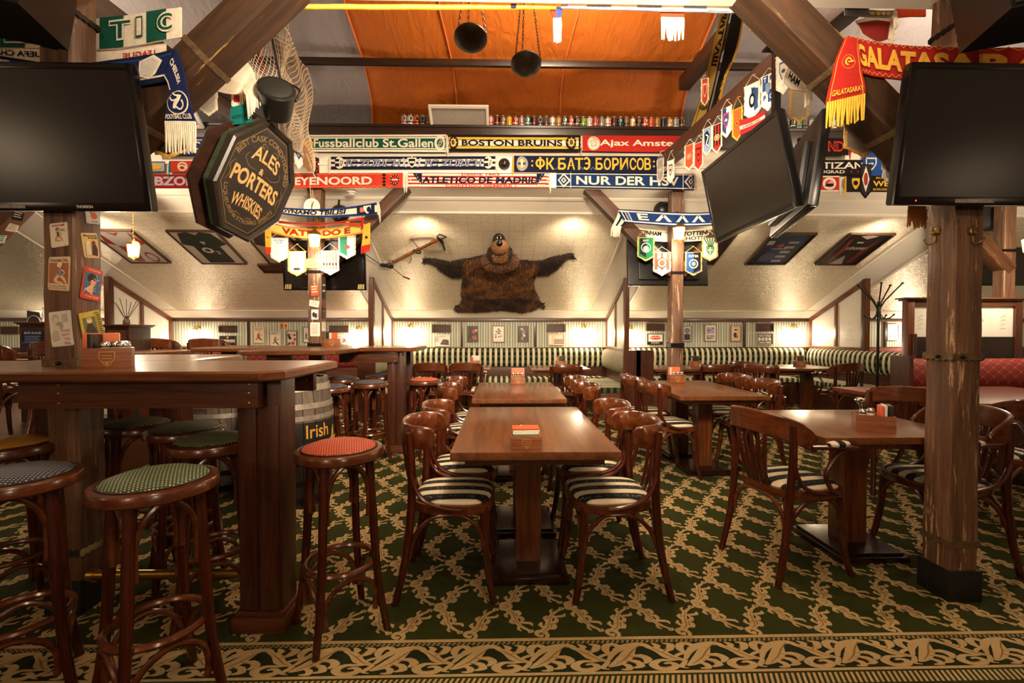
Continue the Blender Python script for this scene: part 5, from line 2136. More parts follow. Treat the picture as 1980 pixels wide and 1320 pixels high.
def sh_green(p, w, h):
    shirt(p, w, h, ink('173a30'))
    p.poly([(w * .38, h * .96), (w * .5, h * .88), (w * .62, h * .96), (w * .5, h * .92)], ink('d8d2c4'))
    p.shield(w * .5, h * .66, w * .09, h * .09, ink('d8d2c4'))
    p.text('O', w * .33, h * .36, w * .56, h * .53, ink('d8d2c4'), .06)
    p.text('2', w * .58, h * .33, w * .67, h * .43, ink('d8d2c4'), .03)
    for i in range(3):
        p.stroke([(w * .24, h * (.78 - i * .06)), (w * .40, h * (.70 - i * .06))], .006, ink('0e261f'))


def sh_dark(p, w, h):
    shirt(p, w, h, ink('3a3530'), ink('2a2624'))
    p.rect(w * .3, h * .45, w * .7, h * .52, ink('8c8478'))


def sh_blue(p, w, h):
    shirt(p, w, h, ink('27406f'))
    for i in range(5):
        p.rect(w * .56, h * (.10 + i * .15), w * .79, h * (.17 + i * .15), ink('b9bfc8'))
    p.rect(w * .10, h * .66, w * .24, h * .78, ink('d8d2c4'))
    p.ell(w * .44, h * .64, w * .07, h * .055, ink('c8502e'))
    p.text('vodafone', w * .30, h * .52, w * .64, h * .58, ink('d8d2c4'), .01)
    p.ell(w * .36, h * .28, w * .16, h * .15, ink('51607f'))


def sh_black(p, w, h):
    shirt(p, w, h, ink('191516'))
    p.poly([(w * .22, h * .05), (w * .30, h * .05), (w * .30, h * .55), (w * .20, h * .85), (w * .17, h * .8)], ink('7c2222'))
    p.poly([(w * .78, h * .05), (w * .70, h * .05), (w * .68, h * .5), (w * .80, h * .85), (w * .83, h * .8)], ink('7c2222'))
    p.text('clixster', w * .28, h * .52, w * .76, h * .62, ink('d8d2c4'), .015, .15)
    p.rect(w * .38, h * .72, w * .52, h * .76, ink('d8d2c4'))
    p.poly([(w * .30, h * .93), (w * .5, h * .84), (w * .70, h * .93), (w * .5, h * .97)], ink('c9b8a6'))
    p.poly([(w * .30, h * .04), (w * .62, h * .04), (w * .46, h * .34)], ink('b7b3a6'))


slope_frame(-5.27, -4.71, 5.93, 6.63, 'framed red and white shirt on the slope behind the hanging lantern', 'd9cdb8', sh_red)
slope_frame(-4.29, -3.65, 5.94, 6.65, 'framed dark green shirt with a large white letter on the slope', 'e0d6c4', sh_green)
slope_frame(-3.33, -2.69, 5.94, 6.65, 'framed dark shirt on the slope behind the ale sign', 'b9a98e', sh_dark)
slope_frame(2.52, 3.10, 5.94, 6.62, 'dark framed shirt on the slope behind the aisle televisions', '3a342e', sh_dark)
slope_frame(3.55, 4.16, 5.93, 6.62, 'framed blue and white striped shirt on the slope', '2c2a33', sh_blue)
slope_frame(4.60, 5.21, 5.93, 6.62, 'framed black and dark red shirt on the slope near the worn post', '16120f', sh_black)
t = slope_frame(-3.52, -3.12, 6.66, 6.86, 'small brown ceiling vent grille on the slope beside the hazard stripe television', '4a3424', lambda p, w, h: [p.stroke([(.03 + i * .034, .03), (.045 + i * .034, h * .5), (.03 + i * .034, h - .03)], [.004, .012, .004], ink('7a6046'), 3) for i in range(10)], .02, 'ceiling_vent', 'vent', None)
# ------------------------------------------------------------------ scarves
Wt, NV, RD, YL, BK, GN, BL = 'd3c9b6', '12182f', '9c241d', 'cf9f36', '14120f', '104838', '1a3470'
SC = {}


class Surf:
    """cloth strip between a top and a bottom edge given as pixels with depth"""

    def __init__(self, top, bot, wave=.004, seed=0, toward=CAM_P):
        f = lambda q: Vector(q) if isinstance(q, Vector) else at(q[0], q[1], q[2])
        self.T, self.B = [f(q) for q in top], [f(q) for q in bot]
        k = 16
        mid = [(catmull(self.T, i / k) + catmull(self.B, i / k)) / 2 for i in range(k + 1)]
        self.L = sum((b - a).length for a, b in zip(mid, mid[1:]))
        self.h = sum((catmull(self.T, i / k) - catmull(self.B, i / k)).length for i in range(k + 1)) / (k + 1)
        self.wave, self.seed, self.toward = wave, seed, toward

    def base(self, u, v):
        return catmull(self.B, u) * (1 - v) + catmull(self.T, u) * v

    def nrm(self, u):
        e = .02
        du = self.base(min(u + e, 1), .5) - self.base(max(u - e, 0), .5)
        dv = self.base(u, 1) - self.base(u, 0)
        n = du.cross(dv).normalized()
        return n if n.dot(self.toward - self.base(u, .5)) > 0 else -n

    def P(self, u, v, lift=0.0):
        u2 = min(max(u, 0), 1)
        p = self.base(u2, v)
        w = self.wave * (math.sin(u * self.L * 23 + self.seed) + .6 * math.sin(u * self.L * 51 + v * 3 + self.seed * 2))
        return p + self.nrm(u2) * (lift + w + self.wave * 1.7)

    def mp(self, x, y, z):
        return self.P(x / self.L, y / self.h, z)


def strip_cloth(s, bands, name, parent, nu=30, th=.007):
    m = MB()
    vs = [0.0]
    for fr, c in bands:
        vs.append(vs[-1] + fr)
    tot = vs[-1]
    vs = [1 - v / tot for v in vs]
    for (v1, v0), (fr, c) in zip(zip(vs, vs[1:]), bands):
        m.add([s.P(i / nu, v) for v in (v0, v1) for i in range(nu + 1)], [(i, i + 1, nu + 2 + i, nu + 1 + i) for i in range(nu)], cloth(c))
    bk = cloth(bands[len(bands) // 2][1])
    ring = [(i / nu, 0) for i in range(nu + 1)] + [(1, .5)] + [(i / nu, 1) for i in range(nu, -1, -1)] + [(0, .5)]
    m.add([s.P(i / nu, v, -th) for v in (0, 1) for i in range(nu + 1)], [(nu + 1 + i, nu + 2 + i, i + 1, i) for i in range(nu)], bk)
    k = len(ring)
    m.add([s.P(u, v) for u, v in ring] + [s.P(u, v, -th) for u, v in ring], [(i, (i + 1) % k, k + (i + 1) % k, k + i) for i in range(k)], cloth(bands[0][1]))
    return m.build(name, None, parent, 35)


def fringe(s, end, col, parent, ln=.06, n=16, droop=.8, seed=1):
    rr = random.Random(seed)
    m = MB()
    u = 1.0 if end else 0.0
    d0 = (s.base(u, .5) - s.base(1 - u * .9 if end else .1, .5)).normalized()
    if end:
        d0 = (s.base(1, .5) - s.base(.9, .5)).normalized()
    for i in range(n):
        v = (i + .5) / n
        p = s.P(u, v)
        dn = Vector((0, 0, -1))
        a = p + d0 * ln * .35 * (1 - droop * .4) + dn * ln * .12 * droop
        b = p + d0 * ln * (.9 - droop * .55) + dn * ln * (.2 + .75 * droop) + Vector((rr.uniform(-1, 1), rr.uniform(-1, 1), 0)) * .006
        m.tube([p, a, b + dn * rr.uniform(0, .012)], [.0045, .005, .003], 5)
    return m.build('fringe', cloth(col), parent)


def scarf(label, top, bot, bands, paint=None, ends=(), wave=.0011, seed=0, emb=None, ln=.06, droop=.8, group='supporter scarves', extra=None):
    s = Surf(top, bot, wave, seed)
    t = thing('supporter_scarf', label, 'scarf', (0, 0, 0), 0, group)
    strip_cloth(s, bands, 'cloth', t)
    for fn, nm in ((paint, 'lettering'), (emb, 'emblem')):
        if fn:
            p = Print(.0011)
            p.k = 3
            fn(p, s.L, s.h)
            if p.items:
                o = p.build(nm, t, s.mp)
                o['kind'] = 'stuff'
    for e, c in ends:
        fringe(s, e, c, t, ln, 16, droop, seed + e)
    SC[label] = (t, s)
    return t, s


def tail(t, top, bot, bands, paint=None, fr=None, ln=.08, wave=.003, seed=3, emb=None):
    """hanging end of a scarf: a part of it"""
    s = Surf(top, bot, wave, seed)
    strip_cloth(s, bands, 'hanging_end', t, 16)
    if paint:
        p = Print(.0012)
        paint(p, s.L, s.h)
        p.build('lettering', t, s.mp)
    if fr:
        fringe(s, 1, fr, t, ln, 16, .9, seed)
    return s


def px2(s_px0, s_px1):
    """pixel -> fraction along a strip"""
    return lambda L, a: L * (a - s_px0) / (s_px1 - s_px0)


def circ(p, cx, cy, r, cols, n=24):
    for i, c in enumerate(cols):
        p.ell(cx, cy, r * (1 - i * .8 / len(cols)), r * (1 - i * .8 / len(cols)), cloth(c), n)


F1, F2 = 4.925, 4.975


def row(y0, y1, y0b, y1b, a, b, Y):
    return [(a, y0, Y), ((a + b) / 2, (y0 + y1) / 2, Y), (b, y1, Y)], [(a, y0b, Y), ((a + b) / 2, (y0b + y1b) / 2, Y), (b, y1b, Y)]


# top row on the dark board
T_, B_ = row(261, 260, 293, 294, 592, 862, F1)


def f(p, L, h):
    q = px2(592, 862)
    p.text('Fussballclub St.Gallen', q(L, 615), h * .26, q(L, 828), h * .76, cloth(Wt), .02)


def g(p, L, h):
    q = px2(592, 862)
    for x in (845, 597):
        circ(p, q(L, x), h * .5, h * .44, [Wt, GN])
        p.ring(q(L, x), h * .5, h * .36, h * .03, cloth(Wt))
        p.text('FCSG', q(L, x) - h * .22, h * .38, q(L, x) + h * .22, h * .62, cloth(Wt), .01, rot=R(60))


scarf('green and white scarf in the top row above the far post, first of the row', T_, B_, [(.10, Wt), (.04, GN), (.08, Wt), (.56, GN), (.06, Wt), (.04, GN), (.12, Wt)], f, ((1, Wt),), emb=g)
T_, B_ = row(260, 261, 292, 293, 868, 1119, F1)


def f(p, L, h):
    q = px2(868, 1119)
    p.text('BOSTON BRUINS', q(L, 902), h * .32, q(L, 1078), h * .68, cloth(BK), .03)


def g(p, L, h):
    q = px2(868, 1119)
    for x in (882, 1097):
        circ(p, q(L, x), h * .5, h * .40, [BK, Wt])
        for k in range(8):
            a = k * PI / 4
            p.stroke([(q(L, x) + h * .12 * math.cos(a), h * .5 + h * .12 * math.sin(a)), (q(L, x) + h * .31 * math.cos(a), h * .5 + h * .31 * math.sin(a))], h * .06, cloth(YL))
        p.ell(q(L, x), h * .5, h * .17, h * .17, cloth(YL))
        p.text('B', q(L, x) - h * .11, h * .37, q(L, x) + h * .11, h * .63, cloth(BK), .05)


scarf('black, yellow and white scarf in the middle of the top row', T_, B_, [(.16, BK), (.14, YL), (.03, BK), (.36, Wt), (.03, BK), (.14, YL), (.16, BK)], f, ((1, BK),), emb=g)
T_, B_ = row(262, 263, 292, 295, 1126, 1352, F1)


def f(p, L, h):
    q = px2(1126, 1352)
    p.text('Ajax Amsterdam', q(L, 1168), h * .24, q(L, 1350), h * .74, cloth(Wt), .02)


def g(p, L, h):
    x = px2(1126, 1352)(L, 1155)
    circ(p, x, h * .5, h * .44, [Wt])
    p.ring(x, h * .5, h * .40, h * .02, cloth(RD))
    p.text('AJAX', x - h * .1, h * .72, x + h * .3, h * .84, cloth(BK), .01, rot=R(-30))
    p.stroke([(x - h * .22, h * .5), (x - h * .1, h * .68), (x + h * .1, h * .66), (x + h * .22, h * .45), (x, h * .3), (x - h * .15, h * .35), (x - h * .05, h * .5)], h * .03, cloth(RD), 4)


scarf('plain red scarf with white letters in the top row, next to the crest pennants', T_, B_, [(1, RD)], f, ((0, Wt),), emb=g, droop=1.0)
# second row
T_, B_ = row(303, 302, 327, 327, 640, 958, F2)


def f(p, L, h):
    q = px2(640, 958)
    for a, b in ((680, 774), (820, 918)):
        p.text('FC ZÜRICH', q(L, a) - .004, h * .16, q(L, b) + .004, h * .86, cloth(NV), .055, .15)
        p.text('FC ZÜRICH', q(L, a), h * .22, q(L, b), h * .80, cloth('9aa0bd'), .0, .15)


def g(p, L, h):
    q = px2(640, 958)
    for x in (665, 936):
        circ(p, q(L, x), h * .5, h * .48, [Wt])
        p.rect(q(L, x) - h * .45, h * .2, q(L, x), h * .8, cloth(NV))
        p.rect(q(L, x) - h * .42, h * .45, q(L, x), h * .6, cloth(Wt))
        p.text('FCZ', q(L, x) + h * .02, h * .36, q(L, x) + h * .44, h * .60, cloth(NV), .02, rot=R(80))
    x = q(L, 797)
    p.shield(x, h * .48, h * .7, h * .8, cloth(Wt))
    p.shield(x, h * .48, h * .5, h * .6, cloth(NV))
    p.rect(x - h * .2, h * .44, x + h * .2, h * .58, cloth(Wt))
    p.star(x, h * .95, h * .1, cloth(Wt))
    for s in (-1, 1):
        p.stroke([(x + s * h * .4, h * .15), (x + s * h * .62, h * .35), (x + s * h * .5, h * .6), (x + s * h * .7, h * .8)], h * .14, cloth('a9adc2'), 3)


scarf('navy and white striped scarf in the second row, white fringes', T_, B_, [(.22, NV), (.20, Wt), (.18, NV), (.20, Wt), (.22, NV)], f, ((0, Wt), (1, Wt)), emb=g, droop=.9)
T_, B_ = row(301, 302, 332, 335, 994, 1298, F2)


def f(p, L, h):
    q = px2(994, 1298)
    for x in (1086, 1124, 1146, 1165):
        p.stroke([(q(L, x) - h * .15, h * .15), (q(L, x), h * .3), (q(L, x) + h * .15, h * .15)], h * .08, cloth('3c4f86'))
    Y_ = cloth('d9a23a')
    for c, a, b in zip('КБАТБОРИСОВ', (1066, 1086, 1101, 1114, 1151, 1166, 1180, 1193, 1209, 1221, 1234), (1080, 1099, 1114, 1128, 1164, 1178, 1191, 1206, 1220, 1233, 1246)):
        p.text(c, q(L, a), h * .14, q(L, b), h * .86, Y_, .02)
    x = q(L, 1055)
    p.ring(x, h * .5, h * .27, h * .11, Y_, 20, 1.05)
    p.rect(x - h * .055, h * .12, x + h * .055, h * .88, Y_)
    x = q(L, 1134)
    p.stroke([(x - h * .14, h * .74), (x, h * .84), (x + h * .14, h * .70), (x + h * .15, h * .5), (x + h * .14, h * .30), (x, h * .16), (x - h * .14, h * .26)], h * .11, Y_, 4)
    p.rect(x - h * .08, h * .45, x + h * .15, h * .55, Y_)


def g(p, L, h):
    q = px2(994, 1298)
    for x in (1017, 1272):
        circ(p, q(L, x), h * .5, h * .46, ['8a8a92', NV])
        p.ell(q(L, x), h * .5, h * .30, h * .30, cloth('d9a23a'))
        p.rect(q(L, x) - h * .30, h * .42, q(L, x) + h * .30, h * .58, cloth('2a3f7a'))
        p.poly([(q(L, x) - h * .04, h * .25), (q(L, x) + h * .1, h * .3), (q(L, x) + h * .08, h * .75), (q(L, x) - h * .1, h * .75)], cloth(Wt))
    for x in (1040, 1252):
        for y in (.36, .64):
            p.star(q(L, x), h * y, h * .09, cloth('d9a23a'))


scarf('dark navy scarf with big yellow Cyrillic letters in the second row', T_, B_, [(1, NV)], f, ((0, YL), (1, YL)), emb=g, droop=1.0)
# third row
T_, B_ = row(335, 334, 364, 362, 556, 779, F2)


def f(p, L, h):
    q = px2(556, 779)
    p.text('FEYENOORD', q(L, 566), h * .20, q(L, 714), h * .74, cloth(Wt), .03)


def g(p, L, h):
    q = px2(556, 779)
    for y in (.08, .90):
        p.stroke([(L * i / 40, h * (y + (.04 if i % 2 else -.04))) for i in range(36)], h * .02, cloth('d9954a'))
    for i in range(4):
        p.dia(q(L, 735), h * (.15 + i * .23), h * .14, h * .115, cloth(BK))
    x = q(L, 757)
    circ(p, x, h * .5, h * .36, [BK, Wt])
    p.ell(x, h * .5, h * .26, h * .26, cloth(RD))
    p.rect(x - h * .24, h * .46, x + h * .24, h * .54, cloth(Wt))
    for k in range(10):
        a = k * PI / 5
        p.ell(x + h * .315 * math.cos(a), h * .5 + h * .315 * math.sin(a), h * .035, h * .035, cloth(Wt), 6)


scarf('red scarf with black diamonds in the lowest row, above the lantern post', T_, B_, [(1, 'b33325')], f, ((1, Wt),), emb=g, droop=1.0)
T_, B_ = row(334, 335, 362, 363, 789, 1061, F2)


def f(p, L, h):
    q = px2(789, 1061)
    p.text('ATLETICO DE MADRID', q(L, 826), h * .28, q(L, 1030), h * .74, cloth(NV), .04, .1)
    p.text('DESDE 1903', q(L, 895), h * .82, q(L, 962), h * .95, cloth(RD), .02)
    p.text('CONTIGO SIEMPRE !', q(L, 868), h * .05, q(L, 990), h * .18, cloth(RD), .02)


def g(p, L, h):
    q = px2(789, 1061)
    for a, b, s in ((795, 826, 1), (1058, 1028, -1)):
        x0, x1 = q(L, a), q(L, b)
        p.poly([(x0, h * .5), (x0 + (x1 - x0) * .3, h * .12), (x1, h * .12), (x1, h * .95), (x0 + (x1 - x0) * .2, h * .95)] if s > 0 else [(x0, h * .5), (x0 + (x1 - x0) * .2, h * .95), (x1, h * .95), (x1, h * .12), (x0 + (x1 - x0) * .3, h * .12)], cloth(Wt))
        for i in range(3):
            p.rect(min(x0, x1) + (x1 - x0) * s * .12, h * (.2 + i * .24), max(x0, x1) - (x1 - x0) * s * .12, h * (.31 + i * .24), cloth(RD))
        p.poly([(x0 + (x1 - x0) * .3, h * .95), (x1, h * .95), (x1, h * .12)][::s], cloth(NV))
        for i in range(4):
            p.star(x0 + (x1 - x0) * (.6 + .1 * i), h * (.85 - .18 * i), h * .05, cloth(Wt))


scarf('red and white striped scarf in the middle of the lowest row', T_, B_, [(.05, RD), (.15, Wt), (.12, RD), (.12, Wt), (.12, RD), (.12, Wt), (.12, RD), (.15, Wt), (.05, RD)], f, ((0, Wt), (1, Wt)), emb=g, droop=1.0)
T_, B_ = row(334, 336, 363, 368, 1076, 1342, F2 - .012)


def f(p, L, h):
    q = px2(1076, 1342)
    p.text('NUR DER HSV', q(L, 1124), h * .24, q(L, 1302), h * .80, cloth(Wt), .025)


def g(p, L, h):
    q = px2(1076, 1342)
    for x in (1097, 1330):
        for r, c in ((.48, Wt), (.34, '10204a'), (.20, Wt), (.09, BK)):
            p.dia(q(L, x), h * .5, h * r * 1.15, h * r, cloth(c))
    p.rect(q(L, 1112), 0, q(L, 1113.5), h, cloth(Wt))
    p.rect(q(L, 1310), 0, q(L, 1311.5), h, cloth(Wt))


scarf('blue scarf with white block letters and diamonds at the end of the lowest row', T_, B_, [(.04, NV), (.05, Wt), (.78, '142c56'), (.05, Wt), (.08, NV)], f, ((1, Wt),), emb=g)
# bar-side end of the rows
T_, B_ = row(337, 337, 364, 364, 240, 470, F2)
scarf('dark red scarf with pale letters between the television and the ale sign', T_, B_, [(1, '8f1c22')], lambda p, L, h: p.text('TRABZONSPOR', L * .06, h * .18, L * .90, h * .84, cloth('b9a9b4'), .04))
T_, B_ = row(311, 311, 333, 333, 330, 470, F2 - .01)


def f(p, L, h):
    p.text('PSV', L * .34, h * .2, L * .62, h * .82, cloth(Wt), .03)


def g(p, L, h):
    circ(p, L * .2, h * .5, h * .42, ['c9b39a', RD])
    p.stroke([(L * .15, h * .4), (L * .2, h * .6), (L * .26, h * .3)], h * .12, cloth(Wt), 3)


scarf('bright red scarf with a round crest just above the dark red one', T_, B_, [(1, 'b03423')], f, ((0, '1d6f78'),), emb=g, droop=1.0)
T_, B_ = row(312, 312, 333, 333, 262, 318, F2 - .004)
scarf('pale blue scarf end with a yellow crest beside the television edge', T_, B_, [(.12, '5b5550'), (.76, '93a3b8'), (.12, '5b5550')], None, (), emb=lambda p, L, h: [p.poly([(L * .35, h * .3), (L * .5, h * .25), (L * .85, h * .3), (L * .9, h * .6), (L * .7, h * .75), (L * .4, h * .7)], cloth(YL)), p.star(L * .25, h * .5, h * .15, cloth(Wt))])
T_, B_ = row(265, 264, 299, 299, 300, 480, F1)
scarf('blue scarf with white initials behind the ale sign, in the top row', T_, B_, [(.14, BL), (.06, Wt), (.60, BL), (.06, Wt), (.14, BL)], lambda p, L, h: p.text('F.C.', L * .28, h * .26, L * .52, h * .74, cloth(Wt), .03))
# booth-side end of the rows
T_, B_ = row(266, 267, 299, 300, 1545, 1640, F1)
scarf('black scarf with red outlined letters behind the aisle televisions', T_, B_, [(1, BK)], lambda p, L, h: [p.text('ND', L * .58, h * .2, L * .86, h * .8, cloth('b8301f'), .05), p.text('ND', L * .60, h * .3, L * .84, h * .7, cloth(BK), 0)], ((1, RD),))
T_, B_ = row(309, 309, 339, 339, 1535, 1672, F2)
scarf('black scarf with white letters and small red stars beside the aisle televisions', T_, B_, [(.06, BK), (.88, '17151a'), (.06, BK)], lambda p, L, h: [p.text('PARTIZAN', L * .08, h * .42, L * .94, h * .84, cloth(Wt), .02), p.text('BEOGRAD', L * .28, h * .12, L * .69, h * .32, cloth(Wt), .02), p.star(L * .77, h * .22, h * .09, cloth(RD)), p.star(L * .86, h * .22, h * .09, cloth(RD))])
T_, B_ = row(292, 293, 342, 343, 1668, 1735, F2 - .006)
scarf('blue scarf with a white crest beside the black one with stars', T_, B_, [(1, '1d4484')], lambda p, L, h: p.text('L', L * .58, h * .35, L * .78, h * .75, cloth('0f2a5c'), .04), emb=lambda p, L, h: [p.shield(L * .26, h * .5, h * .4, h * .5, cloth(Wt)), p.shield(L * .26, h * .5, h * .3, h * .38, cloth('1d4484')), p.rect(L * .2, h * .48, L * .32, h * .54, cloth(Wt))])
T_, B_ = row(340, 340, 370, 370, 1560, 1622, F2 - .004)
scarf('red scarf end with a round eagle crest under the black one with stars', T_, B_, [(.08, Wt), (.84, 'b02a22'), (.08, Wt)], None, ((1, Wt),), emb=lambda p, L, h: [circ(p, L * .68, h * .5, h * .40, [Wt, 'b02a22']), p.poly([(L * .55, h * .32), (L * .78, h * .32), (L * .8, h * .55), (L * .6, h * .5)], cloth(NV)), p.poly([(L * .6, h * .5), (L * .82, h * .5), (L * .72, h * .72)], cloth('d98a8a'))], droop=1.0)
T_, B_ = row(340, 340, 371, 371, 1636, 1760, F2 - .008)
scarf('black and yellow scarf at the booth end of the lowest row', T_, B_, [(.16, BK), (.68, '1a1812'), (.16, BK)], lambda p, L, h: [p.text('WE ARE', L * .42, h * .34, L * .95, h * .68, cloth(YL), .03), p.text('BORUSSIA DORTMUND', L * .42, h * .08, L * .98, h * .22, cloth(YL), .01), p.text('BORUSSIA', L * .46, h * .80, L * .8, h * .92, cloth(YL), .01)], ((0, YL),), emb=lambda p, L, h: [p.shield(L * .18, h * .5, h * .5, h * .7, cloth(YL)), p.ell(L * .18, h * .55, h * .15, h * .15, cloth(BK))], droop=1.0)
# scarves strung across the far posts
t_, s_ = scarf('blue and white scarf strung across the lantern post below the ale sign', [(520, 398, 4.84), (560, 402, 4.84), (610, 404, 4.86), (665, 401, 4.84), (729, 391, 4.84)], [(522, 408, 4.84), (560, 416, 4.84), (610, 420, 4.86), (665, 419, 4.84), (730, 415, 4.84)],
               [(.14, BL), (.08, NV), (.56, Wt), (.08, NV), (.14, BL)], lambda p, L, h: p.text('DYNAMO TBILISI', L * .16, h * .26, L * .76, h * .78, cloth(NV), .04, .2), ((1, Wt),), emb=lambda p, L, h: [p.rect(L * .84, h * .1, L * .97, h * .9, cloth(NV)), p.shield(L * .91, h * .5, h * .7, h * .7, cloth(Wt)), p.ell(L * .92, h * .5, h * .2, h * .25, cloth(NV)), p.rect(L * .86, h * .3, L * .885, h * .75, cloth('b06a5a'))], ln=.09, droop=1.0)
scarf('twisted red and green scarf strung across the lantern post under the blue one', [(530, 425, 4.83), (570, 430, 4.83), (612, 430, 4.86), (655, 428, 4.84), (700, 420, 4.83)], [(531, 431, 4.83), (570, 434, 4.83), (612, 437, 4.86), (655, 433, 4.84), (697, 437, 4.83)], [(.35, '9c2a1e'), (.3, '1d3b23'), (.35, 'b8321f')], lambda p, L, h: [p.rect(L * .82, h * .4, L * .86, h * .55, cloth(YL))], ((1, RD),), ln=.05)
t_, s_ = scarf('orange yellow scarf with dark letters hung below the red and green one', [(520, 428, 4.9), (560, 438, 4.9), (612, 442, 4.9), (660, 438, 4.9), (704, 428, 4.9)], [(520, 448, 4.9), (560, 458, 4.9), (612, 461, 4.9), (660, 458, 4.9), (704, 450, 4.9)],
               [(.15, 'c9772e'), (.7, 'e0b25a'), (.15, 'c9772e')], lambda p, L, h: [p.text('VATR', L * .17, h * .2, L * .50, h * .8, cloth('8a2a1a'), .05), p.text('DO E', L * .56, h * .2, L * .84, h * .8, cloth('8a2a1a'), .05)])
tail(t_, [(512, 440, 4.88), (513, 462, 4.88), (514, 478, 4.88)], [(524, 440, 4.88), (524, 462, 4.88), (524, 478, 4.88)], [(1, 'd9a03a')], lambda p, L, h: p.star(L * .4, h * .5, h * .35, cloth(BK)), 'b5301f', .05)
tail(t_, [(701, 436, 4.88), (701, 460, 4.88), (699, 476, 4.88)], [(716, 430, 4.88), (716, 458, 4.88), (716, 472, 4.88)], [(1, 'd9a03a')], lambda p, L, h: p.star(L * .5, h * .5, h * .3, cloth(BK)), 'b5301f', .06)
t_, s_ = scarf('blue scarf with white Greek letters strung across the other far post', [(1193, 404, 4.84), (1230, 406, 4.84), (1300, 410, 4.86), (1350, 411, 4.84), (1400, 408, 4.84)], [(1208, 430, 4.84), (1240, 433, 4.84), (1300, 437, 4.86), (1350, 437, 4.84), (1400, 434, 4.84)],
               [(.08, NV), (.10, 'aab2c4'), (.64, '152e60'), (.10, 'aab2c4'), (.08, NV)], lambda p, L, h: p.text('Ε Λ Λ Α Σ', L * .24, h * .26, L * .96, h * .78, cloth(Wt), .04), emb=lambda p, L, h: [p.rect(L * .05, h * .1, L * .16, h * .9, cloth(Wt)), p.rect(L * .07, h * .18, L * .105, h * .8, cloth(NV)), p.rect(L * .115, h * .18, L * .15, h * .8, cloth('3a4f86'))])
tail(t_, [(1196, 408, 4.86), (1192, 420, 4.86), (1184, 436, 4.86)], [(1212, 428, 4.86), (1208, 434, 4.86), (1202, 438, 4.86)], [(.3, Wt), (.2, NV), (.3, Wt), (.2, NV)], None, Wt, .09)
scarf('white scarf with black letters behind the post under the Greek one', [(1225, 440, 5.2), (1300, 446, 5.2), (1385, 440, 5.2)], [(1225, 462, 5.2), (1300, 468, 5.2), (1385, 463, 5.2)], [(.7, Wt), (.3, 'cfc6b8')],
      lambda p, L, h: [p.text('TOTTENHAM', L * .02, h * .48, L * .37, h * .86, cloth(BK), .04, .1), p.text('TOTTENHAM', L * .61, h * .48, L * .98, h * .86, cloth(BK), .04, .1), p.text('HOTSPUR', L * .64, h * .1, L * .95, h * .42, cloth('4a4744'), .03)])
# near scarves: blue one over the bar-side television
t_, s_ = scarf('blue scarf laid over the television on the tin sign post, crest on its hanging end', [(-60, 100, 2.035), (0, 108, 2.035), (120, 124, 2.03), (250, 112, 2.03), (336, 96, 2.02)], [(-60, 150, 2.035), (0, 158, 2.035), (120, 176, 2.03), (250, 168, 2.03), (318, 158, 2.02)],
               [(.10, NV), (.06, BL), (.60, '141d45'), (.06, Wt), (.18, NV)], lambda p, L, h: p.text('FOOTBALL CLUB', L * .02, h * .46, L * .72, h * .86, cloth(Wt), .03), emb=lambda p, L, h: [p.poly([(L * .80, h * .3), (L * .80, h * .8), (L * .87, h * .95), (L * .93, h * .7), (L * .90, h * .3), (L * .86, h * .15)], cloth(Wt)), p.poly([(L * .81, h * .34), (L * .81, h * .76), (L * .865, h * .86), (L * .91, h * .68), (L * .885, h * .34), (L * .86, h * .24)], cloth('b5b0a8'))])


def lion(p, L, h):
    p.rect(L * .02, h * .04, L * .40, h * .09, cloth(Wt))
    p.text('CHELSEA', L * .03, h * .52, L * .38, h * .74, cloth(Wt), .03)
    p.ell(L * .68, h * .5, L * .19, h * .46, cloth(Wt))
    p.k += 1
    p.ell(L * .68, h * .5, L * .17, h * .42, cloth('141d45'))
    p.stroke([(L * .78, h * .35), (L * .70, h * .42), (L * .64, h * .55), (L * .57, h * .62)], [h * .10, h * .16, h * .14, h * .2], cloth(Wt), 4)
    p.stroke([(L * .74, h * .40), (L * .80, h * .60), (L * .74, h * .74), (L * .66, h * .70)], [h * .06, h * .06, h * .05, h * .08], cloth(Wt), 4)
    p.stroke([(L * .64, h * .55), (L * .66, h * .30), (L * .60, h * .22)], [h * .08, h * .07, h * .05], cloth(Wt), 4)
    p.stroke([(L * .60, h * .60), (L * .56, h * .40), (L * .52, h * .36)], [h * .08, h * .06, h * .05], cloth(Wt), 4)
    p.text('FOOTBALL CLUB', L * .90, h * .10, L * .96, h * .14, cloth(Wt), .01) if False else None


ts = tail(t_, [(342, 96, 2.015), (358, 150, 2.0), (368, 195, 2.0), (380, 236, 2.0)], [(318, 150, 2.015), (327, 170, 2.0), (325, 200, 2.0), (321, 236, 2.0)], [(1, '141d45')], lion, Wt, .10)
p = Print(.0012)
p.k = 6
p.text('FOOTBALL CLUB', -ts.h * .45, -.012, ts.h * .45, .012, cloth(Wt), .02)
p.build('lettering', t_, lambda x, y, z: ts.mp(ts.L * .91 - y, ts.h * .5 + x, z))
# green and white block scarf on the near purlin
YC = 2.26


def blocks(p, L, h):
    n = 12
    for i in range(0, n, 2):
        p.rect(L * i / n, 0, L * (i + 1) / n, h, cloth(GN))
        p.k -= 1
    p.k += 1
    for i, c in enumerate('CELTIC'):
        x = L * (1.0 + i * 1.0) / n + L * 5.0 / n * .0
    q = px2(-190, 350)
    for c, a in zip('CELTIC', (-58, 0, 58, 190, 241, 286)):
        white = c in 'TC' and a > 100
        w = 14 if c == 'I' else 42
        p.text(c, q(L, a), h * .18, q(L, a + w), h * .84, cloth(Wt if c != 'I' else '22402f'), .07)
        p.text(c, q(L, a + 2), h * .24, q(L, a + w - 2), h * .78, cloth(GN if c != 'I' else Wt), .01)


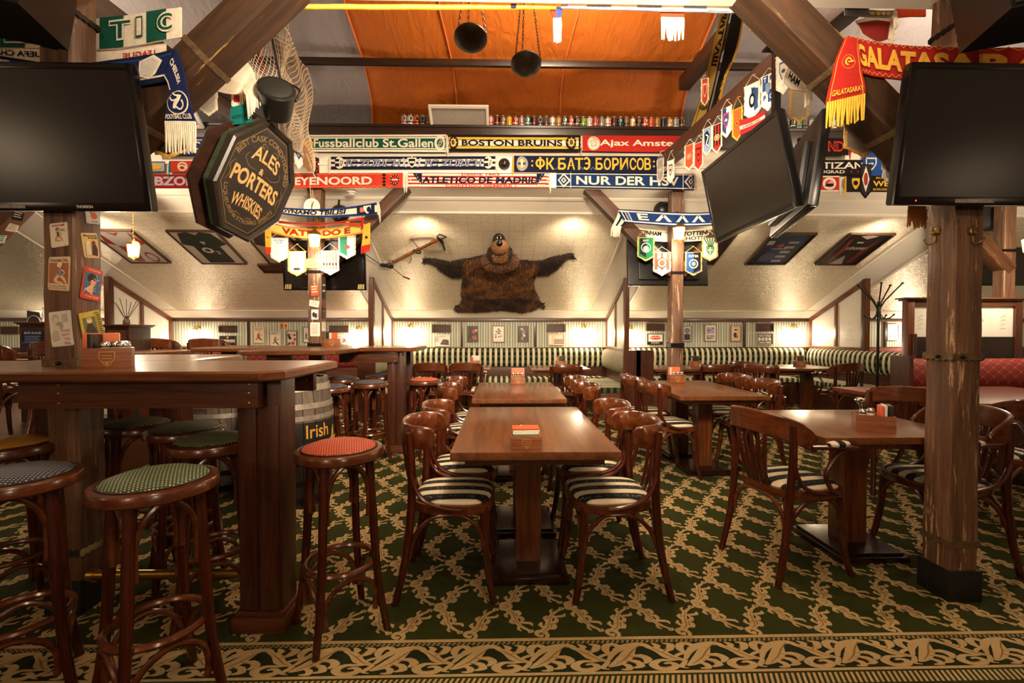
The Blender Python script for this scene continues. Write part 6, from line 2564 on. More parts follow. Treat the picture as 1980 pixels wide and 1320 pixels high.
scarf('green and white block scarf behind the tin sign post at the ceiling edge', [(-190, 60, YC), (0, 52, YC), (195, 36, YC), (350, 14, YC)], [(-190, 98, YC), (0, 92, YC), (195, 96, YC), (350, 72, YC)], [(1, Wt)], blocks)
scarf('white scarf with reversed red and black letters under the green block one', [(-100, 80, YC + .02), (0, 88, YC + .02), (195, 97, YC + .02), (320, 84, YC + .02)], [(-100, 112, YC + .02), (0, 117, YC + .02), (195, 122, YC + .02), (320, 112, YC + .02)], [(.12, 'b9aa9a'), (.88, 'd5c8b6')],
      lambda p, L, h: [p.text('LEAGUE', L * .925, h * .2, L * .76, h * .62, cloth('a3352a'), .03), p.text('UEFA CHAMPIONS', L * .48, h * .3, L * .20, h * .7, cloth(BK), .02)])
# red and yellow scarf over the booth-side television
YG = '#d9a03c'[1:]


def gala(p, L, h):
    q = px2(1645, 2090)
    p.text('GALATASARAY', q(L, 1668), h * .18, q(L, 2086), h * .84, cloth('8a1a16'), .075)
    p.text('GALATASARAY', q(L, 1668), h * .2, q(L, 2086), h * .82, cloth(YG), .045)
    for y in (.06, .94):
        p.stroke([(L * i / 44, h * (y + (.045 if i % 2 else -.045))) for i in range(45)], h * .02, cloth('d9954a'))


t_, s_ = scarf('red and yellow scarf laid over the television on the worn post', [(1640, 70, 2.03), (1720, 85, 2.03), (1850, 92, 2.03), (2090, 92, 2.03)], [(1660, 140, 2.03), (1720, 152, 2.03), (1850, 160, 2.03), (2090, 162, 2.03)], [(1, '9a211a')], gala, emb=lambda p, L, h: [p.dia(L * .02, h * (.2 + .3 * i), L * .012, h * .12, cloth(YG)) for i in range(3)])


def galac(p, L, h):
    p.ring(L * .42, h * .5, h * .26, h * .012, cloth(YG))
    p.stroke([(L * .42 - h * .02, h * .62), (L * .42 - h * .13, h * .52), (L * .42 - h * .06, h * .40), (L * .42 + h * .08, h * .40), (L * .42 + h * .13, h * .5)], [h * .05, h * .06, h * .06, h * .06, h * .05], cloth(YG), 4)
    p.stroke([(L * .42 - h * .02, h * .70), (L * .42 + h * .02, h * .58), (L * .42 + h * .02, h * .46)], [h * .05] * 3, cloth(YG), 3)


ts = tail(t_, [(1658, 78, 2.01), (1664, 130, 2.0), (1672, 182, 2.0)], [(1634, 72, 2.01), (1612, 130, 2.0), (1596, 200, 2.0)], [(.06, '9a211a'), (.02, YG), (.84, '9a211a'), (.02, YG), (.06, '9a211a')], galac, YL, .085)
p = Print(.0012)
p.k = 5
p.text('GALATASARAY', -ts.h * .42, -.013, ts.h * .42, .013, cloth(YG), .02)
p.build('lettering', t_, lambda x, y, z: ts.mp(ts.L * .86 - y, ts.h * .5 - x * -1, z))
# strips along the near purlin, and their ends
scarf('yellow scarf stretched along the ceiling edge over the orange cloth', [(535, 8, 2.24), (820, 9, 2.24), (1075, 9, 2.24)], [(535, 17, 2.24), (820, 18, 2.24), (1075, 17, 2.24)], [(.3, 'c9972e'), (.4, 'd9b04a'), (.3, 'b5851f')], lambda p, L, h: [p.rect(L * .05, 0, L * .08, h, cloth(NV)), p.rect(L * .04, 0, L * .05, h, cloth(RD)), p.rect(L * .79, 0, L * .81, h, cloth(NV))])
t_, s_ = scarf('grey and cream checked scarf stretched along the ceiling edge', [(1085, 9, 2.24), (1300, 10, 2.24), (1490, 14, 2.24)], [(1085, 16, 2.24), (1300, 22, 2.24), (1490, 27, 2.24)], [(1, '7f8390')], lambda p, L, h: [p.rect(L * (.05 + i * .2), h * .08, L * (.15 + i * .2), h * .92, cloth('cfc3a6')) for i in range(5)])
tail(t_, [(1062, 16, 2.26), (1066, 26, 2.26), (1070, 36, 2.26)], [(1088, 16, 2.26), (1086, 26, 2.26), (1084, 36, 2.26)], [(.5, RD), (.5, '1f2f6a')], None, Wt, .085)
tail(t_, [(1276, 20, 2.26), (1277, 28, 2.26), (1278, 34, 2.26)], [(1322, 20, 2.26), (1322, 28, 2.26), (1322, 36, 2.26)], [(1, 'a33018')], None, Wt, .08)
# black and yellow scarf over the rafter
scarf('long yellow and black scarf hung from the rafter beside the orange cloth', [(1413, 20, 3.1), (1394, 110, 3.7), (1376, 190, 4.3), (1352, 275, 4.75)], [(1394, 20, 3.1), (1374, 110, 3.7), (1354, 190, 4.3), (1328, 270, 4.75)], [(.12, BK), (.05, YL), (.62, 'd6b45c'), (.05, BK), (.16, 'd6a83a')],
      lambda p, L, h: [p.text('ШАХТАР', L * .40, h * .24, L * .02, h * .74, cloth(BK), .05), p.ring(L * .73, h * .5, h * .33, h * .08, cloth(BK)), p.ell(L * .73, h * .5, h * .18, h * .18, cloth('6a6250'))], ((1, YL),), ln=.07)
scarf('black scarf with yellow edge beside the long yellow one on the rafter', [(1440, 24, 3.1), (1428, 90, 3.5), (1404, 150, 3.8), (1390, 205, 4.1), (1372, 245, 4.3)], [(1416, 22, 3.1), (1398, 110, 3.7), (1380, 190, 4.2), (1366, 235, 4.4), (1350, 262, 4.5)], [(.14, 'd6a83a'), (.10, BK), (.76, BK)],
      lambda p, L, h: p.text('ШАХТАР', L * .85, h * .70, L * .35, h * .92, cloth('d6a83a'), .06))
# small cloths in the booth-side roof corner
scarf('grey scarf with yellow marks under the ceiling behind the worn post', [(1632, 16, 2.3), (1690, 20, 2.3), (1728, 20, 2.3)], [(1634, 30, 2.3), (1690, 33, 2.3), (1724, 33, 2.3)], [(1, '777a82')], lambda p, L, h: [p.ell(L * (.45 + .12 * i), h * .4, L * .05, h * .25, cloth(YL)) for i in range(4)], ((1, Wt),), droop=1)
scarf('dark red scarf folded behind the brace of the worn post', [(1655, 40, 2.4), (1690, 30, 2.4), (1722, 34, 2.4)], [(1668, 66, 2.4), (1694, 80, 2.4), (1716, 76, 2.4)], [(.2, Wt), (.8, '7c2422')], None, ((1, Wt),), droop=1)
scarf('orange red scarf end beside the worn post under the ceiling', [(1735, 16, 2.35), (1765, 18, 2.35), (1790, 18, 2.35)], [(1738, 34, 2.35), (1765, 32, 2.35), (1790, 32, 2.35)], [(1, 'b8401f')], None, ((0, 'b8401f'),), droop=1)
scarf('white scarf with black letters hung from the brace beside the crest pennants', [(1536, 100, 2.5), (1552, 112, 2.5), (1565, 140, 2.5), (1568, 162, 2.5)], [(1516, 158, 2.5), (1530, 172, 2.5), (1548, 176, 2.5), (1556, 178, 2.5)], [(.9, 'cfc4b6'), (.1, Wt)], lambda p, L, h: p.text('HAM', L * .10, h * .15, L * .5, h * .4, cloth(BK), .03), ((1, Wt), (0, Wt)), droop=1)
scarf('white and red scarf bunched between the bar-side brace and the net', [(432, 100, 2.5), (462, 108, 2.6), (486, 130, 2.7), (492, 150, 2.7)], [(385, 158, 2.5), (420, 176, 2.6), (452, 182, 2.7), (470, 176, 2.7)], [(.6, 'dccfbd'), (.4, 'd2c2ae')], lambda p, L, h: [p.ell(L * .22, h * .62, h * .2, h * .26, cloth('8f1f22')), p.ell(L * .22, h * .62, h * .09, h * .13, cloth('dccfbd'))], ((1, Wt),), ln=.14, droop=1)
scarf('teal green shirt end hung under the bunched white scarf', [(446, 208, 2.75), (470, 202, 2.75), (486, 200, 2.75)], [(444, 242, 2.75), (466, 240, 2.75), (486, 236, 2.75)], [(1, '11625e')], lambda p, L, h: p.text('EUROPA LEAGUE', L * .15, h * .3, L * .9, h * .5, cloth('0a4644'), .02))
scarf('brown fringed scarf end hanging behind the worn post', [(1757, 396, 2.5), (1775, 397, 2.5), (1790, 397, 2.5)], [(1757, 404, 2.5), (1775, 406, 2.5), (1790, 405, 2.5)], [(1, '7a4a22')], None, (), droop=1)
_s = SC['brown fringed scarf end hanging behind the worn post']
m = MB()
for i in range(18):
    q = _s[1].P(i / 17, 0)
    m.tube([q, q + Vector((rnd.uniform(-.004, .004), 0, -.05)), q + Vector((rnd.uniform(-.012, .012), 0, -.09 - rnd.uniform(0, .02)))], [.006, .006, .003], 5)
m.build('fringe', cloth('8a5526'), _s[0])

# ------------------------------------------------------------------ pennants
def pennant(label, px, yc, y0, y1, wpx, where, face, cols, fr, paint=None, group='crest pennants', hook=True):
    """cord top yc, cloth from y0 to y1 (pixels), where: dict for at()"""
    c0 = at(px, y0, **where)
    Y = c0.y
    sc = Y / 880.0
    h = (y1 - y0) * sc
    fx, fy = face
    n = Vector((fx, fy, 0)).normalized()
    ux = Vector((-n.y, n.x, 0))
    if ux.x < 0:
        ux = -ux
    w = wpx * sc / max(.35, abs(ux.x - ux.y * (px - 970) / 880.0))
    t = thing('pennant', label, 'pennant', c0, math.atan2(ux.y, ux.x), group)
    nb = .014 if w > .1 else .010
    k = h * .80
    body = [(-w / 2, 0), (-w / 2, -k), (-w * .16, -h), (w * .16, -h), (w / 2, -k), (w / 2, 0)]
    inn = [(-w / 2 + nb, -nb * .3), (-w / 2 + nb, -k + nb * .4), (0, -h + nb * 1.4), (w / 2 - nb, -k + nb * .4), (w / 2 - nb, -nb * .3)]
    M = Matrix(((1, 0, 0, 0), (0, 0, -1, 0), (0, 1, 0, 0), (0, 0, 0, 1)))
    MB().prism(inn, -.003, .003, cloth(cols[0]), M).build('panel', None, t, 20)
    # fringe: ragged border
    m = MB()
    rr = random.Random(int(px * 7 + y0))
    per = []
    o = [(-w / 2, 0), (-w / 2, -k), (0, -h), (w / 2, -k), (w / 2, 0)]
    i2 = [(-w / 2 + nb * 1.1, -nb * .2), (-w / 2 + nb * 1.1, -k + nb * .4), (0, -h + nb * 1.5), (w / 2 - nb * 1.1, -k + nb * .4), (w / 2 - nb * 1.1, -nb * .2)]
    for a, b, c, d in zip(o, o[1:], i2, i2[1:]):
        q = 9
        for j in range(q):
            u, u2 = j / q, (j + .95) / q
            L2 = lambda s, e, z: (s[0] + (e[0] - s[0]) * z, s[1] + (e[1] - s[1]) * z)
            A, B, C, D = L2(a, b, u), L2(a, b, u2), L2(c, d, u), L2(c, d, u2)
            r1 = 1 + rr.uniform(-.1, .25)
            A, B = L2(C, A, r1), L2(D, B, r1)
            z = rr.uniform(-.002, .002)
            m.prism([C, A, B, D], -.002 + z, .002 + z, None, M)
    m.build('fringe', cloth(fr), t, 0)
    cz = (y0 - yc) * sc
    m = MB()
    m.tube([(-w / 2, 0, 0), (0, 0, cz), (w / 2, 0, 0)], .0022, 5)
    m.tube([(-w / 2 - .006, 0, 0), (w / 2 + .006, 0, 0)], .0035, 6)
    nail = Vector((.045, 0, .01)) if 'X' in where and px > 990 else (Vector((-.12, 0, .01)) if 'X' in where else Vector((0, .035 if Y > 3 else -.06, .01)))
    m.tube([Vector((0, 0, cz)), Vector((0, 0, cz)) + Matrix.Rotation(-t.rotation_euler.z, 3, 'Z') @ nail], .003, 5)
    m.build('cord', cloth(fr if fr != Wt else 'cfc4ae'), t)
    p = Print(.0007)
    W_, H_ = w - 2 * nb, h - nb
    if paint:
        paint(p, W_, H_)
    if p.items:
        p.build('emblem', t, lambda x, y, z: Vector((x, -.0032 - z, y)))
    return t


def crest(c1, c2, c3=None, word=None):
    def fn(p, w, h):
        p.shield(0, -h * .45, w * .72, h * .52, cloth(c1))
        p.shield(0, -h * .45, w * .56, h * .40, cloth(c2))
        if c3:
            p.ell(0, -h * .44, w * .16, w * .16, cloth(c3), 12)
        if word:
            p.text(word, -w * .4, -h * .14, w * .4, -h * .06, cloth(c1), .02)
    return fn


def roundel(c1, c2, c3, bars=None, word=None):
    def fn(p, w, h):
        if bars:
            for i in range(-2, 3, 2 if bars[1] else 1):
                p.rect(i * w * .2 - w * .1, -h * .78, i * w * .2 + w * .1, -h * .02, cloth(bars[0]))
                p.k -= 1
            p.k += 1
        for r, c in ((.36, c1), (.29, c2), (.20, c3)):
            p.ell(0, -h * .48, w * r, w * r, cloth(c), 18)
        if word:
            p.text(word, -w * .4, -h * .16, w * .4, -h * .05, cloth(c1), .02)
    return fn


def halves(c, cr, word=None):
    def fn(p, w, h):
        p.poly([(-w / 2, 0), (-w / 2, -h * .76), (0, -h * .93), (0, 0)], cloth(c))
        cr(p, w, h)
        if word:
            p.text(word, -w * .42, -h * .22, w * .42, -h * .1, cloth(Wt), .02)
    return fn


XP = {'X': 1.715}
FR_ = (-.86, -.5)
for px, yc, y0, y1, w, cols, fr, fn, lab in (
    (1277, 293, 308, 352, 13, ['8d8a84'], Wt, roundel(Wt, '5a5853', Wt), 'grey crest pennant with white fringe, lowest in the row on the tie beam'),
    (1297, 292, 310, 354, 14, ['ded6c8'], Wt, crest('3a3734', 'b9b3a8', '2a2826'), 'white crest pennant, second lowest in the row on the tie beam'),
    (1333, 270, 280, 329, 19, ['c24a2e'], Wt, roundel('d99a80', 'c24a2e', 'd99a80'), 'orange red pennant with round crest beside the red scarf end'),
    (1351, 262, 276, 330, 18, ['b32c22'], Wt, crest('3a1512', 'b32c22', '3a1512'), 'red pennant with dark crest next to the orange red one'),
    (1368, 232, 247, 300, 18, ['7d8fae'], Wt, lambda p, w, h: [p.poly([(-w * .4, -h * .2), (0, -h * .1), (w * .35, -h * .3), (w * .1, -h * .75), (-w * .3, -h * .6)], cloth(NV)), p.stroke([(-w * .2, -h * .25), (w * .15, -h * .35), (-w * .1, -h * .6), (w * .2, -h * .7)], w * .16, cloth(Wt), 3)], 'pale blue pennant with dark bird shape on the tie beam'),
    (1387, 225, 240, 296, 19, ['b0281f'], Wt, roundel('d8cfbe', 'b0281f', YL, (BK, True)), 'red and black striped pennant with round crest'),
    (1405, 193, 208, 266, 20, ['d9d2c6'], Wt, halves('2a3560', crest('c23a4a', '33407a', Wt)), 'white and dark blue pennant between the striped one and the orange one'),
    (1426, 188, 210, 272, 20, ['bf5220'], YL, roundel('2a2420', 'c8862e', 'b0281f'), 'orange pennant with yellow fringe on the tie beam'),
    (1455, 145, 162, 230, 31, ['d6d2cc'], Wt, lambda p, w, h: [p.poly([(-w * .1, -h * .1), (w * .5, -h * .2), (w * .5, -h * .78), (w * .2, -h * .85)], cloth('27406f')), p.ell(0, -h * .5, w * .26, h * .22, cloth(BK)), p.stroke([(-w * .1, -h * .35), (w * .1, -h * .2), (w * .25, -h * .1)], [w * .1, w * .06, w * .02], cloth(BK), 3), p.ell(w * .02, -h * .5, w * .13, h * .12, cloth(Wt))], 'white and blue pennant with black horned figure'),
    (1486, 132, 144, 214, 28, ['dcd6ca'], Wt, lambda p, w, h: [p.rect(-w * .5, -h * .45, 0, -h * .02, cloth('27457f')), p.rect(0, -h * .80, w * .5, -h * .45, cloth('27457f')), p.text('T', -w * .4, -h * .2, -w * .15, -h * .06, cloth(Wt), .04), p.text('R', w * .15, -h * .2, w * .4, -h * .06, cloth('27457f'), .04), p.text('F', -w * .4, -h * .72, -w * .15, -h * .58, cloth('27457f'), .04), p.text('C', w * .15, -h * .72, w * .4, -h * .58, cloth(Wt), .04), p.shield(0, -h * .42, w * .4, h * .34, cloth('6d7f9e'))], 'blue and white quartered pennant with four letters'),
    (1516, 90, 104, 182, 31, ['dcd4c6'], Wt, crest('3f5c88', 'b9b2a6', '2f4a3f', None), 'white pennant with small round shield, highest in the row on the tie beam'),
):
    pennant(lab, px, yc, y0, y1, w, XP, FR_, cols, fr, fn)
pennant('red pennant with white fringe pinned on the long yellow scarf', 1363, 145, 152, 205, 15, {'Y': 4.0}, (-.5, -.86), ['a33a26'], Wt, crest('d9b9a0', 'a33a26'))
XQ = {'X': -1.99}
for px, yc, y0, y1, w, cols, fr, fn, lab in (
    (577, 258, 272, 326, 16, ['d3cfc8'], Wt, lambda p, w, h: [p.dia(0, -h * .45, w * .5, h * .25, cloth('27457f')), p.dia(0, -h * .45, w * .28, h * .14, cloth(Wt)), p.dia(0, -h * .45, w * .14, h * .07, cloth(RD))], 'white pennant with blue diamond beside the ale sign'),
    (596, 255, 272, 330, 17, ['c28a2a'], YL, roundel(BK, 'c28a2a', BK), 'yellow and black pennant beside the ale sign'),
    (612, 288, 304, 346, 13, ['23201e'], Wt, crest('b0281f', '23201e', 'b0281f'), 'black and red pennant at the corner of the scarf rows'),
):
    pennant(lab, px, yc, y0, y1, w, XQ, (.8, -.6), cols, fr, fn)
for px, yc, y0, y1, w, Y, cols, fr, fn, lab in (
    (478, 150, 160, 226, 27, 2.9, ['c08a2c'], 'c08a2c', lambda p, w, h: [p.ring(0, -h * .45, w * .42, w * .06, cloth(BK), 8, 1.6), p.text('S', -w * .16, -h * .62, w * .16, -h * .3, cloth(BK), .05)], 'mustard pennant with black outline under the net'),
    (458, 160, 170, 212, 20, 2.8, ['ded6c8'], Wt, lambda p, w, h: p.rect(-w * .4, -h * .7, w * .4, -h * .35, cloth(RD)), 'white pennant with red block under the bunched scarf'),
    (403, 150, 160, 222, 32, 2.5, ['a59c90'], Wt, None, 'plain grey pennant back with white fringe under the brace'),
    (540, 449, 460, 506, 33, 5.02, ['cfd6dc'], Wt, lambda p, w, h: [p.text('FOOTBALL', -w * .36, -h * .14, w * .36, -h * .06, cloth('5a7fa8'), .02), p.text('CLUB', -w * .2, -h * .24, w * .2, -h * .17, cloth('5a7fa8'), .02), p.shield(0, -h * .5, w * .4, h * .36, cloth('e4e0d8'))], 'white and pale blue pennant under the ale sign corner'),
    (574, 472, 486, 533, 34, 5.02, ['dcd2bc'], 'd9b060', lambda p, w, h: [p.poly([(-w * .28, -h * .08), (w * .28, -h * .08), (w * .1, -h * .45), (w * .14, -h * .7), (-w * .14, -h * .7), (-w * .1, -h * .45)], cloth('b5aea2')), p.rect(-w * .2, -h * .8, w * .2, -h * .7, cloth('4a3f30'))], 'cream pennant with cup picture and yellow fringe by the lantern'),
    (638, 471, 485, 531, 34, 5.02, ['e2d6cc'], Wt, lambda p, w, h: [p.rect(i * w * .2 - w * .06, -h * .8, i * w * .2 + w * .06, -h * .02, cloth('cf6a52')).same() for i in range(-2, 3)] + [p.rect(-w * .45, -h * .62, w * .45, -h * .53, cloth('e2d6cc'))] + [p.text('ALBALADEJO', -w * .42, -h * .61, w * .42, -h * .54, cloth('3a4a7a'), .02)], 'red and white striped pennant by the lantern'),
    (671, 441, 455, 500, 32, 5.02, ['ddd6c8'], Wt, halves('2f7a5c', lambda p, w, h: p.dia(0, -h * .52, w * .24, h * .11, cloth('b5503f'))), 'green and white halved pennant in front of the hazard stripe television'),
    (1249, 442, 459, 505, 33, 5.02, ['1c6b4a'], 'c9a45c', lambda p, w, h: [p.poly([(-w * .42, -h * .05), (-w * .42, -h * .72), (0, -h * .88), (w * .02, -h * .05)], cloth('1d1c1a')), p.ring(0, -h * .45, w * .34, w * .05, cloth('b9c4b4')), p.ell(0, -h * .5, w * .2, h * .12, cloth('8fae9a')), p.text('EST', -w * .2, -h * .18, w * .2, -h * .1, cloth(Wt), .02)], 'green and black pennant with gold fringe on the far post brace'),
    (1280, 477, 488, 533, 34, 5.02, ['e2d8cc'], Wt, roundel('4a3a38', 'e2d8cc', 'c8553a', ('c8553a', True)), 'red and white pennant with ring crest next to the far lantern'),
    (1341, 476, 488, 533, 33, 5.02, ['2a4f86'], 'd0ac66', lambda p, w, h: [p.poly([(0, 0), (0, -h * .93), (w * .5, -h * .76), (w * .5, 0)], cloth('1c1a1c')), p.ring(0, -h * .52, w * .32, w * .07, cloth('d8d2c4')), p.ell(0, -h * .52, w * .22, w * .22, cloth('2a4f86')), p.ell(0, -h * .52, w * .13, w * .13, cloth('cfa85a')), p.text('INTER', -w * .34, -h * .22, w * .34, -h * .12, cloth(Wt), .02)], 'blue and black pennant with gold fringe beside the far lantern'),
    (1373, 447, 460, 505, 31, 5.02, ['d8d4c0'], 'd0ac66', lambda p, w, h: [p.poly([(i * w * .22 - w * .1, 0), (i * w * .22 + w * .02, 0), (w * .05 + i * w * .06, -h * .4), (-w * .02 + i * w * .06, -h * .4)], cloth('3f6a46')).same() for i in range(-2, 3)] + [p.shield(0, -h * .58, w * .6, h * .42, cloth('5a8a64')), p.rect(-w * .04, -h * .75, w * .04, -h * .42, cloth(Wt)), p.rect(-w * .2, -h * .58, w * .2, -h * .53, cloth(Wt))], 'green and cream rayed pennant with gold fringe at the brace end'),
    (325, 205, 222, 304, 78, 2.22, ['2e2119'], 'd0a24a', None, 'large dark pennant back with gold fringe under the bar-side brace'),
    (1670, 200, 212, 304, 76, 2.28, ['8f857a'], 'd6aa5c', None, 'large grey pennant back with gold fringe under the worn post brace'),
    (1728, 262, 272, 362, 42, 2.25, ['8a8076'], Wt, None, 'grey pennant back with white fringe tucked behind the worn post television'),
    (1545, 168, 178, 236, 38, 3.2, ['a0968a'], 'd6aa5c', None, 'small grey pennant back with gold fringe above the aisle televisions'),
    (1465, 15, 22, 68, 28, 2.6, ['b8a98e'], 'd6aa5c', lambda p, w, h: [p.rect(i * w * .24 - w * .05, -h * .7, i * w * .24 + w * .05, -h * .05, cloth('7a3f22')).same() for i in (-1, 0, 1)], 'striped pennant with gold fringe at the top of the booth-side brace'),
    (1674, 305, 318, 384, 22, 4.6, ['2a2626'], BK, lambda p, w, h: [p.dia(0, -h * .45, w * .45, h * .4, cloth(Wt)), p.ell(0, -h * .45, w * .25, h * .2, cloth('8a3030'))], 'black and white pennant hanging over the blue crest scarf'),
):
    pennant(lab, px, yc, y0, y1, w, {'Y': Y}, (0, -1), cols, fr, fn)
scarf('red, white and green scarf hung behind the horned figure pennant', [(1430, 232, 3.1), (1455, 226, 3.0), (1478, 212, 2.9)], [(1432, 262, 3.1), (1456, 250, 3.0), (1480, 236, 2.9)], [(.4, '8f1f22'), (.25, 'd2c2ae'), (.35, '8f1f22')], lambda p, L, h: p.text('SUNDERLAND', L * .15, h * .38, L * .8, h * .56, cloth(BK), .02))
# ------------------------------------------------------------------ beer cans on the high shelf
CANC = {'silver': '9a9690', 'black': '1b1a1a', 'red': '9a2a22', 'brown': '6b4a35', 'yellow': 'c9a02c', 'green': '2c7a34', 'white': 'c9c2b4', 'gold': 'a87a35',
        'orange': 'c25a2c', 'dark green': '1f3f2f', 'grey': '6f6c66', 'teal': '1f5f5f', 'pink': 'b9897c', 'navy': '20243a'}
seq = [('silver', 'red'), ('white', 'black'), ('orange', 'black'), ('grey', 'black'), ('brown', 'gold'), ('brown', 'silver'), ('navy', 'orange'), ('grey', 'dark green'), ('red', 'white'), ('pink', 'orange'),
       ('silver', 'black'), ('yellow', 'gold'), ('brown', 'grey'), ('green', 'white'), ('pink', 'red'), ('black', 'orange'), ('brown', 'silver'), ('yellow', 'yellow'), ('red', 'white'), ('silver', 'red'),
       ('teal', 'white'), ('black', 'red'), ('grey', 'black'), ('brown', 'black'), ('white', 'grey'), ('gold', 'brown'), ('dark green', 'silver'), ('red', 'white'), ('black', 'pink'), ('green', 'yellow'),
       ('white', 'silver'), ('red', 'pink'), ('grey', 'silver'), ('white', 'orange'), ('black', 'red'), ('black', 'teal'), ('brown', 'black'), ('gold', 'white'), ('black', 'brown'), ('red', 'white'),
       ('orange', 'red'), ('gold', 'brown'), ('navy', 'black'), ('gold', 'white'), ('silver', 'grey'), ('black', 'gold')]
ORD = ['first', 'second', 'third', 'fourth', 'fifth', 'sixth', 'seventh', 'eighth', 'ninth', 'tenth', 'eleventh', 'twelfth', 'thirteenth', 'fourteenth', 'fifteenth', 'sixteenth', 'seventeenth', 'eighteenth', 'nineteenth']
TEN = ['', '', 'twent', 'thirt', 'fort', 'fift']


def ordinal(i):
    if i <= 19:
        return ORD[i - 1]
    t, u = divmod(i, 10)
    return TEN[t] + ('ieth' if u == 0 else 'y-' + ORD[u - 1])


def can_mat(c):
    return plain('can_' + c, CANC[c], 0.32, 0.25, 0.08, 30)


ALU = plain('can_aluminium', 'b9b5ae', 0.25, 0.9, 0.05, 20)
m = MB()
m.lathe([(0, .004), (.022, .003), (.026, .0), (.030, .010), (.033, .014)], 18, ALU)
m.lathe([(.033, .014), (.033, .10)], 18, can_mat('silver'))
m.lathe([(.033, .10), (.027, .113), (.0275, .116), (.025, .116), (.0245, .113), (0, .113)], 18, ALU)
m.lathe([(.0334, .03), (.0334, .045)], 18, can_mat('red'))
# label oval on the front
vs = [(.0336 * math.cos(-PI / 2 + .62 * math.cos(a)), .0336 * math.sin(-PI / 2 + .62 * math.cos(a)), .074 + .02 * math.sin(a)) for a in np.linspace(0, 2 * PI, 15)[:-1]]
m.add(vs, [list(range(14))], can_mat('red'))
can_me = m.mesh('beer_can', 40)


def can(x, y, z, c1, c2, label, group, rot=(0, 0, 0)):
    o = bpy.data.objects.new('beer_can', can_me)
    S.collection.objects.link(o)
    o.location = (x, y, z)
    o.rotation_euler = rot
    for i, s in enumerate(o.material_slots):
        if i in (1, 2):
            s.link = 'OBJECT'
            s.material = can_mat(c1 if i == 1 else c2)
    tag(o, label, 'can', group)


for i, (c1, c2) in enumerate(seq):
    p_ = at(781.5 + i * 11.95, 250, 4.985)
    can(p_.x, 4.985 + rnd.uniform(0, .008), 3.478, c1, c2, '%s beer can, %s along the long shelf above the scarf rows' % (c1, ordinal(i + 1)), 'beer cans on the long shelf', (0, 0, rnd.uniform(-.4, .4)))
for i, (px, c1, c2) in enumerate(((1508, 'black', 'gold'), (1520, 'silver', 'grey'), (1532, 'black', 'white'), (1544, 'silver', 'green'), (1556, 'grey', 'black'), (1568, 'white', 'red'), (1580, 'dark green', 'silver'), (1598, 'silver', 'white'), (1611, 'white', 'grey'), (1624, 'dark green', 'gold'))):
    p_ = at(px, 250, 4.985)
    can(p_.x, 4.985, 3.478, c1, c2, '%s beer can, %s along the shelf behind the aisle televisions' % (c1, ordinal(i + 1)), 'beer cans behind the aisle televisions', (0, 0, rnd.uniform(-.4, .4)))

# ------------------------------------------------------------------ things in the roof space
def panel_thing(name, label, cat, x0, y0, x1, y1, Y, frame_mat, fill, fw=.02, th=.03, paint=None, group=None, pname='picture', glass=False):
    """flat framed panel on a wall at depth Y, given by its pixel box"""
    a, b = at(x0, y1, Y), at(x1, y0, Y)
    w, h = b.x - a.x, b.z - a.z
    t = thing(name, label, cat, (a.x + w / 2, Y, a.z), 0, group)
    if fw > 0:
        m = MB()
        for q in ((0, 0, fw, h), (w - fw, 0, w, h), (fw, 0, w - fw, fw), (fw, h - fw, w - fw, h)):
            m.box(q[0] - w / 2, -th, q[1], q[2] - w / 2, 0, q[3], None, .003)
        m.build('frame', frame_mat, t)
    MB().box(-w / 2 + fw * .8, -th * .6, fw * .8, w / 2 - fw * .8, 0, h - fw * .8, None, .0 if fw else .002).build('board', fill, t)
    if paint:
        p = Print(.0007)
        paint(p, w, h)
        if p.items:
            p.build(pname, t, lambda x, y, z: Vector((x - w / 2, -th * .6 - z, y)))
    return t


GREYMESH = plain('grey_mesh', 'a39a90', 0.8, 0, 0.25, 150, 0.3)
panel_thing('vent_panel', 'white framed grey vent panel behind the first cans on the shelf', 'vent', 835, 203, 946, 256, 5.03, WHITE, GREYMESH, .028, .03).rotation_euler.x = R(52)
panel_thing('vent_panel', 'white framed square panel in the bar-side roof, behind the dark pennant', 'vent', 358, 200, 396, 246, 4.95, WHITE, plain('grey_panel', 'b9b2a8', .7), .03, .03).rotation_euler.x = R(52)
for px, py, Y, r, lab in ((910, 75, 3.0, .108, 'dark metal scale pan hung on chains, higher and further to the bar side'), (1017, 125, 3.0, .100, 'dark metal scale pan hung on chains, lower one of the two')):
    c = at(px, py, Y)
    t = thing('hanging_pan', lab, 'pan', c, 0, 'scale pans on chains')
    M = Matrix.Rotation(R(-17), 4, 'X')
    MB().lathe([(0, -.032), (r * .5, -.030), (r * .82, -.018), (r, .0), (r, .008), (r * .96, .006), (r * .8, -.01), (0, -.022)], 32, None, M=M).build('pan', plain('aged_bronze', '33291f', 0.45, 0.8, 0.5, 25, 0.2), t)
    for k in range(3):
        a = R(90 + 120 * k + 15)
        p0 = M @ Vector((r * .96 * math.cos(a), r * .96 * math.sin(a), .004))
        p1 = Vector((.02 * math.cos(a), .02 * math.sin(a), .50 if py < 100 else .62))
        m = MB()
        d = p1 - p0
        nl = int(d.length / .021)
        q = d.to_track_quat('Z', 'X').to_matrix().to_4x4()
        for i in range(nl):
            T = Matrix.Translation(p0 + d * (i + .5) / nl) @ q @ Matrix.Rotation(R(90) * (i % 2), 4, 'Z')
            m.tube([T @ Vector((.006 * math.cos(u), 0, .014 * math.sin(u))) for u in np.linspace(0, 2 * PI, 7)[:-1]], .0022, 4, None, True)
        m.build('chain', IRONB, t)
# fishing net with floats line, oar through it
NET = plain('net_twine', 'cfc0a8', 0.85, 0, 0.15, 80)


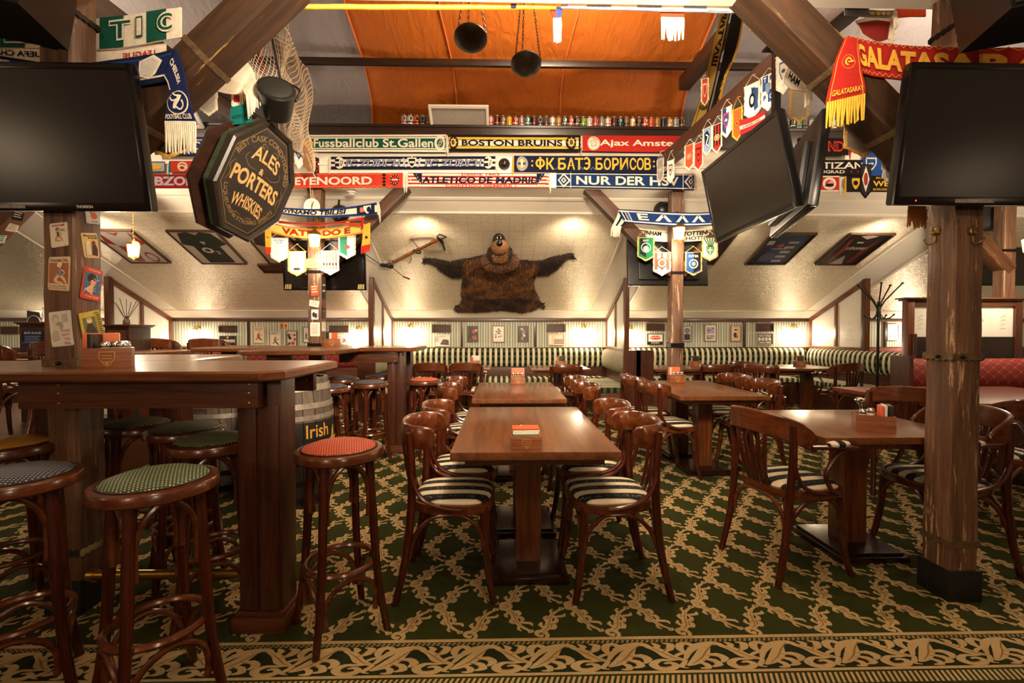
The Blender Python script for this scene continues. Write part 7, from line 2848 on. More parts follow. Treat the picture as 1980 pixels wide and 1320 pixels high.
def net(parent, A, B, C, D, nu, nv, sag, name, r=.0021, seed=0):
    """A,B top corners, D,C bottom corners"""
    rr = random.Random(seed)
    A, B, C, D = (at(*q) for q in (A, B, C, D))

    def P(u, v):
        p = (A * (1 - u) + B * u) * (1 - v) + (D * (1 - u) + C * u) * v
        return p + Vector((.03 * math.sin(v * 9 + u * 4 + seed), sag * math.sin(PI * v) * .4 + .03 * math.sin(u * 11 + seed), -sag * math.sin(PI * u) * math.sin(PI * min(1, v * 1.1))))
    m = MB()
    for s in (-1, 1):
        for i in range(-nv, nu + nv):
            pts = []
            for j in range(nv * 2 + 1):
                v = j / (nv * 2)
                u = (i + s * j / 2 + (0 if s > 0 else nv)) / nu
                if 0 <= u <= 1:
                    pts.append(P(u, v))
            if len(pts) > 1:
                m.tube(pts, r, 3, None, False, False)
    m.build(name, NET, parent, 0)
    m = MB()
    m.tube([P(0, j / 20) for j in range(21)], r * 2, 5)
    m.tube([P(1, j / 20) for j in range(21)], r * 2, 5)
    m.build('net_rope', NET, parent)


t = thing('fishing_net', 'cream fishing net draped from the roof beside the ale sign', 'net')
net(t, (470, 70, 2.9), (548, 30, 2.9), (560, 170, 3.4), (462, 190, 2.9), 18, 16, .10, 'net', seed=1)
net(t, (545, 30, 3.0), (594, 130, 4.0), (603, 330, 4.75), (560, 270, 4.3), 16, 26, .02, 'net', .003, seed=2)
net(t, (515, 150, 3.2), (558, 160, 3.4), (588, 292, 4.5), (560, 290, 4.4), 10, 18, .06, 'net', seed=5)
t = thing('oar', 'long brown wooden oar standing in the fishing net', 'oar')
a, b = at(524, 30, 3.0), at(574, 262, 4.35)
c = at(600, 330, 4.72)
MB().tube([a, b], .016, 10).build('shaft', wood('oar_wood', '5a2f18', '7c4523', '94592f', 'Z', .4), t)
MB().tube([b, b * .7 + c * .3, b * .3 + c * .7, c], [.016, .05, .055, .035], 12, None, False, True, .25, (0, -1, 0)).build('blade', wood('oar_blade', '7a4d2c', 'a06e42', 'b88658', 'Z', .4), t)
t = thing('red_rope', 'red twisted rope hanging down inside the fishing net', 'rope')
MB().tube(curve([at(492, 60, 3.05), at(500, 110, 3.1), at(507, 150, 3.1)], 6), .006, 6).build('strand', cloth('8a2020'), t)
MB().tube(curve([at(496, 60, 3.05), at(503, 110, 3.1), at(512, 146, 3.1)], 6), .006, 6).build('strand', cloth('8a2020'), t)
# small things fixed under the far purlin
c = at(680, 372, 5.15)
t = thing('smoke_detector', 'white smoke detector under the far beam, above the lantern post', 'smoke detector', (c.x, 5.15, 2.83))
MB().lathe([(0, -.045), (.03, -.043), (.042, -.03), (.055, -.018), (.058, 0)], 24).build('housing', WHITE, t)
MB().tube([Vector((.046 * math.cos(a), .046 * math.sin(a), -.026)) for a in np.linspace(0, 2 * PI, 25)[:-1]], .003, 5, None, True).build('vent_ring', BLACK, t)
c = at(975, 316, 4.97)
t = thing('dome_camera', 'dark round dome camera on the cream beam between two scarves', 'camera', (c.x, 4.985, c.z))
M = Matrix.Rotation(R(90), 4, 'X')
MB().lathe([(.062, 0), (.062, .008), (.052, .014)], 24, None, M=M).build('base_ring', BLACK, t)
MB().lathe([(.052, .012), (.046, .032), (.028, .048), (0, .054)], 24, None, M=M).build('dome', plain('dome_smoked', '241a14', .12), t)
c = at(603, 399, 4.95)
t = thing('hanging_disc', 'round white disc hanging on a cord above the lantern', 'disc', c)
MB().lathe([(.086, -.004), (.086, .004), (.016, .005), (.016, -.005)], 32, None, M=M).build('disc', WHITE, t)
MB().tube([Vector((0, -.008, .0)), Vector((-.02, 0, .26))], .003, 5).build('cord', NET, t)
MB().tube(curve([Vector((.02, -.008, .05)), Vector((0, -.01, -.04)), Vector((.03, -.01, -.20)), Vector((.0, -.01, -.30))]), .004, 6).build('cable', BLACKM, t)
for px, py, Y, lab in ((655, 412, 5.4, 'small black round loudspeaker behind the bar-side lantern post'), (1284, 405, 5.4, 'small black round loudspeaker behind the booth-side lantern post')):
    c = at(px, py, Y)
    t = thing('ceiling_loudspeaker', lab, 'loudspeaker', c)
    MB().lathe([(0, .05), (.06, .04), (.10, .0), (.11, -.05), (.09, -.055), (0, -.05)], 24, None, M=M).build('cabinet', BLACK, t)
    MB().tube([Vector((0, 0, .06)), Vector((0, .02, slope_z(Y) - c.z))], .012, 8).build('bracket', BLACKM, t)

# ------------------------------------------------------------------ pictures and plaques on the back wall
WY = 8.345


def photo_scene(cols, seed):
    def fn(p, w, h):
        rr = random.Random(seed)
        p.rect(w * .08, h * .06, w * .92, h * .94, ink(cols[0]))
        for i in range(9):
            x, y = w * rr.uniform(.2, .8), h * rr.uniform(.18, .8)
            p.ell(x, y, w * rr.uniform(.08, .2), h * rr.uniform(.04, .13), ink(cols[1 + i % (len(cols) - 1)]), 10, rot=rr.uniform(0, 3))
    return fn


def player(bg, c1, c2, word=None, up=False):
    def fn(p, w, h):
        p.rect(w * .05, h * .04, w * .95, h * .96, ink(bg))
        p.ell(w * .5, h * .60, w * .09, h * .06, ink(c2), 12)
        p.stroke([(w * .5, h * .55), (w * .45, h * .42), (w * .5, h * .32)], [w * .2, w * .26, w * .16], ink(c1), 3)
        p.stroke([(w * .47, h * .34), (w * .30, h * .24), (w * .18, h * .28)], [w * .12, w * .1, w * .05], ink(c1), 3)
        p.stroke([(w * .52, h * .34), (w * .68, h * .22), (w * .84, h * .16)], [w * .12, w * .1, w * .05], ink('1a1a1a'), 3)
        p.stroke([(w * .5, h * .50), (w * .72, h * .46), (w * .84, h * .54)], [w * .08, w * .07, w * .04], ink(c2), 3)
        if word:
            p.text(word, w * .12, h * .84, w * .88, h * .92, ink(c1), .02)
            p.rect(w * .15, h * .78, w * .7, h * .80, ink(c1))
    return fn


BRWF = plain('brown_frame', '4a2a18', .4)
OAKF = plain('oak_frame', '8a5a34', .4)
BKF = plain('black_frame', '1c1715', .4)
TINF = plain('tin_edge', 'b9a98e', .4)
PLQ = wood('brown_plaque', '2e1a10', '43281a', '573624', 'X', .35)
for x0, y0, x1, y1, lab in ((424, 629, 459, 643, 'blank brown plaque above the black brand sign'), (638, 629, 674, 643, 'blank brown plaque above the white sign with a red letter'),
                            (835, 627, 872, 643, 'blank brown plaque above the advert with two bottles'), (1057, 626, 1093, 642, 'blank brown plaque above the pale bottle advert'),
                            (1249, 625, 1285, 640, 'blank brown plaque above the lips picture'), (1462, 625, 1495, 641, 'blank brown plaque above the beer sign'),
                            (4, 631, 38, 646, 'blank brown plaque behind the dark cabinet on the bar side')):
    panel_thing('wall_plaque', lab, 'plaque', x0, y0, x1, y1, WY, BRWF, PLQ, .022, .03, None, 'brown wall plaques')


def guin(p, w, h):
    p.rect(w * .05, h * .05, w * .95, h * .95, ink('141110'))
    p.text('GUINNESS', w * .06, h * .40, w * .94, h * .64, ink('e0d6c0'), .03)
    p.poly([(w * .44, h * .74), (w * .56, h * .74), (w * .58, h * .92), (w * .42, h * .92)], ink('b98a45'))
    p.rect(w * .06, h * .33, w * .94, h * .36, ink('b98a45'))
    p.text('DRAUGHT', w * .28, h * .10, w * .72, h * .24, ink('a8261c'), .03)


def rsign(p, w, h):
    p.rect(w * .04, h * .06, w * .96, h * .94, ink('ded3c0'))
    p.text('BEER', w * .10, h * .2, w * .90, h * .62, ink('9c2a1c'), .05)
    p.text('FREE', w * .1, h * .70, w * .5, h * .84, ink('3a2a22'), .02)


def bottles(p, w, h):
    p.rect(w * .04, h * .05, w * .96, h * .95, ink('e0d8ca'))
    p.poly([(w * .38, h * .15), (w * .95, h * .08), (w * .92, h * .55), (w * .60, h * .62)], ink('2f5a4a'))
    for x in (.58, .72):
        p.ell(w * x, h * .38, w * .09, h * .16, ink('8f3a20'), 12, rot=.4)
    for i in range(4):
        p.rect(w * .1, h * (.4 + i * .1), w * (.3 + .03 * (i % 2)), h * (.44 + i * .1), ink('8a8076'))
    p.text('SMOKED', w * .12, h * .82, w * .66, h * .90, ink('5a4a40'), .0)


def paleads(p, w, h):
    p.rect(w * .04, h * .05, w * .96, h * .95, ink('d9b9a0'))
    p.poly([(w * .08, h * .1), (w * .16, h * .1), (w * .22, h * .85), (w * .06, h * .85)], ink('e6d6c4'))
    p.text('FOOD', w * .34, h * .60, w * .9, h * .86, ink('e6d0ba'), .05)
    for i in range(3):
        p.rect(w * .36, h * (.14 + i * .14), w * .92, h * (.20 + i * .14), ink('4a3a34'))


def lips(p, w, h):
    p.rect(w * .05, h * .28, w * .95, h * .92, ink('e2dcd2'))
    p.rect(w * .05, h * .06, w * .95, h * .28, ink('17120f'))
    p.ell(w * .5, h * .62, w * .36, h * .17, ink('c2513a'), 20)
    p.poly([(w * .14, h * .62), (w * .36, h * .84), (w * .5, h * .78), (w * .64, h * .84), (w * .86, h * .62)], ink('c2513a'))
    p.stroke([(w * .16, h * .62), (w * .4, h * .66), (w * .6, h * .66), (w * .84, h * .62)], h * .05, ink('e6c9b8'), 3)
    p.text('BURGERS', w * .25, h * .11, w * .75, h * .22, ink('d9d0c0'), .02)


def beer(p, w, h):
    p.rect(w * .04, h * .05, w * .96, h * .95, ink('4a4450'))
    p.text('ICE COLD', w * .12, h * .70, w * .88, h * .86, ink('ded3c4'), .04)
    p.text('B·E·E·R', w * .08, h * .34, w * .92, h * .62, ink('ded3c4'), .05)
    p.text('SOLD HERE', w * .12, h * .12, w * .88, h * .26, ink('ded3c4'), .04)


def hops(p, w, h):
    p.rect(w * .1, h * .08, w * .9, h * .92, ink('ece4d2'))
    rr = random.Random(4)
    for i in range(16):
        y = rr.uniform(.22, .72)
        x = .5 + rr.uniform(-.3, .3) * (1 - abs(y - .4))
        p.ell(w * x, h * y, w * .07, h * .035, ink(['2f3a22', '4f5a34', '6b5a34'][i % 3]), 8, rot=rr.uniform(0, 3))
    p.ell(w * .5, h * .78, w * .08, h * .05, ink('2f3a22'), 10)


def bust(p, w, h):
    p.rect(w * .06, h * .05, w * .94, h * .95, ink('cfc6b4'))
    p.ell(w * .5, h * .70, w * .34, h * .18, ink('6d7a86'), 18)
    p.rect(w * .15, h * .10, w * .85, h * .48, ink('23211f'))
    p.ell(w * .5, h * .56, w * .12, h * .09, ink('8a7a6a'), 12)


def cartoon(p, w, h):
    p.rect(w * .1, h * .06, w * .9, h * .94, ink('e6decf'))
    p.rect(w * .18, h * .44, w * .82, h * .84, ink('a9a6b4'))
    p.rect(w * .18, h * .12, w * .82, h * .38, ink('8f8fa2'))
    rr = random.Random(9)
    for i in range(14):
        p.ell(w * rr.uniform(.24, .76), h * rr.choice([rr.uniform(.16, .34), rr.uniform(.48, .8)]), w * .07, h * .035, ink(['c9a08a', '4a4a66', 'd9d3c6'][i % 3]), 8)


def cook(p, w, h):
    p.rect(w * .06, h * .05, w * .94, h * .95, ink('d9bf9c'))
    p.ell(w * .5, h * .62, w * .12, h * .08, ink('e0d6c6'), 12)
    p.ell(w * .5, h * .72, w * .16, h * .05, ink('1c1715'), 12)
    p.stroke([(w * .5, h * .55), (w * .42, h * .40), (w * .46, h * .24)], [w * .18, w * .3, w * .1], ink('1c1715'), 3)
    p.stroke([(w * .5, h * .42), (w * .62, h * .30), (w * .52, h * .22)], [w * .1, w * .16, w * .05], ink('a3442c'), 3)
    p.text('chef', w * .3, h * .86, w * .7, h * .92, ink('4a3a2c'), .0)


G4 = 'pictures on the striped wallpaper'
for x0, y0, x1, y1, fr, fw, fn, nm, lab in (
    (425, 649, 457, 669, BKF, .008, guin, 'pub_sign', 'black pub sign with pale lettering under a brown plaque, bar side'),
    (491, 632, 512, 663, TINF, .008, player('dcc7aa', 'a34a30', 'b98a66', 'SPORT'), 'wall_picture', 'picture of a running figure, first of three on the bar-side wallpaper'),
    (523, 640, 544, 671, TINF, .008, player('e0d0bc', '8a7a66', 'a9805e', 'MENU'), 'wall_picture', 'pale picture between two pictures on the bar-side wallpaper'),
    (555, 639, 575, 670, BKF, .010, photo_scene(['cfc4b4', 'a33a2a', '5a3a2c', 'd9a08a', '2a2624'], 3), 'wall_picture', 'colourful crowded picture just beside the lantern post'),
    (587, 632, 599, 662, BKF, .008, player('dcd2c4', '5a4a40', '8a7a6a'), 'wall_picture', 'picture half hidden by the lantern post'),
    (648, 647, 673, 666, TINF, .006, rsign, 'pub_sign', 'white sign with a red letter behind the menu box on the far bar table'),
    (839, 647, 870, 669, WHITE, .010, bottles, 'wall_picture', 'white advert with two brown shapes on green, under a plaque'),
    (904, 630, 925, 661, BKF, .014, photo_scene(['2a1c18', 'a3402c', '6b2a20', 'c98a66', '8a5a44'], 5), 'wall_picture', 'dark red crowded picture on the center wallpaper'),
    (952, 629, 976, 662, OAKF, .014, hops, 'wall_picture', 'oak framed picture with a leafy drawing in the middle of the wall'),
    (1002, 630, 1022, 661, BKF, .014, photo_scene(['3a2a22', 'b96a4a', 'd9cfc0', '7a7a80', '5a6a4a'], 8), 'wall_picture', 'dark framed picture of a figure with brown sky, center wall'),
    (1060, 645, 1091, 667, TINF, .006, paleads, 'wall_picture', 'pale bottle advert under a plaque, center wall'),
    (1251, 645, 1282, 666, BKF, .012, lips, 'wall_picture', 'picture of large red lips behind the partition'),
    (1320, 630, 1336, 660, BKF, .006, bust, 'wall_picture', 'grey and black picture just beside the booth-side lantern post'),
    (1361, 627, 1385, 660, OAKF, .014, cartoon, 'wall_picture', 'oak framed picture in grey squares right of the lantern post'),
    (1412, 629, 1432, 660, OAKF, .012, cook, 'wall_picture', 'oak framed picture of a small figure in black, next to the wall batten'),
    (1463, 644, 1494, 666, TINF, .006, beer, 'pub_sign', 'purple grey ice cold beer sign under a plaque'),
    (1714, 626, 1736, 658, TINF, .008, player('e0d2c6', 'b0543c', 'a9805e'), 'wall_picture', 'picture of a seated figure behind the coat stand'),
):
    panel_thing(nm, lab.replace('right of', 'beside').replace('center', 'middle'), 'sign' if nm == 'pub_sign' else 'picture', x0, y0, x1, y1, WY, fr, ink('cfc4b0'), fw, .022, fn, G4)
for i, (x0, x1, c) in enumerate(((541, 549, 'c98a66'), (549, 557, 'd9b45c'))):
    panel_thing('wall_card', ('small orange', 'small yellow')[i] + ' card pinned above the pale picture on the bar-side wallpaper', 'card', x0, 624, x1, 636, WY, TINF, ink(c), .0, .006,
                lambda p, w, h: [p.ell(w * .5, h * .55, w * .25, h * .25, ink('7a3a2a'), 10), p.rect(w * .3, h * .12, w * .7, h * .22, ink('7a3a2a'))], G4)

# ------------------------------------------------------------------ tin signs on the near bar-side post
def tin(label, q, plane, n, paint, edge='c9bea8', bg='d9cfbc'):
    """q: pixel corners TL TR BR BL on a post face"""
    P = [at(a, b, **plane) for a, b in q]
    c = (P[0] + P[1] + P[2] + P[3]) / 4
    n = Vector(n)
    t = thing('tin_sign', label, 'tin sign', c, 0, 'tin signs on the post')
    bil = lambda u, v, z: (P[3] * (1 - u) + P[2] * u) * (1 - v) + (P[0] * (1 - u) + P[1] * u) * v - c + n * z
    w, h = (P[1] - P[0]).length, (P[0] - P[3]).length
    o = [(.05, 0), (.95, 0), (1, .03), (1, .97), (.95, 1), (.05, 1), (0, .97), (0, .03)]
    m = MB()
    k = len(o)
    m.add([bil(u, v, .001) for u, v in o] + [bil(u, v, .004) for u, v in o], [list(range(k))[::-1], list(range(k, 2 * k))] + [(i, (i + 1) % k, k + (i + 1) % k, k + i) for i in range(k)])
    m.build('plate', ink(edge), t, 20)
    p = Print(.0005)
    p.rect(w * .04, h * .03, w * .96, h * .97, ink(bg))
    paint(p, w, h)
    for x in (.09, .91):
        for y in (.05, .95):
            p.ell(w * x, h * y, .0022, .0022, ink('3a2a20'), 6)
    p.build('print', t, lambda x, y, z: bil(x / w, y / h, .0042 + z))
    return t


def figure(p, w, h, cx, cy, s, skin, top, hair, leg=None):
    """seated lady in outline shapes"""
    p.stroke([(cx - s * .1, cy + s * .1), (cx - s * .35, cy - s * .35), (cx + s * .25, cy - s * .5)], [s * .22, s * .24, s * .10], ink(leg or skin), 4)
    p.stroke([(cx, cy + s * .1), (cx + s * .3, cy - s * .2), (cx + s * .5, cy - s * .55)], [s * .2, s * .2, s * .08], ink(leg or skin), 4)
    p.stroke([(cx - s * .05, cy + s * .55), (cx, cy + s * .3), (cx - s * .02, cy + s * .05)], [s * .26, s * .24, s * .3], ink(top), 4)
    p.stroke([(cx + s * .08, cy + s * .5), (cx + s * .35, cy + s * .3), (cx + s * .2, cy + s * .1)], [s * .1, s * .09, s * .06], ink(skin), 4)
    p.ell(cx, cy + s * .76, s * .13, s * .16, ink(skin), 14)
    p.stroke([(cx - s * .15, cy + s * .68), (cx - s * .12, cy + s * .9), (cx + s * .08, cy + s * .94), (cx + s * .15, cy + s * .78)], [s * .08, s * .14, s * .14, s * .06], ink(hair), 4)


def dogs(p, w, h):
    p.text('DOGS HOME', w * .14, h * .84, w * .86, h * .94, ink('a32a1e'), .04)
    figure(p, w, h, w * .48, h * .42, h * .36, 'c99a78', '2a3a3a', '2a1c14', 'b98a58')
    p.rect(w * .62, h * .70, w * .88, h * .72, ink('5a4a40'))
    p.rect(w * .62, h * .64, w * .90, h * .66, ink('5a4a40'))


def choco(p, w, h):
    p.rect(w * .04, h * .20, w * .96, h * .82, ink('9a5a34'))
    p.text('Chocolate Diva', w * .08, h * .85, w * .92, h * .95, ink('4a3020'), .02)
    figure(p, w, h, w * .58, h * .42, h * .40, 'e0b596', '6a86a0', 'e6d09a')
    p.text('Chocolate is the answer', w * .10, h * .11, w * .90, h * .17, ink('4a3020'), .0)
    p.text('who cares what the question', w * .08, h * .04, w * .92, h * .09, ink('4a3020'), .0)


def wind(p, w, h):
    p.ell(w * .30, h * .80, w * .16, h * .12, ink('b9b2a4'), 16)
    p.ell(w * .32, h * .72, w * .14, h * .12, ink('d0c8b8'), 16)
    p.ell(w * .46, h * .58, w * .17, h * .12, ink('a59e90'), 16)
    p.ell(w * .34, h * .50, w * .15, h * .11, ink('d6cdbc'), 16)
    p.stroke([(w * .3, h * .45), (w * .25, h * .3), (w * .3, h * .18)], [w * .2, w * .35, w * .3], ink('bdb6a6'), 4)
    for i, s in enumerate(('GONE', 'WITH', 'THE', 'WIND')):
        p.text(s, w * (.52 if i < 2 else .60), h * (.40 - i * .115), w * .90, h * (.47 - i * .115), ink('cf9a94'), .03)
    for i in range(4):
        p.rect(w * .62, h * (.88 - i * .06), w * .90, h * (.90 - i * .06), ink('b5ada0'))


def beach(p, w, h):
    p.rect(w * .05, h * .35, w * .95, h * .95, ink('cfd3cf'))
    p.ell(w * .55, h * .5, w * .22, h * .22, ink('c9683a'), 18)
    p.rect(w * .3, h * .62, w * .42, h * .9, ink('c9683a'))
    p.text('on tour', w * .3, h * .1, w * .8, h * .2, ink('5a5a66'), .02)


def munich(p, w, h):
    p.rect(w * .05, h * .03, w * .95, h * .97, ink('d9b36a'))
    p.text('Münchener', w * .10, h * .86, w * .90, h * .93, ink('3a2a1a'), .03)
    p.text('Kindl', w * .36, h * .77, w * .92, h * .84, ink('3a2a1a'), .03)
    p.ell(w * .66, h * .60, w * .13, h * .09, ink('6b3a22'), 14)
    p.stroke([(w * .66, h * .52), (w * .70, h * .32), (w * .66, h * .10)], [w * .26, w * .38, w * .36], ink('4a2418'), 4)
    p.stroke([(w * .22, h * .60), (w * .28, h * .36), (w * .26, h * .12)], [w * .2, w * .32, w * .36], ink('cfc4b0'), 4)
    p.ell(w * .30, h * .62, w * .12, h * .07, ink('e0d6c4'), 12)


def diva(p, w, h):
    p.rect(w * .05, h * .18, w * .95, h * .84, ink('42607c'))
    rr = random.Random(2)
    for i in range(24):
        p.ell(w * rr.uniform(.1, .92), h * rr.uniform(.2, .8), w * .025, h * .016, ink('c9cfd0'), 8)
        p.k -= 1
    p.k += 1
    p.ell(w * .42, h * .68, w * .22, h * .14, ink('1c1412'), 18)
    p.ell(w * .52, h * .56, w * .15, h * .13, ink('d9a27e'), 18)
    p.stroke([(w * .36, h * .62), (w * .46, h * .66), (w * .62, h * .60)], [w * .08, w * .10, w * .04], ink('1c1412'), 4)
    p.stroke([(w * .48, h * .46), (w * .40, h * .34), (w * .30, h * .22)], [w * .14, w * .3, w * .5], ink('dba985'), 4)
    p.ell(w * .60, h * .50, w * .03, h * .014, ink('a8301f'), 8)
    for y, s in ((.885, 'IT IS NOT ME'), (.06, 'IT IS MY SHOES')):
        p.text(s, w * .18, h * y, w * .82, h * (y + .055), ink('e6c9a8'), .02)


def starr(p, w, h):
    p.rect(w * .10, h * .06, w * .70, h * .80, ink('6b6236'))
    p.ell(w * .40, h * .66, w * .13, h * .09, ink('d9cf9a'), 16)
    p.stroke([(w * .40, h * .56), (w * .40, h * .32), (w * .42, h * .10)], [w * .16, w * .44, w * .46], ink('2a2414'), 4)
    p.ell(w * .38, h * .74, w * .14, h * .05, ink('b9a850'), 12)
    p.text('ACTOR', w * .62, h * .88, w * .90, h * .93, ink('2a2414'), .03)
    for i in range(9):
        p.rect(w * .76, h * (.80 - i * .085), w * .92, h * (.85 - i * .085), ink('5a5220'))


PF, PS = {'Y': 2.05}, {'X': xl + PW}
nF, nS = (0, -1, 0), (1, 0, 0)
tin('tin sign with a lady and red heading, topmost on the front of the post', [(97, 433), (131, 429), (134, 475), (101, 480)], PF, nF, dogs, bg='d3c6ae')
tin('brown and cream tin sign with a fair lady, in the middle of the post front', [(96, 497), (137, 496), (135, 563), (94, 560)], PF, nF, choco, 'd9c09a', 'd9c09a')
tin('pale grey tin sign of an embracing couple, lowest on the post front', [(95, 604), (138, 599), (144, 667), (102, 671)], PF, nF, wind, 'd9d5c8', 'dcd8cc')
tin('blue white tin sign cut by the television, topmost on the side of the post', [(161, 400), (190, 402), (193, 434), (166, 432)], PS, nS, beach, 'c9ccc8', 'd6d6d0')
tin('yellow tin sign with a brown hooded figure on the side of the post', [(155, 450), (186, 451), (191, 499), (163, 498)], PS, nS, munich, 'd9cba8', 'd9b36a')
tin('red and blue tin sign with a dark haired lady on the side of the post', [(163, 513), (197, 524), (192, 584), (153, 575)], PS, nS, diva, 'c9442c', 'c9442c')
tin('yellow tin sign with a man in dark coat, lowest on the side of the post', [(150, 606), (190, 598), (203, 650), (160, 656)], PS, nS, starr, 'b9a53a', 'c2ae46')
# paper notices on the far bar-side post
NF, NS = {'Y': FY - .002}, {'X': xfl + PW + .012}


def lines(c, n=6, a=.15):
    return lambda p, w, h: [p.rect(w * a, h * (.84 - i * .75 / n), w * (1 - a - .1 * (i % 2)), h * (.84 - i * .75 / n + .25 / n), ink(c)) for i in range(n)]


tin('green printed card right under the lantern on the far post', [(593, 500), (620, 500), (620, 518), (593, 518)], NF, nF, lines('4a6a3a', 4), '6a9a52', '7aa860')
tin('small red notice on the far post below the iron band', [(600, 552), (616, 551), (617, 571), (602, 573)], NF, nF, lines('d9b9a0', 3), 'a8432c', 'b34a30')
tin('crooked white slip on the far post under the red notice', [(599, 579), (618, 582), (616, 595), (598, 591)], NF, nF, lines('8a8076', 3), 'd9d0c0', 'ddd5c8')
tin('blue white card with dark figures on the far post', [(602, 598), (616, 598), (616, 618), (602, 618)], NF, nF, lambda p, w, h: [p.ell(w * .35, h * .5, w * .2, h * .25, ink('2a2c38'), 10), p.ell(w * .65, h * .4, w * .2, h * .25, ink('3a3c48'), 10)], 'b9bcc4', 'c9ccd0')
tin('white printed page on the far post just above the bar table', [(600, 623), (619, 623), (619, 650), (600, 650)], NF, nF, lines('a9a296', 8), 'e0dacd', 'e6e1d6')
tin('black and white card, upper one on the side of the far post', [(622, 548), (629, 548), (629, 578), (622, 578)], NS, nS, lines('cfc8bc', 2), '1c1a1a', '1c1a1a')
tin('black and red card, lower one on the side of the far post', [(622, 590), (629, 590), (629, 615), (622, 615)], NS, nS, lines('a8301f', 2), '1c1a1a', '1c1a1a')
tin('small white sheet at the foot of the far post side', [(622, 622), (629, 622), (629, 640), (622, 640)], NS, nS, lines('a9a296', 3), 'd9d2c4', 'd9d2c4')

# ------------------------------------------------------------------ coat hooks on the worn post
BRONZE = plain('old_brass', '7c6238', 0.35, 0.85, 0.45, 60, 0.3)
for px, py, s, lab in ((1810, 452, -1, 'brass lion mask coat hook on the aisle-facing side of the worn post'), (1878, 452, 1, 'brass lion mask coat hook on the camera-facing side of the worn post')):
    c = at(px, py, 2.05) if s > 0 else at(px, py, X=xr)
    t = thing('coat_hook', lab, 'hook', c, 0 if s > 0 else R(-90), 'brass coat hooks')
    t.scale = (.74, .74, .74)
    m = MB().ellipsoid((0, -.006, .012), (.024, .012, .030), 14, 10)
    for k in range(9):
        a = R(-20 + k * 27)
        m.ellipsoid((.026 * math.cos(a), -.006, .014 + .030 * math.sin(a)), (.009, .008, .009), 8, 6)
    m.ellipsoid((0, -.018, .006), (.008, .008, .010), 8, 6)
    for q in (-1, 1):
        m.ellipsoid((q * .009, -.016, .018), (.005, .005, .004), 8, 6)
    m.build('lion_mask', BRONZE, t)
    MB().tube(curve([(0, -.006, -.015), (0, -.012, -.05), (s * .006, -.03, -.066), (s * .016, -.05, -.055), (s * .02, -.056, -.035)]), [.007] * 15 + [.006, .006, .006, .006, .006, .011], 8).build('hook', BRONZE, t)

# ------------------------------------------------------------------ coat stand
c = at(1697, 700, 6.2)
t = thing('coat_stand', 'black metal coat stand with bare hooks near the corner bench', 'coat stand', (c.x, 6.2, 0))
MB().tube([(0, 0, .02), (0, 0, 1.68)], .018, 12).build('pole', BLACKM, t)
MB().lathe([(.02, 1.50), (.03, 1.53), (.022, 1.56), (.032, 1.60), (.02, 1.64)], 16).build('collar', BLACKM, t)
for k in range(5):
    a = R(20 + k * 72)
    d = Vector((math.cos(a), math.sin(a), 0))
    m = MB()
    m.tube([d * .01 + Vector((0, 0, 1.58)), d * .07 + Vector((0, 0, 1.69)), d * .25 + Vector((0, 0, 1.91))], .009, 8)
    m.ellipsoid(d * .252 + Vector((0, 0, 1.915)), (.018, .018, .014), 10, 6)
    m.build('upper_hook', BLACKM, t)
    m = MB()
    m.tube(curve([d * .015 + Vector((0, 0, 1.52)), d * .06 + Vector((0, 0, 1.45)), d * .12 + Vector((0, 0, 1.45)), d * .165 + Vector((0, 0, 1.49))]), .008, 8)
    m.ellipsoid(d * .168 + Vector((0, 0, 1.495)), (.013, .013, .013), 10, 6)
    m.build('lower_hook', BLACKM, t)
for k in range(4):
    a = R(45 + k * 90)
    d = Vector((math.cos(a), math.sin(a), 0))
    MB().tube(curve([Vector((0, 0, .12)), d * .12 + Vector((0, 0, .10)), d * .24 + Vector((0, 0, .012))]), .012, 8).build('foot', BLACKM, t)

# ------------------------------------------------------------------ glazed booth and bar-side cabinets
Yb = 4.98
a, b = at(1750, 690, Yb), at(1972, 582, Yb)
t = thing('glazed_booth', 'dark wooden booth screen with engraved frosted glass behind the worn post', 'booth', (a.x, Yb, 0))
w = b.x - a.x
zt = b.z
MB().box(0, -.03, 0, .075, .05, zt, None, .006).build('side_post', FRAMEZ, t)
MB().box(w - .075, -.03, 0, w, .05, zt, None, .006).build('side_post', PANELZ, t)
MB().box(.075, -.025, zt - .06, w - .075, .04, zt, None, .004).build('top_rail', PANELX, t)
m = MB()
m.box(-.05, -.07, zt + .018, w + .05, .09, zt + .036, None, .005)
m.box(-.03, -.05, zt, w + .03, .07, zt + .018, None, .006)
m.build('crown', PANELX, t)
zg = at(1800, 651, Yb).z
MB().box(.075, -.02, .0, w - .075, .03, zg, None, .004).build('lower_panel', wood('black_panel', '100a07', '1c120c', '2a1c12', 'X', .4), t)
g = MB().box(.075, 0, zg, w - .075, .012, zt - .06).build('pane', FROST, t)
p = Print(.0005)
for cx in (.16, w - .2):
    for i in range(4):
        p.stroke([(cx - .03, zg + .08 + i * .04), (cx + .01 * (i % 2), zg + .10 + i * .045), (cx + .04, zg + .09 + i * .05)], [.002, .007, .002], ETCH, 3)
p.text('MALTS', w * .5, zg + .17, w * .68, zg + .20, ETCH, .02, .2)
p.build('etched_pattern', g, lambda x, y, z: Vector((x, -.0006 - z, y)))
m = MB()
m.box(-.05, -.10, 0, .03, -.03, at(1750, 686, Yb).z, None, .005)
m.box(.03, -.08, at(1750, 686, Yb).z - .2, .06, -.03, at(1750, 645, Yb).z, None, .005)
m.build('bench_end', PANELZ, t)
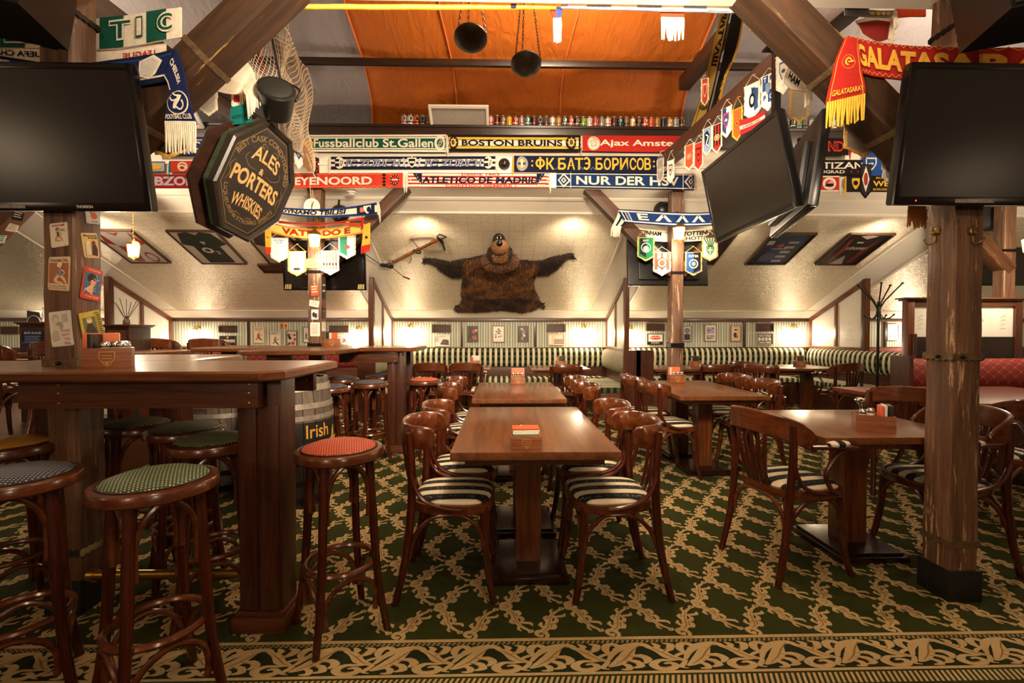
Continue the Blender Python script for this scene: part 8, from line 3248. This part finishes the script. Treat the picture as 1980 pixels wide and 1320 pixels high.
for x0, x1, y0, Y, lab, sgn in ((37, 92, 622, 4.75, 'dark cabinet with a small blue notice at the bar side, figurine on top', True), (204, 249, 627, 4.9, 'brown wooden cabinet beside the tin sign post with scent sticks on top', False)):
    a, b = at(x0, y0, Y), at(x1, y0, Y)
    w = b.x - a.x
    t = thing('bar_cabinet', lab, 'cabinet', (a.x + w / 2, Y, PLAT))
    h = a.z - PLAT
    MB().box(-w / 2, 0, 0, w / 2, .30, h - .03, None, .005).build('body', PANELZ, t)
    m = MB()
    m.box(-w / 2 - .03, -.03, h - .018, w / 2 + .03, .33, h, None, .005)
    m.box(-w / 2 - .015, -.015, h - .03, w / 2 + .015, .315, h - .018, None, .004)
    m.build('crown', PANELX, t)
    MB().box(-w / 2 + .03, -.008, h * .5, w / 2 - .03, 0, h - .06, None, .004).build('panel', plain('purple_panel', '3a1f26', .4) if sgn else PANELX, t)
    if sgn:
        p = Print(.0006)
        p.rect(-w * .38, h - .22, w * .38, h - .09, ink('14182c'))
        p.text('BAR RULES', -w * .30, h - .125, w * .30, h - .10, ink('b9c0d6'), .02)
        for i in range(4):
            p.rect(-w * .28, h - .15 - i * .018, w * (.28 - .06 * (i % 2)), h - .144 - i * .018, ink('8a96b9'))
        p.rect(-w * .38, h - .22, w * .38, h - .206, ink('2f4a9a'))
        p.build('notice', t, lambda x, y, z: Vector((x, -.0086 - z, y)))
        bx, bz = a.x + w / 2, a.z
        t = thing('menu_stand', 'dark menu stand with a curved pale rim on the bar-side cabinet', 'menu stand', (bx - .07, Y + .08, bz))
        MB().prism([(-.07, 0), (.07, 0), (.05, .10), (-.07, .12)], -.004, .004, None, Matrix(((1, 0, 0, 0), (0, 0, -1, 0), (0, 1, 0, 0), (0, 0, 0, 1)))).build('board', plain('menu_dark', '3a352c', .3), t)
        MB().tube([Vector((.065 * math.cos(q), -.007, .065 * math.sin(q))) for q in np.linspace(0, PI, 15)], .004, 6).build('rim', plain('rim_blue', 'b9b6d0', .3), t)
        t = thing('figurine', 'small white standing bird figurine on the bar-side cabinet', 'figurine', (bx + .05, Y + .06, bz))
        MB().lathe([(0, 0), (.025, .0), (.022, .02), (.014, .05), (.02, .08), (.012, .11), (.009, .13), (.016, .145), (.013, .16), (0, .168)], 16).build('body', WHITE, t)
        MB().tube([Vector((.01, 0, .15)), Vector((.032, -.005, .143))], [.006, .002], 6).build('beak', plain('beak_grey', '6a6258', .5), t)
        t = thing('napkin_box', 'orange napkin box behind the figurine on the bar-side cabinet', 'box', (bx + .11, Y + .1, bz))
        MB().box(-.03, -.03, 0, .03, .03, .07, None, .004).build('box_body', ink('c2622c'), t)
    else:
        t = thing('reed_diffuser', 'glass scent bottle with dark reeds on the brown wooden cabinet', 'diffuser', (a.x + w / 2, Y + .12, a.z))
        MB().lathe([(0, 0), (.03, 0), (.032, .01), (.03, .05), (.014, .07), (.014, .09)], 18).build('bottle', plain('smoky_glass', '5a4a3c', .1), t)
        for k in range(7):
            q = R(k * 51 + 10)
            MB().tube([Vector((0, 0, .04)), Vector((.13 * math.cos(q), .07 * math.sin(q), .24 + .02 * (k % 3)))], .003, 5).build('reed', BLACKM, t)
# small pictures on the bar-side brace board
for i, (q, c1, c2, lab) in enumerate((([(27, 406), (48, 412), (44, 428), (22, 424)], '1c1a18', 'b9b2a4', 'black and white plaque on the bar-side brace'), ([(20, 431), (37, 436), (31, 449), (10, 446)], 'cfc2a8', '8a7a66', 'cream printed plaque on the bar-side brace'), ([(0, 455), (14, 455), (8, 470), (-8, 472)], 'b9c2b4', '2f7a4a', 'green and red plaque on the bar-side brace, cut by the frame edge'))):
    tin(lab, q, {'Y': 4.875}, nF, lines(c2, 3), c1, c1)

# ------------------------------------------------------------------ napkin boxes and what stands in them
BOXW = wood('box_wood', '6b3a20', '8a5030', '9c6240', 'X', .35)
ORG = ink('cf6a34')
CREST = plain('crest_gold', 'b98a48', .4, .2, .1, 30)


def caddy(label, x, y, z, rz, w=.145, d=.085, h=.068, crest=True):
    t = thing('menu_box', label, 'box', (x, y, z), R(rz), 'wooden menu boxes')
    for nm, q in (('front_panel', (-w / 2, -d / 2, 0, w / 2, -d / 2 + .009, h)), ('back_panel', (-w / 2, d / 2 - .009, 0, w / 2, d / 2, h)), ('side_panel', (-w / 2, -d / 2 + .009, 0, -w / 2 + .009, d / 2 - .009, h)), ('side_panel', (w / 2 - .009, -d / 2 + .009, 0, w / 2, d / 2 - .009, h)), ('bottom_panel', (-w / 2 + .009, -d / 2 + .009, .0, w / 2 - .009, d / 2 - .009, .008))):
        MB().box(*q, None, .0015).build(nm, BOXW, t)
    if crest:
        p = Print(.0006)
        p.shield(0, h * .46, h * .62, h * .74, CREST)
        p.k += 1
        p.shield(0, h * .46, h * .54, h * .66, BOXW)
        for i in range(3):
            p.rect(-h * .2, h * (.62 - i * .16), h * .2, h * (.66 - i * .16), CREST)
        p.ell(0, h * .24, h * .07, h * .07, CREST, 10)
        p.build('crest', t, lambda xx, yy, zz: Vector((xx, -d / 2 - zz, yy)))
    return t


def loc_of(t, dx, dy, dz):
    c, s = math.cos(t.rotation_euler.z), math.sin(t.rotation_euler.z)
    return (t.location.x + dx * c - dy * s, t.location.y + dx * s + dy * c, t.location.z + dz)


def menu(t, dx, dy, col, label, w=.10, h=.125, th=.012, lean=0.0):
    o = thing('menu_card', label, 'menu', loc_of(t, dx, dy, .009), t.rotation_euler.z + lean, 'menus in the wooden boxes')
    MB().box(-w / 2, -th / 2, 0, w / 2, th / 2, h, None, .002).build('cover', ink(col), o)
    MB().box(-w / 2 + .003, -th / 2 + .002, .004, w / 2 + .002, th / 2 - .002, h - .003).build('pages', ink('e0d6c4'), o)
    return o


def shaker(t, dx, dy, label, dz=.009, cap=True):
    o = thing('shaker', label, 'shaker', loc_of(t, dx, dy, dz), 0, 'shakers in the wooden boxes')
    MB().lathe([(0, 0), (.017, 0), (.018, .005), (.017, .055), (.015, .06)], 14).build('jar', plain('shaker_glass', 'b9b2a4', .12), o)
    MB().lathe([(.0175, .058), (.018, .062), (.018, .075), (.013, .082), (0, .084)], 14).build('cap', CHROME, o)
    return o


def napkins(t, dx, dy, dz, cols, label, w=.11, tilt=18, d=.08):
    o = thing('napkin_stack', label, 'napkins', loc_of(t, dx, dy, dz), t.rotation_euler.z, 'napkins in the wooden boxes')
    M = Matrix.Rotation(R(tilt), 4, 'X')
    for i, c in enumerate(cols):
        MB().box(-w / 2 + .002 * (i % 2), -d / 2 + .006 * i, i * .008, w / 2 - .002 * (i % 3), d / 2 - .004 * i, i * .008 + .0075, None, .002, M).build('napkin', ink(c), o)
    return o


Z1 = 1.10
bx = caddy('wooden menu box with gold crest on the big bar table beside the tin sign post', -1.70, 2.01, Z1, 34, .16, .14, .085)
menu(bx, -.03, .045, 'cf6a34', 'orange menu in the box on the big bar table', .12, .14, .02, .05)
menu(bx, -.045, .0, '15120f', 'black menu beside the orange one on the big bar table', .07, .135, .02, 1.2)
for i, (dx, dy) in enumerate(((-.01, -.03), (.02, .0), (.045, -.03), (.055, .015))):
    shaker(bx, dx, dy, '%s shaker from the orange menu in the big bar table box' % ORD[i], .03)
b1 = caddy('wooden napkin box with gold crest at the near edge of the nearest middle table', .108, 2.04, TH, 2, .138, .085, .062)
napkins(b1, 0, .0, .058, ['2f4a3c', '44584a', 'dcd3c4', 'e2dacb', 'c8542e'], 'green, white and orange napkins fanned in the nearest napkin box', .12, 14)
shaker(b1, -.02, .028, 'shaker behind the fanned napkins in the nearest napkin box', .02)
b2 = caddy('wooden menu box on the far end of the second middle table', .165, 4.63, TH, 0, .145, .085, .085)
menu(b2, 0, .03, 'cf6a48', 'orange menu standing in the second middle table box', .13, .15)
for i in range(3):
    shaker(b2, -.045 + .045 * i, -.015, '%s shaker in the box on the second middle table, from the bar side' % ORD[i], .03)
b3 = caddy('wooden menu box on the table in front of the booth-side far post', 1.83, 4.72, TH, 0, .16, .085, .085)
menu(b3, -.015, .03, 'cf6a48', 'orange menu in the box in front of the booth-side far post', .12, .15)
menu(b3, -.055, .0, 'd9d0c0', 'pale menu edge beside the orange one at the booth-side far post', .05, .145, .01, 1.0)
for i in range(3):
    shaker(b3, -.03 + .04 * i, -.015, '%s shaker in the box at the booth-side far post, from the aisle' % ORD[i], .03)
b4 = caddy('wooden menu box on the square table half behind the worn post', 1.985, 2.38, TH, -28, .17, .12, .085, False)
menu(b4, .03, .0, 'd9603a', 'orange menu in the box half behind the worn post', .09, .125, .012, R(90))
menu(b4, .045, .0, 'e0d8c8', 'white menu between the orange and the black one behind the worn post', .09, .13, .012, R(90))
menu(b4, .066, .0, '17130f', 'black menu in the box half behind the worn post', .09, .13, .02, R(90))
shaker(b4, -.05, -.025, 'shaker nearest the corner of the box behind the worn post', .03)
shaker(b4, -.01, .0, 'shaker next to the menus in the box behind the worn post', .035)
for x, y, rz, nm, col in ((-.42, 7.15, 5, 'bench table nearer the bar table', 'cfc4b0'), (.92, 7.05, 0, 'corner table below the bear skin', '24211d'), (2.98, 6.95, 0, 'bench table behind the booth-side far post', '24211d'), (4.62, 6.95, -6, 'corner table near the coat stand', '33302c')):
    q = caddy('small wooden menu box on the ' + nm, x, y, TH, rz, .15, .085, .085)
    menu(q, .01, .02, col, ('dark' if col[0] in '23' else 'pale') + ' menu in the box on the ' + nm, .12, .15)
    menu(q, -.05, -.01, 'c9885e' if col[0] != 'c' else 'c2553a', 'slim reddish menu in the box on the ' + nm, .06, .13, .012, .9)
c = at(640, 667, 4.92)
q = caddy('wooden menu box beside the far post on the far bar table', c.x + .02, 4.92, Z1, 8, .17, .10, .085)
menu(q, -.05, .02, '17130f', 'black menu in the far bar table box', .05, .15, .015, .9)
menu(q, -.02, .02, 'cfc4b0', 'cream menu in the far bar table box', .05, .14, .015, .9)
menu(q, .015, .02, 'c9562e', 'orange menu in the far bar table box', .06, .14, .015, .9)
